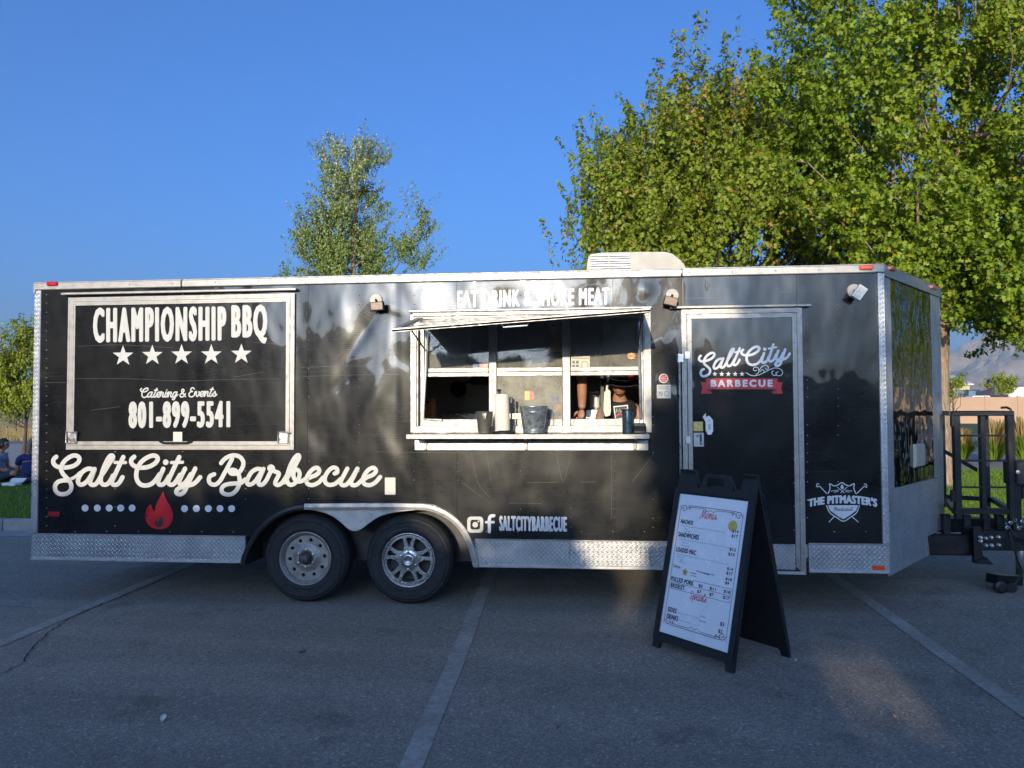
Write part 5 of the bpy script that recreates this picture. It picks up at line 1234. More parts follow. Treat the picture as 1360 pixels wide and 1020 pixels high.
# small script font from the same hand: unit = x-height 100, y up
def fromz(P, x0): return [((x-x0)/2.4, (605-y)/2.4) for x, y in P]
SF = {'a': ([fromz(a_b, 505), fromz(a_s, 505)], 128), 'l': ([fromz(l_[2:], 845)], 70), 't': ([fromz(t_, 1010), fromz([(1055, 275), (1215, 275)], 1010)], 66),
      'C': ([fromz(C_, 168)], 160), 'i': ([fromz([(650, 368), (605, 470), (572, 560), (590, 605), (640, 605), (690, 560), (740, 480)], 572), [(45, 138), (47, 140)]], 62),
      'e': ([[(0, 28), (45, 45), (75, 65), (78, 92), (52, 98), (20, 75), (2, 35), (18, 4), (52, 0), (82, 20), (102, 45)]], 88),
      'r': ([[(0, 55), (14, 80), (10, 105), (28, 100), (35, 85), (62, 85), (55, 50), (45, 15), (62, 0), (85, 15), (105, 48)]], 92),
      'n': ([[(-8, 60), (18, 97), (36, 92), (28, 50), (12, 0)], [(18, 25), (50, 80), (78, 97), (88, 80), (72, 25), (84, 0), (108, 12), (126, 45)]], 112),
      'g': ([[(88, 88), (58, 98), (20, 70), (3, 25), (18, 0), (48, 12), (82, 60), (100, 97)], [(100, 97), (75, 40), (50, -30), (20, -58), (0, -45), (12, -20), (60, 0), (118, 45)]], 112),
      'v': ([[(-8, 60), (18, 96), (36, 92), (32, 40), (42, 2), (62, 5), (92, 45), (102, 85), (86, 92), (100, 75), (126, 76)]], 106),
      's': ([[(-8, 25), (25, 55), (52, 98), (58, 75), (66, 40), (54, 4), (25, 0), (5, 14)], [(60, 5), (90, 35)]], 82),
      'u': ([[(20, 97), (4, 30), (12, 0), (40, 8), (72, 50), (90, 97)], [(90, 97), (76, 30), (84, 0), (108, 10), (126, 45)]], 112),
      'o': ([[(60, 92), (25, 85), (3, 40), (18, 2), (50, 5), (75, 45), (62, 92), (60, 75), (110, 80)]], 96),
      'd': ([[(80, 85), (50, 98), (15, 65), (2, 25), (18, 0), (48, 12), (82, 60), (122, 175)], [(122, 175), (84, 50), (84, 0), (108, 8), (126, 45)]], 112),
      'c': ([[(70, 75), (62, 98), (25, 80), (2, 35), (18, 2), (52, 0), (92, 45)]], 80),
      'p': ([[(18, 97), (-22, -60)], [(2, 20), (35, 80), (68, 98), (80, 70), (62, 20), (30, 0), (8, 12)], [(60, 10), (100, 45)]], 92),
      'E': ([[(105, 150), (80, 175), (40, 160), (35, 118), (75, 98), (40, 98), (0, 60), (5, 10), (50, -8), (100, 15), (128, 55)]], 118),
      'M': ([[(-10, 15), (20, 0), (55, 90), (85, 170), (82, 80), (86, 15), (125, 100), (160, 170), (150, 80), (152, 5), (185, 25)]], 172),
      'S': ([[(120, 130), (95, 175), (40, 170), (25, 120), (75, 75), (85, 20), (40, -8), (0, 20), (15, 50)]], 120),
      'P': ([[(20, 120), (45, 165), (100, 178), (130, 140), (100, 95), (50, 85)], [(78, 170), (50, 60), (25, -10)]], 108),
      '&': ([[(118, 0), (70, 60), (35, 115), (45, 160), (80, 155), (82, 118), (35, 75), (0, 40), (12, 0), (55, -5), (100, 30), (118, 65)]], 170), ' ': ([], 55)}
def script_text(mb, fn, s, x0, yb, x1, yb1, xh, wd):
    tot = sum(SF[c][1] for c in s); k = (x1-x0)/tot; x = 0
    for c in s:
        for P in SF[c][0]: stroke(mb, fn, [(x0+(x+p[0])*k, yb+(yb1-yb)*(x+p[0])/tot-p[1]*xh/100) for p in P], wd, 4)
        x += SF[c][1]
OH = on_plane(-.016, .0008)
mb = MB(); fat_text(mb, OH, 'CHAMPIONSHIP', ((123.7, 408.6), (300.8, 406.3), (123.7, 455.6), (300.8, 452.8)), 1.75, 1.5, 1.34, 14)
fat_text(mb, OH, 'BBQ', ((307.3, 404.8), (355.3, 404.2), (307.3, 456.5), (355.3, 456.5)), 1.75, 1.5, 1.28, 14); mb.build('headline_lettering', 'vinyl', Hd)
for cx_, cy_ in ((163.5, 472.8), (202.4, 471.9), (241.2, 471.3), (280.7, 471.2), (320.6, 470.3)):
    mb = MB(); star(mb, OH, (cx_, cy_), 14.2, .4); mb.build('star', 'vinyl', Hd)
mb = MB(); fat_text(mb, OH, '801-899-5541', ((170.8, 533.2), (306, 532.2), (170.8, 569), (306, 567.8)), 1.7, 1.0, 1.30, 14); mb.build('phone_number', 'vinyl', Hd)
mb = MB(); script_text(mb, OH, 'Catering', 187, 527.5, 236, 527.0, 6.6, 1.75); script_text(mb, OH, '&', 239.5, 527, 249.5, 526.6, 6.0, 1.75); script_text(mb, OH, 'Events', 251.5, 526.6, 287.5, 526.2, 6.6, 1.75); mb.build('script_lettering', 'vinyl', Hd)
mb = MB(); fat_text(mb, ON, 'EAT DRINK & SMOKE MEAT', ((607, 386), (809.5, 381.6), (607, 408.8), (809.5, 405)), 1.0, .9, 1.2, 12); mb.build('slogan_lettering', 'vinyl_g', T)
mb = MB(); fat_text(mb, ON, 'SALTCITYBARBECUE', ((663, 684.8), (753, 686.2), (663, 705), (753, 706.3)), .85, .7, 1.22, 12); mb.build('handle_lettering', 'vinyl_g', T)
for px in (113.4, 129.5, 145.2, 160.4, 175.6): mb = MB(); blob(mb, ON, (px, 674.7), 4.6); mb.build('dot', 'vinyl_g', T)
for px in (245.4, 261, 276.7, 292.2, 307.8): mb = MB(); blob(mb, ON, (px, 675.4), 4.6); mb.build('dot', 'vinyl_g', T)
kf = Z1(30, 540, 5.23)
mb = MB(); poly(mb, ON, [tuple(p) for p in spline(kf([(978, 590), (948, 640), (927, 690), (918, 728), (905, 715), (897, 690), (888, 680), (870, 700), (858, 730), (855, 765), (864, 800), (885, 830), (915, 846), (955, 851), (1000, 843), (1030, 815), (1045, 775), (1045, 740), (1030, 695), (1005, 655), (988, 622), (978, 590)]), 3)][:-1]); fm = mb.build('flame_logo', 'red', T)
mb = MB(); poly(mb, ON, [tuple(p) for p in spline(kf([(957, 757), (950, 785), (944, 800), (935, 790), (924, 796), (919, 812), (927, 830), (946, 839), (966, 832), (978, 815), (974, 787), (957, 757)]), 3)][:-1], .0012); mb.build('inner_flame', 'ink', fm)
# camera badge and f
def rrect(x0, y0, x1, y1, r): return [(cx_+r*cos(a), cy_+r*sin(a)) for cx_, cy_, a0 in ((x1-r, y1-r, 0), (x0+r, y1-r, pi/2), (x0+r, y0+r, pi), (x1-r, y0+r, 1.5*pi)) for a in [a0+pi/2*k/5 for k in range(6)]]
mb = MB(); v, f = fill2d([rrect(620.6, 686, 641.9, 707.4, 5), rrect(624.8, 690.2, 637.7, 703.2, 3)]); mb.add(ON(v[:, :2]), f); blob(mb, ON, (631.2, 696.8), 3.7); blob(mb, ON, (635.4, 692.4), 1.2); mb.build('camera_badge', 'vinyl', T)
mb = MB(); stroke(mb, ON, [(650, 706), (650, 697), (650, 689.5), (651.6, 685.7), (656, 684.7)], 4.3, 4); stroke(mb, ON, [(645.8, 693.4), (655.6, 693.4)], 3.4, smooth=False); mb.build('letter_badge', 'vinyl_g', T)
# door logo
OD = on_plane(-.018, .0008)
def aff(src, dst):
    A = np.array([(x, y, 1) for x, y in src]); X = np.linalg.solve(A, np.array([d[0] for d in dst])); Y_ = np.linalg.solve(A, np.array([d[1] for d in dst]))
    return lambda P: [(float(X@(x, y, 1)), float(Y_@(x, y, 1))) for x, y in P]
fS = aff([(109, 643.4), (152.7, 643.6), (149, 605)], [(950.5, 489.5), (976.0, 484.6), (973.5, 463.2)])
mb = MB(); stroke(mb, OD, fS(S_open), 3.2)
for P in Salt: stroke(mb, OD, fS(P), 3.2 if P is not Salt[-1] else 2.4)
fC = aff([(194.4, 644.5), (228.8, 643.4), (238.5, 607)], [(1001.5, 484.3), (1024.5, 479.6), (1027, 457.8)])
for P in City: stroke(mb, OD, fC(P), 3.4 if P is not City[3] else 2.6)
blob(mb, OD, fC([City_dot])[0], 2.3); mb.build('script_lettering', 'vinyl_g', D)
kd = Z1(910, 450, 9.07)
mb = MB()
for P in ([(735, 408), (790, 440), (860, 442), (940, 412), (1010, 375), (1080, 350), (1150, 368), (1172, 410), (1150, 442), (1105, 440), (1092, 410), (1118, 398)], [(1060, 385), (1042, 405), (1060, 438), (1100, 436)], [(850, 432), (885, 400), (880, 355), (840, 340), (820, 365), (838, 388), (862, 376)],
          [(885, 390), (925, 335), (975, 318), (1002, 345), (990, 372), (965, 362)], [(900, 400), (925, 372), (950, 392), (940, 412)]):
    stroke(mb, OD, kd(P), 1.0, 4)
mb.build('flourish', 'vinyl_g', D)
for x_ in (357, 440, 520, 602, 685): mb = MB(); star(mb, OD, kd([(x_, 424)])[0], 3.5, .42); mb.build('star', 'vinyl_g', D)
mb = MB(); poly(mb, OD, kd([(188, 522), (262, 522), (262, 605), (322, 640), (318, 660), (188, 660), (207, 592)])); mb.build('banner_tail', 'red', D); mb = MB(); poly(mb, OD, kd([(1176, 522), (1104, 522), (1104, 605), (1040, 640), (1060, 660), (1176, 660), (1156, 592)])); mb.build('banner_tail', 'red', D)
mb = MB(); poly(mb, OD, kd([(250, 475), (1112, 475), (1112, 608), (250, 608)]), .0008); bn = mb.build('banner', 'red', D)
mb = MB(); stroke(mb, on_plane(-.018, .0022), kd([(250, 475), (1112, 475), (1112, 608), (250, 608), (250, 475)]), .5, smooth=False); poly(mb, on_plane(-.018, .0022), kd([(250, 608), (322, 608), (318, 650)])); poly(mb, on_plane(-.018, .0022), kd([(1112, 608), (1045, 608), (1050, 650)])); mb.build('fold_lines', 'ink', bn)
mb = MB(); fat_text(mb, on_plane(-.018, .0026), 'BARBECUE', ((943.9, 504.4), (1026.2, 504.2), (943.9, 514.1), (1026.2, 513.9)), .75, .6, 1.35, 8); mb.build('lettering', 'vinyl_g', bn)
# shield logo on the front panel
kp_ = Z1(1060, 600, 5.665)
mb = MB()
def bent(P, h=0.): return ON([(x, y+5.2*((x-1119)/46)**2) for x, y in P], h)
fat_text(mb, bent, "THE PITMASTER'S", ((1073.2, 657.5), (1165, 657), (1073.2, 668.6), (1165, 668.6)), .95, .6, 1.12, 10)
for P in ([(226, 312), (240, 275), (236, 240), (268, 256), (300, 248), (328, 231), (356, 248), (386, 256), (420, 240), (418, 275), (432, 312)], [(213, 405), (238, 458), (285, 492), (340, 522), (392, 492), (438, 458), (460, 405)]): stroke(mb, ON, kp_(P), 1.3, 4)
for P in ([(160, 258), (215, 314)], [(498, 258), (440, 314)], [(272, 486), (232, 527)], [(402, 486), (450, 527)], [(292, 264), (346, 310)], [(368, 264), (318, 310)], [(248, 296), (300, 288)], [(405, 296), (355, 288)], [(270, 303), (300, 299)], [(385, 303), (355, 299)]): stroke(mb, ON, kp_(P), 1.15 if P[0][0] in (160, 498, 272, 402) else .8, smooth=False)
for P in ([(160, 258), (140, 262), (140, 244), (154, 240)], [(498, 258), (514, 268), (512, 246), (496, 242)]): stroke(mb, ON, kp_(P), 1.1, 4)
poly(mb, ON, kp_([(328, 244), (318, 262), (320, 276), (332, 284), (344, 272), (340, 258)])); mb.build('shield_logo', 'vinyl_g', T)
mb = MB(); poly(mb, ON, kp_([(224, 402), (240, 442), (285, 475), (340, 508), (392, 475), (436, 442), (450, 402)]), .0); sh = mb.build('shield_field', 'vinyl_g', T)
mb = MB(); script_text(mb, on_plane(0, .0045, dent), 'Podcast', 1106.5, 678.6, 1132, 677.6, 2.6, .55); mb.build('script_lettering', 'ink', sh)

# ------------------------------------------------------------------ trailer tongue, rack, jack
TY = 1.0
p = lambda px, py, Y=TY: np.array([float(q) for q in at(px, py, Y)])
tg = MB()
a, b = p(1233, 737, .95), p(1294, 710, .95); tg.bbox(a[0]-.4, b[0], .93, 1.02, a[2], b[2], .008)
tg.build('tongue_beam', 'black_metal', T)
a, b = p(1293, 731, .9), p(1372, 705, .9); MB().bbox(a[0], a[0]+1.6, .9, 1.0, a[2], b[2], .006).build('tongue_beam', 'black_metal', T)
MB().bar((7.3, 2.0, .45), (9.0, 1.3, .45), .08, .13).bar((7.2, 1.25, .5), (9.3, 1.25, .5), .1, .12).build('tongue_beam', 'black_metal', T)
a, b = p(1292, 746, .88), p(1303, 700, .88); fl = MB().bbox(a[0], b[0], .86, .9, a[2], b[2], .004).prism([(a[0]-.02, a[2]), (b[0]+.06, a[2]-.01), (b[0], a[2]+.05)], .80, .88).build('joint_plate', 'black_metal', T)
for px, py in ((1309, 715), (1316.5, 714), (1326, 713.5), (1309.5, 724.5), (1317, 724.5), (1326.5, 724), (1299, 713), (1299, 717.5)):
    c = p(px, py, .9); MB().lathe([(.001, -.022), (.012, -.02), (.014, -.003), (.018, 0)], (c[0], .9-(.042 if px < 1300 else 0), c[2]), 'y', 6).build('bolt', 'bolt', T)
# rack
rk = tag(MB().bbox(p(1262, 548, .9)[0], p(1345, 548, .9)[0], .87, .93, p(1290, 552.5, .9)[2], p(1290, 546, .9)[2], .006).build('front_rack', 'black_metal', T))
fx = lambda px, Y: float(at(px, 610, Y)[0]); zt, zb3 = float(p(1300, 549, .9)[2]), float(p(1300, 690, .9)[2])
def post(px, wpx, Y, z0=None, z1=None, th=.05):
    a, b = fx(px-wpx/2, Y), fx(px+wpx/2, Y); return MB().bbox(a, b, Y-th/2, Y+th/2, z0 or zb3, z1 or zt, .005)
for px, wd, Y in ((1270.5, 9, .9), (1304.5, 7, .92), (1341, 8, .9), (1252, 6, 1.75), (1310, 6, 1.75), (1345.5, 3, 1.1)): post(px, wd, Y).build('rack_post', 'black_metal', rk)
for py, wd in ((578.5, .016), (612, .014), (647, .014)):
    z = float(p(1305, py, .9)[2]); MB().bar((fx(1270, .9), .9, z), (fx(1342, .9), .9, z), .018, wd).build('rack_bar', 'black_metal', rk)
z = float(p(1305, 678, .9)[2]); MB().bbox(fx(1264, .9), fx(1345, .9), .88, .93, z-.03, z+.02, .004).bar((fx(1252, 1.75), 1.75, z+.02), (fx(1316, 1.75), 1.75, z), .04).bar((fx(1266, .9), .9, z), (fx(1252, 1.75), 1.75, z), .04).bar((fx(1341, .9), .9, z), (fx(1316, 1.75), 1.75, z), .04).build('base_frame', 'black_metal', rk)
MB().bar((fx(1252, 1.75), 1.75, zt), (fx(1316, 1.75), 1.75, zt), .04).bar((fx(1266, .9), .9, zt), (fx(1252, 1.75), 1.75, zt), .04).bar((fx(1341, .9), .9, zt), (fx(1316, 1.75), 1.75, zt), .04).build('top_frame', 'black_metal', rk)
MB().bar(p(1254, 599, 1.7), p(1297, 624, 1.2), .018, .03).build('brace', 'black_metal', rk)
for py in (557, 657): c = p(1266, py, .88); MB().bbox(c[0]-.02, c[0]+.015, .87, .9, c[2]-.06, c[2]+.04, .004).build('hinge', 'black_metal', rk)
MB().tube([p(1329, 541.5, .95), p(1337, 541, .93), p(1342, 543.5, .9), p(1344, 550, .9)], .010, 8).build('hook', 'black_metal', rk)
for px in (1256, 1283, 1309, 1327): a = p(px, 700, 1.0); MB().bbox(a[0]-.03, a[0]+.03, .97, 1.03, .45, zb3+.03, .004).build('rack_foot', 'black_metal', rk)
# battery box, jack, cable
a, b = p(1347, 644, .92), p(1385, 612, .92); bx = MB().bbox(a[0], b[0], .88, 1.1, a[2], b[2], .01).build('control_box', 'black', T)
c = p(1351.5, 627, .88); MB().lathe([(.001, -.012), (.016, -.01), (.02, 0)], (c[0], .88, c[2]), 'y', 16).build('knob', 'bolt', bx)
a, b = p(1354.5, 662, .93), p(1390, 646, .93); MB().bbox(a[0], b[0], .9, 1.1, a[2], b[2], .01).build('battery_box', 'black', T)
jx = fx(1352, .95); jk = MB().tube([(jx, .95, .13), (jx, .95, .5)], .038, 14).build('jack_leg', 'bolt', T, True)
post(1346, 12, .93, .5, float(p(1346, 640, .93)[2]), .08).build('jack_body', 'black_metal', T)
wb = p(1338, 764, .93); MB().bar((wb[0]-.16, .86, .115), (wb[0]+.12, 1.02, .07), .10, .075).build('jack_foot', 'black_metal', T)
MB().lathe([(.001, 0), (.03, 0), (.05, .01), (.05, .05), (.03, .06), (.001, .06)], (p(1331, 781, .8)[0], .80, .052), 'y', 20).lathe([(.001, 0), (.042, 0), (.042, .05), (.001, .05)], (p(1331, 781, .8)[0]+.1, .84, .045), 'y', 14).build('plug_end', 'black', T)
cab = [p(1341, 706, .88), p(1345, 725, .85), p(1352, 745, .84), p(1357, 758, .84), p(1354, 768, .85), p(1345, 778, .86)]; MB().tube(spline(cab, 4), .007, 6).build('cable', 'black', T)
cab = [p(1340, 700, .88), p(1350, 712, .84), p(1362, 716, .84), p(1375, 722, .84)]; MB().tube(spline(cab, 4), .006, 6).build('cable', 'black', T)
mb = MB()
for i in range(11):
    c = p(1334+i*2.6+R.uniform(-1, 1), 695+6*sin(i*1.1), .9); mb.lathe([(.010, -.004), (.017, 0), (.010, .004), (.006, 0)], (c[0], .88+.01*(i % 2), c[2]), 'y' if i % 2 else 'x', 10, True)
tag(mb.build('safety_chain', 'bolt', T), kind='stuff')

# ------------------------------------------------------------------ inside the trailer
def ip(px, py, Y): return at(px, py, Y)
MB().bbox(.1, L_-.2, 1.85, 2.42, .6, float(ip(650, 548, 1.85)[2]), .01).build('rear_counter', 'steel', T)
a, b = ip(652, 470, 1.6), ip(746, 436, 1.6); MB().bbox(a[0]-.2, b[0]-.1, 1.6, 2.4, a[2], 2.5, .01).build('extractor_hood', 'hood', T)
MB().box(.05, L_-.05, .05, 2.43, 2.5, 2.52).build('ceiling_panel', 'interior', T)
MB().box(2.2, 2.22, .33, 2.4, .86, 2.5).build('partition', 'interior', T)
c = ip(609, 517, 2.38); MB().lathe([(.085, 0), (.09, -.03), (.06, -.03), (.001, -.025)], (c[0], 2.40, c[2]), 'y', 24).bar((c[0]+.05, 2.37, c[2]+.06), (c[0]+.28, 2.36, c[2]+.13), .02).build('hanging_pan', 'black_metal', T)
a = ip(640, 507, 2.38); MB().bbox(a[0]-.12, a[0]+.12, 2.3, 2.42, a[2]-.03, a[2]+.05, .01).tube([(a[0]+.1, 2.32, a[2]-.0), (a[0]+.3, 2.3, a[2]+.02), (a[0]+.3, 2.3, a[2]-.04)], .008, 6).build('utensil_rack', 'black_metal', T)
a, b = ip(563.5, 552, 1.0), ip(573, 528, 1.0); s_ = empty('supply_box', (a[0]+.03, 1.05, 0), 'small orange box just inside the left end of the serving window', 'box')
bz = a[2]-.25; MB().bbox(a[0]-.1, b[0], 1.0, 1.2, bz+.2, b[2], .008).build('carton', 'orange', s_); MB().box(a[0]-.08, b[0]-.02, .996, .9995, b[2]-.05, b[2]-.03).build('label_band', 'interior_dark', s_)
MB().bbox(a[0]-.3, a[0]+.5, .95, 1.35, .6, bz+.2, .01).build('side_counter', 'steel', T)
a, b = ip(777, 560, .75), ip(800, 543, .75); MB().bbox(a[0], b[0], .75, 1.3, .6, b[2], .01).build('steam_table', 'steel', T)
a2, b2 = ip(783.5, 537, 1.0), ip(796, 520, 1.0)
s_ = empty('food_tub', ((a2[0]+b2[0])/2, 1.1, b[2]), 'translucent white tub with a lid on the steel counter between the two workers', 'tub')
MB().bbox(a2[0], b2[0], 1.0, 1.2, b[2], b2[2]-.01, .02).build('tub_body', 'white_plastic', s_); MB().bbox(a2[0]-.006, b2[0]+.006, .99, 1.21, b2[2]-.012, b2[2]+.004, .006).build('lid', 'white_plastic', s_)
a, b = ip(797, 541, .9), ip(799.5, 521, .9); MB().tube([(a[0], .9, a[2]), (a[0], .9, b[2])], .008, 8).tube([(ip(776, 511, 1.2)[0], 1.2, ip(776, 511, 1.2)[2]), (ip(797, 508, 1.2)[0], 1.2, ip(797, 508, 1.2)[2])], .006, 6).build('counter_rail', 'steel', T)
a = ip(798, 560, .55); b = ip(801.5, 490, .55); MB().box(a[0], b[0], .5, .6, .6, 2.45).build('inner_post', 'interior_dark', T)
# goods stacked on a rack seen through the upper panes
rkz = float(ip(600, 489, 1.2)[2])
MB().box(W0-.3, W1+.1, 1.15, 1.5, rkz-.02, rkz).build('overhead_shelf', 'steel', T)
for k, (pa, pb3, hgt, m_, lab) in enumerate(((568, 586, .16, 'white_plastic', 'pale storage box at the left end of the overhead shelf inside the trailer'), (604, 618, .09, 'sticker', 'low beige carton on the overhead shelf behind the left pane'),
        (632, 646, .17, 'hood', 'brown carton on the overhead shelf just left of the window mullion'), (664, 690, .13, 'alu_dull', 'grey tray stack on the overhead shelf behind the middle pane'), (706, 736, .10, 'white_plastic', 'white tub row on the overhead shelf behind the middle pane'), (790, 812, .12, 'steel', 'steel pan on the overhead shelf behind the right pane'))):
    a, b = ip(pa, 480, 1.2)[0], ip(pb3, 480, 1.2)[0]; s_ = empty('storage_box', ((a+b)/2, 1.3, rkz), lab, 'box'); MB().bbox(a, b, 1.2, 1.42, rkz+.001, rkz+hgt, .01).build('box_body', m_, s_)
    MB().bbox(a-.006, b+.006, 1.19, 1.43, rkz+hgt+.001, rkz+hgt+.016, .004).build('box_lid', m_, s_)
# towel hanging by the post
tw = [(.0, 0), (.018, .01), (.022, .05), (.02, .22), (.004, .24), (-.014, .21), (-.018, .05), (-.01, .0)]
c = ip(806, 553, .45); q = empty('hanging_towel', (c[0], .45, c[2]), 'cream cloth hanging between the steel counter and the worker in the hat', 'towel')
MB().prism([(c[0]+a*1.5, c[2]+b*.95) for a, b in tw], .44, .47).build('cloth', 'paper', q)
MB().tube([(c[0], .455, c[2]+.22), (c[0]+.02, .455, c[2]+.36)], .010, 6).build('neck', 'paper', q)

# ------------------------------------------------------------------ people
def skinned(name, pts, edges, m, parent, sub=2, root=0):
    me = bpy.data.meshes.new(name); off = wloc(parent)
    me.from_pydata([tuple(np.array(p[:3])-off) for p in pts], edges, []); me.update()
    o = bpy.data.objects.new(name, me); C.objects.link(o); o.parent = parent; me.materials.append(M[m])
    o.modifiers.new('Skin', 'SKIN')
    lay = me.skin_vertices[0] if len(me.skin_vertices) else None
    if lay is None: return o
    for i, p in enumerate(pts): lay.data[i].radius = (p[3], p[4] if len(p) > 4 else p[3]); lay.data[i].use_root = (i == root)
    s = o.modifiers.new('Sub', 'SUBSURF'); s.levels = s.render_levels = sub
    dg = bpy.context.evaluated_depsgraph_get(); me2 = bpy.data.meshes.new_from_object(o.evaluated_get(dg)); o.modifiers.clear(); o.data = me2
    me2.materials.clear(); me2.materials.append(M[m]); me2.polygons.foreach_set('use_smooth', [True]*len(me2.polygons)); return o
def head(par, c, fwd, r=.1, skin='skin_h', hair='hair_d', ponytail=False, beard=False):
    """head with brow, nose, mouth, ears, hair; fwd unit vector of the gaze"""
    c = np.array(c, float); f = np.array(fwd, float); f /= np.linalg.norm(f); s = np.cross(f, (0, 0, 1)); s /= np.linalg.norm(s); u = np.cross(s, f)
    Q = lambda x, y, z: c+s*x+f*y+u*z
    n, m_ = 20, 16; vs = []
    for i in range(m_+1):
        th = pi*i/m_
        for j in range(n):
            ph = 2*pi*j/n; x, y, z = sin(th)*sin(ph), sin(th)*cos(ph), cos(th)
            k = 1.0
            xx = x*.076; yy = y*.095; zz = z*.118
            if z < 0: xx *= 1-.38*(-z)**1.4; yy = yy*(1-.18*(-z)) + (.012*(-z) if y > 0 else 0)
            if y > .5 and abs(x) < .35: yy += .022*max(0, 1-abs(x)/.25)*max(0, 1-abs(z+.18)/.26)         # nose
            if y > .4 and abs(z-.12) < .16 and .2 < abs(x) < .6: yy -= .010
            if y > .5 and abs(z+.52) < .1 and abs(x) < .4: yy += .006
            vs.append(tuple(Q(xx*r/.1, yy*r/.1, zz*r/.1)))
    fs = [(i*n+j, (i+1)*n+j, (i+1)*n+(j+1) % n, i*n+(j+1) % n) for i in range(m_) for j in range(n)]
    h = mesh_obj('head', vs, fs, skin, par, True)
    for sx in (-1, 1):
        MB().sphere(Q(sx*.078*r/.1, -.005, -.005), (.013, .022, .03), 10, 8).build('ear', skin, h, True)
        MB().sphere(Q(sx*.03*r/.1, .083*r/.1, .014), .0095, 8, 6).build('eye', 'eye', h, True)
    MB().tube([tuple(Q(-.022, .09*r/.1, -.062)), tuple(Q(0, .096*r/.1, -.064)), tuple(Q(.022, .09*r/.1, -.062))], [.003, .006, .003], 6).build('mouth', 'lips', h, True)
    vs = []
    for i in range(m_+1):
        th = pi*i/m_
        for j in range(n):
            ph = 2*pi*j/n; x, y, z = sin(th)*sin(ph), sin(th)*cos(ph), cos(th); k = 1.09
            front = y > .35 and z < .55
            if front or z < -.45: k = .9
            vs.append(tuple(Q(x*.076*k*r/.1, (y*.095*k-.006)*r/.1, z*.118*k*r/.1)))
    mesh_obj('hair', vs, fs, hair, h, True)
    if ponytail: skinned('ponytail', [(*Q(0, -.09, .04), .03), (*Q(0, -.14, -.01), .04), (*Q(0, -.15, -.12), .035), (*Q(0, -.13, -.22), .012)], [(0, 1), (1, 2), (2, 3)], hair, h, 2)
    return h, Q
def hand(par, wrist, dirv, palmn, skin='skin_h', curl=.5):
    """palm plus five separate bent fingers"""
    w_ = np.array(wrist, float); d = np.array(dirv, float); d /= np.linalg.norm(d); nrm = np.array(palmn, float); nrm -= d*(nrm@d); nrm /= np.linalg.norm(nrm); s = np.cross(d, nrm)
    pts = [(*w_, .026, .02), (*(w_+d*.045), .036, .015), (*(w_+d*.085), .038, .013)]; skinned('palm', pts, [(0, 1), (1, 2)], skin, par, 1)
    for k, (o_, ln) in enumerate(((-.030, .062), (-.010, .074), (.010, .070), (.029, .055))):
        a = w_+d*.075+s*o_; dd = d.copy(); P = [(*a, .009)]
        for q in range(3):
            dd = dd*cos(curl*.6)+nrm*sin(curl*.6); dd /= np.linalg.norm(dd); a = a+dd*ln*(.45, .32, .25)[q]; P.append((*a, (.0088, .008, .0065)[q]))
        skinned('finger', P, [(0, 1), (1, 2), (2, 3)], skin, par, 1)
    a = w_+d*.025-s*.026; P = [(*a, .012), (*(a-s*.026+d*.03+nrm*.01), .0105), (*(a-s*.03+d*.062+nrm*.022), .008)]; skinned('thumb', P, [(0, 1), (1, 2)], skin, par, 1)

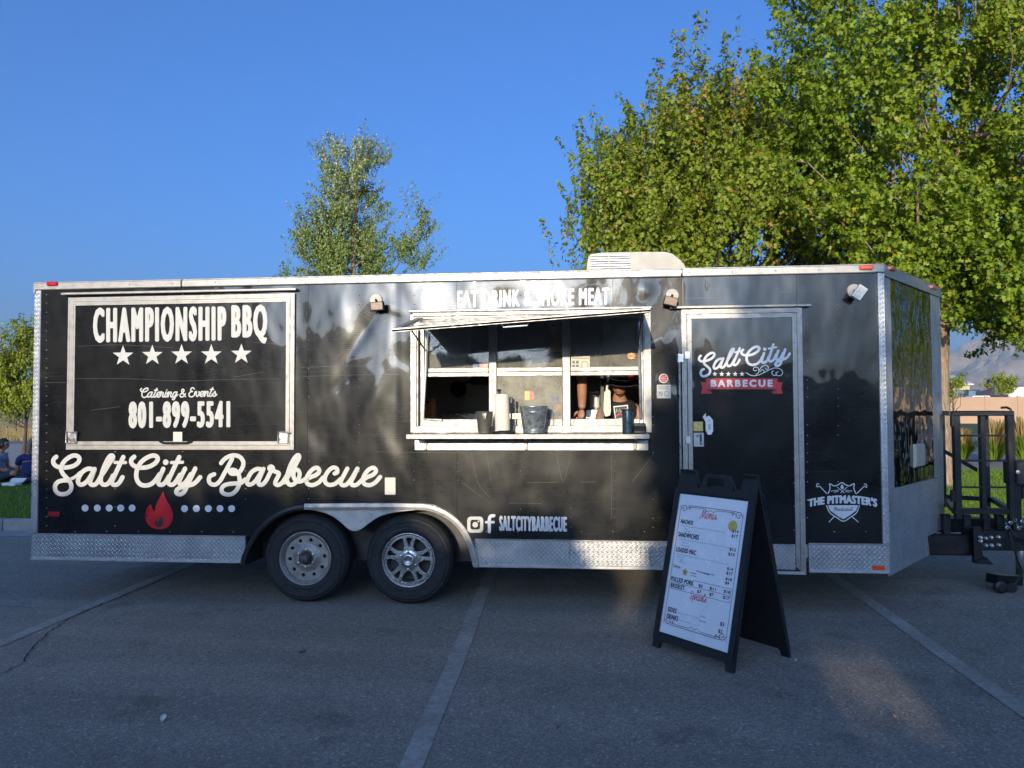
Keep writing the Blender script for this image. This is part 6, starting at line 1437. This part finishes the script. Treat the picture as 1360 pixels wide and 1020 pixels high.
# worker in the wide black hat, bending over the counter
def hat_worker():
    Yp = .62; c = ip(823, 519, Yp); t = empty('person', (c[0], .85, .6), 'person in wide black hat and sleeveless black shirt bending forward at the serving window', 'person')
    cx = c[0]; hz = float(ip(823, 510, Yp)[2])
    neck = (cx-.005, Yp+.06, hz-.10); sh = hz-.15
    # body: one skin from pelvis to neck with arms
    P = [(cx+.03, 1.02, 1.28, .15, .12), (cx+.02, .92, 1.42, .11, .08), (cx+.01, .83, hz-.30, .12, .075), (cx, .75, hz-.2, .10, .06), (*neck, .048), (cx, Yp+.04, hz-.06, .05),
         (cx-.145, .72, hz-.21, .055), (cx-.185, .62, hz-.36, .042), (cx-.17, .42, hz-.50, .034), (cx+.15, .72, hz-.21, .055), (cx+.195, .66, hz-.40, .042), (cx+.19, .45, hz-.52, .034),
         (cx+.1, 1.02, 1.1, .09), (cx+.1, .9, .98, .07), (cx+.1, .98, .64, .05), (cx-.07, 1.02, 1.1, .09), (cx-.07, .9, .98, .07), (cx-.07, .98, .64, .05)]
    E_ = [(0, 1), (1, 2), (2, 3), (3, 4), (4, 5), (3, 6), (6, 7), (7, 8), (3, 9), (9, 10), (10, 11), (0, 12), (12, 13), (13, 14), (0, 15), (15, 16), (16, 17)]
    skinned('body', P, E_, 'skin_h', t)
    # sleeveless shirt: shell round the torso
    vs = []; fs = []; n = 20; lv = []
    for z, y, rx, ry in ((1.22, 1.02, .185, .15), (1.36, .95, .18, .14), (hz-.34, .80, .18, .15), (hz-.26, .745, .175, .15), (hz-.19, .715, .155, .14), (hz-.15, .70, .12, .12), (hz-.13, .69, .085, .10)):
        for j in range(n):
            a = 2*pi*j/n; dz = -.025*max(0, -sin(a))**2 if z > hz-.2 else 0; vs.append((cx+rx*cos(a), y+ry*sin(a), z+dz))
    fs = [(i*n+j, i*n+(j+1) % n, (i+1)*n+(j+1) % n, (i+1)*n+j) for i in range(6) for j in range(n)]
    sh_ = mesh_obj('sleeveless_shirt', vs, fs, 'tee', t, True)
    # print on the chest, on its own curved patch
    def chest(P2, h=0.):
        out = []
        for x, y in P2:
            d = ray(x, y); lo_ = None
            px_, pz_ = ip(x, y, .62)[0], ip(x, y, .62)[2]; u = (px_-cx)/.195; yy = .712-.145*sqrt(max(.05, 1-u*u))-h; out.append(at(x, y, yy))
        return out
    mb = MB(); poly(mb, chest, [(814.5, 539.5), (834, 537.5), (835, 555), (817, 557.5)]); pr = mb.build('shirt_print', 'vinyl_g', sh_)
    mb = MB(); poly(mb, chest, [(816, 541), (832.6, 539.2), (833.4, 553.6), (818, 556)], .0015); p2 = mb.build('print_field', 'ink', pr)
    mb = MB()
    f3 = lambda P2, h=0.: chest(P2, h+.003)
    for P2 in ([(818, 548), (819, 543), (821, 547), (823, 543), (824, 547.5)], [(825.5, 547), (827, 542.5), (829, 547)], [(830, 547), (830, 542.5), (832, 543)]): stroke(mb, f3, P2, .8, smooth=False)
    mb.build('print_letters', 'vinyl', pr)
    mb = MB(); stroke(mb, f3, [(819, 552.5), (823, 549.6), (827, 551.6), (832, 549.8)], 1.7, 4); mb.build('print_swoosh', 'ink_red', pr)
    fw = np.array((-.12, -.75, -.30)); h, Q = head(t, (cx, Yp-.02, hz+.01), fw, .1, 'skin_h', 'hair_d')
    # hat: brim and crown
    up = np.array((.10, -.32, .94)); up /= np.linalg.norm(up); s = np.cross((0, 1., 0), up); s /= np.linalg.norm(s); f_ = np.cross(up, s); c0 = np.array((cx+.0, Yp-.045, hz+.028)); vs = []; n = 32
    for r_, z in ((.205, .0), (.205, .006), (.17, .002), (.112, .012), (.108, .06), (.098, .105), (.07, .118), (.001, .112), (.001, .106)):
        for j in range(n):
            a = 2*pi*j/n; cu = .028*abs(cos(a))**2*(r_/.205)**2; vs.append(tuple(c0+s*r_*cos(a)+f_*r_*.92*sin(a)+up*(z+cu)))
    mesh_obj('hat', vs, [(i*n+j, i*n+(j+1) % n, (i+1)*n+(j+1) % n, (i+1)*n+j) for i in range(8) for j in range(n)]+[tuple(range(n))[::-1]], 'tee', t, True)
    hb = MB().sphere(c0+s*.085+f_*-.09+up*.075, (.03, .02, .04), 10, 8).sphere(c0+s*.1+f_*-.075+up*.11, (.022, .015, .028), 8, 6).build('hat_flower', 'ink_red', t, True)
    MB().tube([tuple(c0+s*r_*cos(a)*1+f_*r_*.93*sin(a)+up*.03) for r_, a in [(.1135, 2*pi*j/24) for j in range(25)]], .005, 6, False).build('hat_band', 'vinyl_g', t)
    hand(t, (cx-.17, .42, hz-.50), (.1, -.5, -.8), (0, .8, -.5)); hand(t, (cx+.19, .45, hz-.52), (-.2, -.5, -.8), (0, .8, -.5))
hat_worker()
def arm_worker():
    Yp = .50; c = ip(752, 520, Yp); cx = float(c[0])-.02; t = empty('person', (cx, Yp, .6), 'standing person in black tee reaching down with a bare forearm inside the serving window', 'person')
    e = ip(773, 520, .40); wv = ip(773, 548, .30)
    P = [(cx-.05, .55, 1.42, .14, .1), (cx-.05, .54, 1.62, .13, .1), (cx-.05, .53, 1.84, .15, .1), (cx-.05, .52, 1.98, .13, .09), (cx-.05, .50, 2.08, .052), (cx-.05, .48, 2.16, .05),
         (cx+.12, .50, 1.97, .06), (float(e[0])+.0, .44, 1.80, .047), (float(e[0]), .40, 1.66, .042), (float(wv[0]), .30, float(wv[2])+.03, .030), (cx-.24, .5, 1.95, .06), (cx-.27, .45, 1.68, .045), (cx-.16, .32, 1.5, .032),
         (cx+.03, .55, 1.35, .09), (cx+.03, .54, 1.0, .07), (cx+.03, .56, .66, .05), (cx-.14, .55, 1.35, .09), (cx-.14, .54, 1.0, .07), (cx-.14, .56, .66, .05)]
    skinned('body', P, [(0, 1), (1, 2), (2, 3), (3, 4), (4, 5), (3, 6), (6, 7), (7, 8), (8, 9), (3, 10), (10, 11), (11, 12), (0, 13), (13, 14), (14, 15), (0, 16), (16, 17), (17, 18)], 'skin_h', t)
    vs = []; n = 20
    for z, y, rx, ry in ((1.3, .55, .185, .135), (1.5, .55, .18, .13), (1.7, .54, .185, .13), (1.88, .53, .20, .13), (1.98, .52, .17, .115), (2.03, .51, .10, .08)): vs += [(cx-.05+rx*cos(2*pi*j/n), y+ry*sin(2*pi*j/n), z) for j in range(n)]
    mesh_obj('tee_shirt', vs, [(i*n+j, i*n+(j+1) % n, (i+1)*n+(j+1) % n, (i+1)*n+j) for i in range(5) for j in range(n)], 'tee', t, True)
    skinned('sleeve', [(cx+.06, .5, 1.98, .07), (cx+.14, .49, 1.94, .074), (float(e[0])+.0, .45, 1.82, .064)], [(0, 1), (1, 2)], 'tee', t, 1)
    head(t, (cx-.05, .46, 2.25), (0, -.9, -.4), .1, 'skin_h', 'hair_d')
    hand(t, (float(wv[0]), .30, float(wv[2])+.03), (-.15, -.3, -.95), (-.3, .9, -.2))
arm_worker()
# two people sitting on the grass on the left
def sitter(label, px, Y, face, shirt, hair, pony, legs_to, skinm='skin_h', sc=1.0, pants='denim'):
    b = at(px, 648, Y); g = .13; x, y = float(b[0]), Y; t = empty('person', (x, y, g), label, 'person'); f = np.array((*face, 0.)); f /= np.linalg.norm(f); s = np.array((f[1], -f[0], 0)); O = np.array((x, y, g))
    Q = lambda a, b_, c: O+s*a*sc+f*b_*sc+np.array((0, 0, c*sc)); r = lambda P, *q: (*P, *q)
    P = [r(Q(0, 0, .12), .13, .11), r(Q(0, -.01, .28), .12, .09), r(Q(0, .03, .45), .15, .1), r(Q(0, .05, .55), .09, .07), r(Q(0, .06, .62), .05), r(Q(0, .07, .68), .05),
         r(Q(.19, .04, .50), .055), r(Q(.24, .10, .28), .04), r(Q(.14, .32, .22), .03), r(Q(-.19, .04, .50), .055), r(Q(-.24, .10, .28), .04), r(Q(-.12, .34, .22), .03),
         r(Q(.1, .05, .10), .085), r(Q(.30, .38, .22), .062), r(Q(.02, .48, .06), .045), r(Q(-.1, .05, .10), .085), r(Q(-.30, .38, .22), .062), r(Q(-.02, .55, .07), .045)]
    skinned('body', P, [(0, 1), (1, 2), (2, 3), (3, 4), (4, 5), (3, 6), (6, 7), (7, 8), (3, 9), (9, 10), (10, 11), (0, 12), (12, 13), (13, 14), (0, 15), (15, 16), (16, 17)], skinm, t)
    skinned('tee_shirt', [r(Q(0, 0, .14), .16, .14), r(Q(0, -.01, .28), .145, .12), r(Q(0, .03, .44), .17, .125), r(Q(0, .05, .55), .10, .09), r(Q(.19, .04, .50), .072), r(Q(.225, .08, .36), .062), r(Q(-.19, .04, .50), .072), r(Q(-.225, .08, .36), .062)], [(0, 1), (1, 2), (2, 3), (3, 4), (4, 5), (3, 6), (6, 7)], shirt, t)
    skinned('trousers', [r(Q(0, .0, .12), .15, .13), r(Q(.1, .05, .11), .1), r(Q(.28, .35, .21), .075), r(Q(.10, .45, .1), .06), r(Q(-.1, .05, .11), .1), r(Q(-.28, .35, .21), .075), r(Q(-.08, .5, .1), .06)], [(0, 1), (1, 2), (2, 3), (0, 4), (4, 5), (5, 6)], pants, t)
    h, _ = head(t, Q(0, .09, .76), (*f[:2], -.15), .1, skinm, hair, pony)
    for sx in (1, -1): hand(t, Q(sx*.13, .33, .22), tuple(f*.8-s*sx*.5), (0, 0, -1), skinm)
    return t
sitter('person in navy shirt sitting on the grass, back turned, blond hair tied', 39, 8.0, (-.35, .9), 'navy', 'hair_l', True, 0)
sitter('dark haired person in grey tee sitting on the grass, leftmost in the photo', -3, 8.25, (.95, .35), 'grey_tee', 'hair_d', False, 0)
c = at(17, 646, 7.6); tb = empty('takeout_box', (c[0], 7.6, .14), 'white takeout box lying open on the grass between the two seated people', 'box')
MB().bbox(c[0]-.16, c[0]+.12, 7.5, 7.7, .14, .20, .015).build('tray', 'white_plastic', tb); MB().add([(c[0]-.16, 7.7, .20), (c[0]+.12, 7.7, .20), (c[0]+.12, 7.8, .27), (c[0]-.16, 7.8, .27), (c[0]-.16, 7.71, .19), (c[0]+.12, 7.71, .19), (c[0]+.12, 7.81, .26), (c[0]-.16, 7.81, .26)], [(0, 1, 2, 3), (7, 6, 5, 4), (0, 4, 5, 1), (3, 2, 6, 7), (1, 5, 6, 2), (0, 3, 7, 4)]).build('lid', 'white_plastic', tb)

# ------------------------------------------------------------------ things on the serving shelf
Yc = -.15
def sx_(px): return float(at(px, 573, Yc)[0])
wpx = 5.85/F      # metres per photo pixel at the shelf
def lathe_thing(prof, cx, cy, cz): return MB().lathe([(r, h) for r, h in prof], (cx, cy, cz), 'z', 32)
cx = sx_(643.5); t = empty('straw_cup', (cx, Yc, SZ), 'clear plastic cup full of wrapped straws at the left end of the serving shelf', 'cup')
tag(lathe_thing([(.001, .002), (.045, .002), (.048, .01), (.066, .165), (.069, .17), (.064, .168), (.045, .012), (.001, .008)], cx, Yc, SZ+.001).build('cup_wall', 'clear', t, True))
for i in range(16):
    a = R.uniform(0, 2*pi); b = a+R.uniform(1.5, 4.5); MB().tube([(cx+.03*cos(a), Yc+.03*sin(a), SZ+.012), (cx+.045*cos(b), Yc+.045*sin(b), SZ+R.uniform(.11, .16))], .0035, 5).build('straw', 'paper' if i % 3 else 'ink_grey', t)
cx = sx_(668.5); t = empty('paper_towel_holder', (cx, Yc, SZ), 'roll of white paper towel on a black stand, between the straw cup and the bucket', 'paper towel')
lathe_thing([(.001, .0), (.088, .0), (.09, .008), (.082, .018), (.03, .022), (.001, .022)], cx, Yc, SZ+.001).build('stand_base', 'black', t, True)
MB().tube([(cx-.02, Yc, SZ+.02), (cx-.03, Yc, SZ+.325)], .008, 8).sphere((cx-.031, Yc, SZ+.33), (.02, .014, .01), 10, 6).build('stand_rod', 'black', t)
MB().tube([(cx+.06, Yc, SZ+.02), (cx+.062, Yc, SZ+.27)], .007, 8).bbox(cx+.052, cx+.072, Yc-.01, Yc+.01, SZ+.23, SZ+.28, .004).build('side_arm', 'black', t)
rl = MB(); n = 28; vs = []
for h, r_ in ((.026, .055), (.03, .058), (.298, .056), (.302, .05), (.301, .02)):
    vs += [(cx-.004-h*.03+r_*cos(2*pi*j/n), Yc+r_*sin(2*pi*j/n), SZ+h) for j in range(n)]
rl.add(vs, [(i*n+j, i*n+(j+1) % n, (i+1)*n+(j+1) % n, (i+1)*n+j) for i in range(4) for j in range(n)]).build('towel_roll', 'paper', t, True)
cx = sx_(709); t = empty('metal_bucket', (cx, Yc, SZ), 'galvanised metal tip bucket standing at the middle of the serving shelf', 'bucket')
bk = lathe_thing([(.001, .002), (.075, .002), (.078, .0), (.08, .01), (.104, .195), (.108, .2), (.11, .206), (.106, .21), (.102, .204), (.078, .014), (.001, .012)], cx, Yc, SZ+.001).build('bucket_body', 'galv', t, True)
for h in (.03, .165): lathe_thing([(.080+.130*h, h-.003), (.0815+.130*h, h), (.080+.130*h, h+.003)], cx, Yc, SZ).build('rib', 'galv', t, True)
MB().tube([(cx+.108*cos(a)*1.02, Yc-.02-.02*sin(a), SZ+.19-.13*sin(a)*.9) for a in [pi*j/12 for j in range(13)]][:0] or [(cx+.112, Yc, SZ+.19), (cx+.118, Yc-.03, SZ+.12), (cx+.10, Yc-.06, SZ+.05), (cx+.09, Yc-.05, SZ+.04)], .003, 6).build('bail_handle', 'black_metal', t)
def bucket_map(P, h=0.):
    out = []
    for x, y in P:
        q = at(x, y, Yc-.09); u = (q[0]-cx)/.095; rr_ = .08+.13*(q[2]-SZ)+.0015+h; a = math.asin(max(-.95, min(.95, u))); out.append((cx+rr_*sin(a), Yc-rr_*cos(a), q[2]))
    return out
mb = MB()
for P in ([(697.5, 552), (702, 551.5)], [(699.8, 552), (699.8, 558.5)], [(704.2, 553.8), (704.2, 558.5)], [(707, 560.5), (707, 553.5), (710, 553.8), (709.8, 556.8), (707, 557.2)], [(715.5, 553.5), (712.8, 554), (713, 556), (715.5, 556.8), (715.2, 558.8), (712.5, 558.8)]): stroke(mb, bucket_map, P, .8, smooth=False)
mb.build('hand_lettering', 'ink_grey', bk)
cx = sx_(833.5); t = empty('tumbler', (cx, Yc, SZ), 'tall dark blue drink tumbler near the right end of the serving shelf', 'tumbler')
lathe_thing([(.001, .001), (.036, .001), (.039, .008), (.040, .14), (.041, .165), (.041, .17), (.001, .172)], cx, Yc, SZ).build('tumbler_body', 'tumbler', t, True)
lathe_thing([(.041, .168), (.043, .170), (.043, .18), (.038, .184), (.001, .184)], cx, Yc, SZ).build('lid', 'black', t, True)
a, b = sx_(841), sx_(857.5); t = empty('card_reader', ((a+b)/2, Yc, SZ), 'small black card reader box beside the tumbler at the right end of the shelf', 'card reader')
MB().bbox(a, b, Yc-.03, Yc+.06, SZ+.0005, SZ+.078, .008).build('casing', 'black', t); MB().bbox(a+.008, b-.008, Yc-.033, Yc-.0305, SZ+.02, SZ+.06, .001).build('screen', 'car_glass', t)

# ------------------------------------------------------------------ sandwich board
FL, FR, RR = gz(866, 858)[:2], gz(973, 895)[:2], gz(1051, 873)[:2]
SBH = 1.075; sp = (RR-FR); wv_ = FR-FL; WB = float(np.linalg.norm(wv_)); wu = wv_/WB; du = sp/np.linalg.norm(sp)
B = empty('sandwich_board', (*(FL+FR+sp)[:2]/2*1.0, 0), 'black plastic sandwich board with a white menu sheet standing before the trailer door', 'sandwich board')
AP = SBH
def pan(front):
    base = FL if front else FL+sp; top_off = sp/2*(1 if front else -1)*.93
    fn = lambda u, v, h=0.: None
    def f(u, v, h=0.):
        q = base+wu*u+top_off*(v/1.0); nrm3 = np.cross((wu[0], wu[1], 0), (top_off[0], top_off[1], AP)); nrm3 /= np.linalg.norm(nrm3)
        if nrm3@np.array((du[0], du[1], 0)) > 0: nrm3 = -nrm3
        if not front: nrm3 = -nrm3
        r_ = np.array((q[0], q[1], v*AP))+nrm3*h; return tuple(r_)
    return f
def slab(f, loops_uv, h0, h1, nm, m, par):
    v, fc = fill2d(loops_uv); mb = MB(); mb.add([f(p[0], p[1], h1) for p in v], fc); mb.add([f(p[0], p[1], h0) for p in v], fc)
    for lp in loops_uv:
        n = len(lp); mb.add([f(p[0], p[1], h0) for p in lp]+[f(p[0], p[1], h1) for p in lp], [(i, (i+1) % n, (i+1) % n+n, i+n) for i in range(n)])
    return mb.build(nm, m, par)
W_ = WB
outl = [(0, 0), (.055, 0), (.06, .035), (.075, .045), (W_-.075, .045), (W_-.06, .035), (W_-.055, 0), (W_, 0), (W_-.005, .5), (W_-.012, 1.0), (W_-.015, 1.055), (W_-.11, 1.055), (W_-.125, .955), (W_*.5+.125, .955), (W_*.5+.105, 1.035), (W_*.5-.095, 1.035), (W_*.5-.115, .955), (.165, .955), (.15, 1.055), (.02, 1.055), (.012, 1.0), (.005, .5)]
hole = [(W_*.5-.07, .965), (W_*.5+.075, .965), (W_*.5+.065, 1.015), (W_*.5-.06, 1.015)]
pf, pb2 = pan(True), pan(False)
slab(pf, [outl, hole], -.022, 0, 'front_panel', 'black', B)
slab(pb2, [outl, hole], -.022, 0, 'rear_panel', 'black', B)
# raised rim bars of the front panel
def bar_uv(f, u0, v0, u1, v1, w_, h0, h1, nm, m, par): return slab(f, [[(u0, v0), (u1, v0), (u1, v1), (u0, v1)]], h0, h1, nm, m, par)
SU0, SU1, SV0, SV1 = .052, W_-.052, .095, .905
for f_, pr_ in ((pf, B), (pb2, B)):
    bar_uv(f_, .005, .05, .045, .94, 0, 0, .012, 'rim_bar', 'black', pr_); bar_uv(f_, W_-.045, .05, W_-.006, .94, 0, 0, .012, 'rim_bar', 'black', pr_)
    bar_uv(f_, .0455, .05, W_-.0455, .085, 0, 0, .012, 'rim_bar', 'black', pr_); bar_uv(f_, .0455, .915, W_-.0455, .94, 0, 0, .012, 'rim_bar', 'black', pr_)
for u in (.08, W_-.065):
    q = np.array(pf(u, 1.03, -.01)); q2 = np.array(pb2(u, 1.03, -.01)); MB().tube([q, q2], .012, 10).build('hinge_pin', 'black', B)
MS = bar_uv(pf, SU0, SV0, SU1, SV1, 0, .001, .004, 'menu_sheet', 'sheet', B)
for u in (SU0-.004, SU1+.001): bar_uv(pf, u, SV0, u+.003, SV1, 0, .003, .0075, 'sheet_clip', 'alu_dull', B)
# the printed menu: sheet coordinates 0..100 across, 0..165 down
SW, SHh = SU1-SU0, SV1-SV0
def ms(P, h=0.): return [pf(SU0+SW*x/100, SV1-SHh*y/165, .0046+h) for x, y in P]
def mtext(mb, s, x0, y0, x1, y1, b=0., sp_=1.0): fat_text(mb, ms, s, ((x0, y0), (x1, y0), (x0, y1), (x1, y1)), b, b, sp_, 6)
mb = MB()
for x0, y0, x1, y1 in ((4, 13, 4, 154), (96, 15, 96, 154)): stroke(mb, ms, [(x0, y0), (x1, y1)], .55, smooth=False)
stroke(mb, ms, [(16, 13), (88, 13)], .6, smooth=False); stroke(mb, ms, [(16, 14.8), (40, 14.8), (45, 17.5), (50, 15.5), (55, 17.5), (60, 14.8), (84, 14.8)], .5, 3)
stroke(mb, ms, [(13, 154), (88, 154)], .6, smooth=False); stroke(mb, ms, [(13, 152), (40, 152), (45, 149.5), (50, 152), (55, 149.5), (60, 152), (88, 152)], .5, 3)
for fx_ in (1, -1):
    for fy in (1, -1):
        ox, oy = (4 if fx_ > 0 else 96), (13 if fy > 0 else 154)
        stroke(mb, ms, [(ox+fx_*1, oy+fy*5), (ox+fx_*3, oy+fy*1), (ox+fx_*8, oy+fy*1), (ox+fx_*9, oy+fy*5), (ox+fx_*5, oy+fy*7), (ox+fx_*3.5, oy+fy*4), (ox+fx_*6, oy+fy*3.4)], .7, 4)
        stroke(mb, ms, [(ox+fx_*9, oy+fy*5), (ox+fx_*12, oy+fy*2), (ox+fx_*14.5, oy+fy*3.5), (ox+fx_*13, oy+fy*5), (ox+fx_*16, oy+fy*1)], .6, 4)
mb.build('border_flourish', 'ink', MS)
mb = MB(); script_text(mb, ms, 'Menu', 35, 26, 60, 25, 6.0, .7); script_text(mb, ms, 'Specials', 38, 119, 62, 119, 5.0, .6); mb.build('red_lettering', 'ink_red', MS)
mb = MB()
for s, x0, y0, x1, y1 in (('NACHOS', 7, 30.5, 25, 35), ('SANDWICHES', 6, 46, 37, 51), ('LOADED MAC', 6, 64, 36, 69), ('PULLED PORK', 7, 102*.0+88*.0+91.5-2.5+0, 40, 94.5), ('BRISKET', 8, 97*.0+96, 29, 101.3), ('SIDES', 7, 134.5, 20, 139.5), ('DRINKS', 7, 142.5, 24, 147.5)):
    if s in ('PULLED PORK', 'BRISKET'): continue
    mtext(mb, s, x0, y0-.3, x1+1, y1+.4, .26, 1.14)
mtext(mb, 'PULLED PORK', 5, 98.8, 40, 104.3, .26, 1.14); mtext(mb, 'BRISKET', 6, 106.3, 28, 111.8, .26, 1.14)
tag(mb.build('heading_lettering', 'ink', MS), kind='stuff')
mb = MB()
for s, x0, y0, h_ in (('$14', 84, 33, 4), ('$17', 84, 38.5, 4), ('$12', 84, 53.5, 4), ('$15', 83, 59, 4), ('$14', 84, 75, 4), ('$17', 84, 80, 4), ('$18', 84, 86.5, 3.6), ('$9', 84, 91, 3.6), ('$5', 48, 100.5, 4), ('$11', 64, 100.5, 4), ('$18', 84, 100, 4), ('$7', 47, 107.3, 4), ('$7', 65, 107, 4), ('$17', 84, 106.5, 4), ('$3', 85, 135, 4.6), ('$2', 84, 143, 4.6)):
    mtext(mb, s, x0, y0, x0+2.9*len(s), y0+h_, .15)
for P in ([(38, 98), (94, 98)], [(6, 105.3), (94, 105.3)], [(6, 112.8), (94, 112.8)], [(94, 98), (94, 112.8)]): stroke(mb, ms, P, .4, smooth=False)
tag(mb.build('price_lettering', 'ink', MS), kind='stuff')
mb = MB(); rm = random.Random(9)
def scribble(x0, y, x1, hgt, wd=.35):
    x = x0
    while x < x1:
        L1 = rm.uniform(2.2, 6.5); xe = min(x+L1, x1); pts = []; q = x
        while q < xe: pts.append((q, y+rm.uniform(-hgt, hgt)/2)); q += .75
        if len(pts) > 1: stroke(mb, ms, pts, wd, smooth=False)
        x = xe+1.1
for y, x0, x1 in ((38, 9, 74), (54, 9, 88), (72.2, 9, 86), (75, 9, 22), (82.3, 0, 0)):
    if x1: scribble(x0, y, x1, 1.3)
for y, x1 in ((41.2, 20), (44, 24), (57.5, 23), (61, 26), (78, 20), (80.8, 25)): scribble(14, y, x1, 1.6, .45)
for y in (41.2, 44, 57.5, 61, 78, 80.8):
    for k in range(26): blob(mb, ms, (28+k*2.05, y+.9), .18, 5)
scribble(23, 138, 55, 1.2); scribble(56, 135, 66, 2.2, .5); scribble(28, 146, 58, 1.3); scribble(56, 140, 66, 1.5, .7); scribble(52, 87, 70, .8, .8)
tag(mb.build('small_print', 'ink_grey', MS), kind='stuff')
mb = MB()
for q in range(5): stroke(mb, ms, [(6+q*2.3, 84.6+.2*q), (7.4+q*2.3, 88.4)], .6, smooth=False); stroke(mb, ms, [(6+q*2.3, 86.9), (8+q*2.3, 86.5)], .5, smooth=False)
for x0, y in ((41, 79.8), ): stroke(mb, ms, [(42, 86.6), (60, 88)], .9, smooth=False)
stroke(mb, ms, [(34, 90), (42, 90.3)], .7, smooth=False); stroke(mb, ms, [(34, 93), (43, 93.2)], .5, smooth=False)
tag(mb.build('hand_edits', 'ink', MS), kind='stuff')
mb = MB(); blob(mb, ms, (84, 29.5), 6.4, 26, .001); gs = mb.build('round_seal', 'gold', MS)
mb = MB(); st_ = [(25+(4.6 if i % 2 == 0 else 2.6)*sin(pi*i/5), 91.0-(4.9 if i % 2 == 0 else 2.8)*cos(pi*i/5)) for i in range(10)]; mb.add(ms(st_, .001), [tuple(range(10))]); mb.build('star_badge', 'gold', MS)
mb = MB(); f4 = lambda P, h=0.: ms(P, h+.002); stroke(mb, f4, [(23.2, 90.5), (24.5, 89.5), (26.8, 91.3)], .8, smooth=False); stroke(mb, f4, [(24, 92.5), (26.4, 92.3)], .6, smooth=False); mb.build('badge_print', 'ink_red', MS)

# litter on the asphalt
def leaflet(nm, label, cat, px, py, L1, wd, ang, m):
    g = gz(px, py); t = empty(nm, (g[0], g[1], 0), label, cat); n = 7; vs = []
    for i in range(n):
        q = i/(n-1); w1 = wd*sin(pi*(.12+.76*q))*(.8+.2*R.random()); x = (q-.5)*L1
        for sgn in (-1, 0, 1): vs.append((g[0]+x*cos(ang)-sgn*w1*sin(ang), g[1]+x*sin(ang)+sgn*w1*cos(ang), .006+.010*abs(sgn)+.012*q*q))
    fs = [(i*3+j, (i+1)*3+j, (i+1)*3+j+1, i*3+j+1) for i in range(n-1) for j in range(2)]
    MB().add(vs, fs).build('scrap' if cat == 'litter' else 'leaf_blade', m, t, True); return t
leaflet('paper_scrap', 'torn pale paper scrap lying alone on the asphalt in the lower left', 'litter', 216.5, 958, .06, .015, 1.9, 'paper')
leaflet('pebble_chip', 'tiny white chip on the asphalt just right of the sandwich board', 'litter', 1057, 880, .012, .005, .5, 'paper')

# loose grit on the lot
rs_ = np.random.RandomState(77); n_ = 900; gx_ = rs_.uniform(-1.5, 9, n_); gy_ = -4.6+rs_.uniform(0, 1, n_)**1.5*6.5; sz_ = rs_.uniform(.0015, .005, n_)
tv = np.array([(-1, -1, 0), (1, -1, 0), (1, 1, 0), (-1, 1, 0), (.2, 0, 1.1)]); V = np.stack([gx_, gy_, np.full(n_, .001)], 1)[:, None]+tv[None]*sz_[:, None, None]*rs_.uniform(.6, 1.4, (n_, 5, 1))
tag(fast_mesh('grit', V.reshape(-1, 3), (np.arange(n_)[:, None, None]*5+np.array([(0, 1, 4), (1, 2, 4), (2, 3, 4), (3, 0, 4)])[None]).reshape(-1, 3), 'kerb', None, None, 3), 'loose pale grit scattered over the asphalt', 'grit', kind='stuff')
for k, (px, py, an) in enumerate(((402, 868, .4), (1190, 958, 2.0), (742, 968, 1.1), (585, 836, 2.6))): leaflet('fallen_leaf', ('small dry leaf on the asphalt in front of the wheels', 'small dry leaf on the asphalt in the lower right corner', 'small dry leaf at the bottom centre of the asphalt', 'small dry leaf beside the middle parking line')[k], 'leaf', px, py, .035, .009, an, 'bark')

# ------------------------------------------------------------------ air
def haze():
    mb = MB().box(-8500, 8500, -880, 8500, -1.2, 730); m = bpy.data.materials.new('thin_haze'); m.use_nodes = True; n = m.node_tree
    n.nodes.remove(n.nodes['Principled BSDF']); v_ = n.nodes.new('ShaderNodeVolumePrincipled'); v_.inputs['Color'].default_value = (.60, .80, 1, 1); v_.inputs['Density'].default_value = HAZE
    v_.inputs['Anisotropy'].default_value = 0.0; n.links.new(v_.outputs[0], n.nodes['Material Output'].inputs['Volume'])
    tag(mesh_obj('haze', mb.v, mb.f, m), 'thin blue air in front of the far mountains', None, kind='stuff')
HAZE = 9e-5
haze()
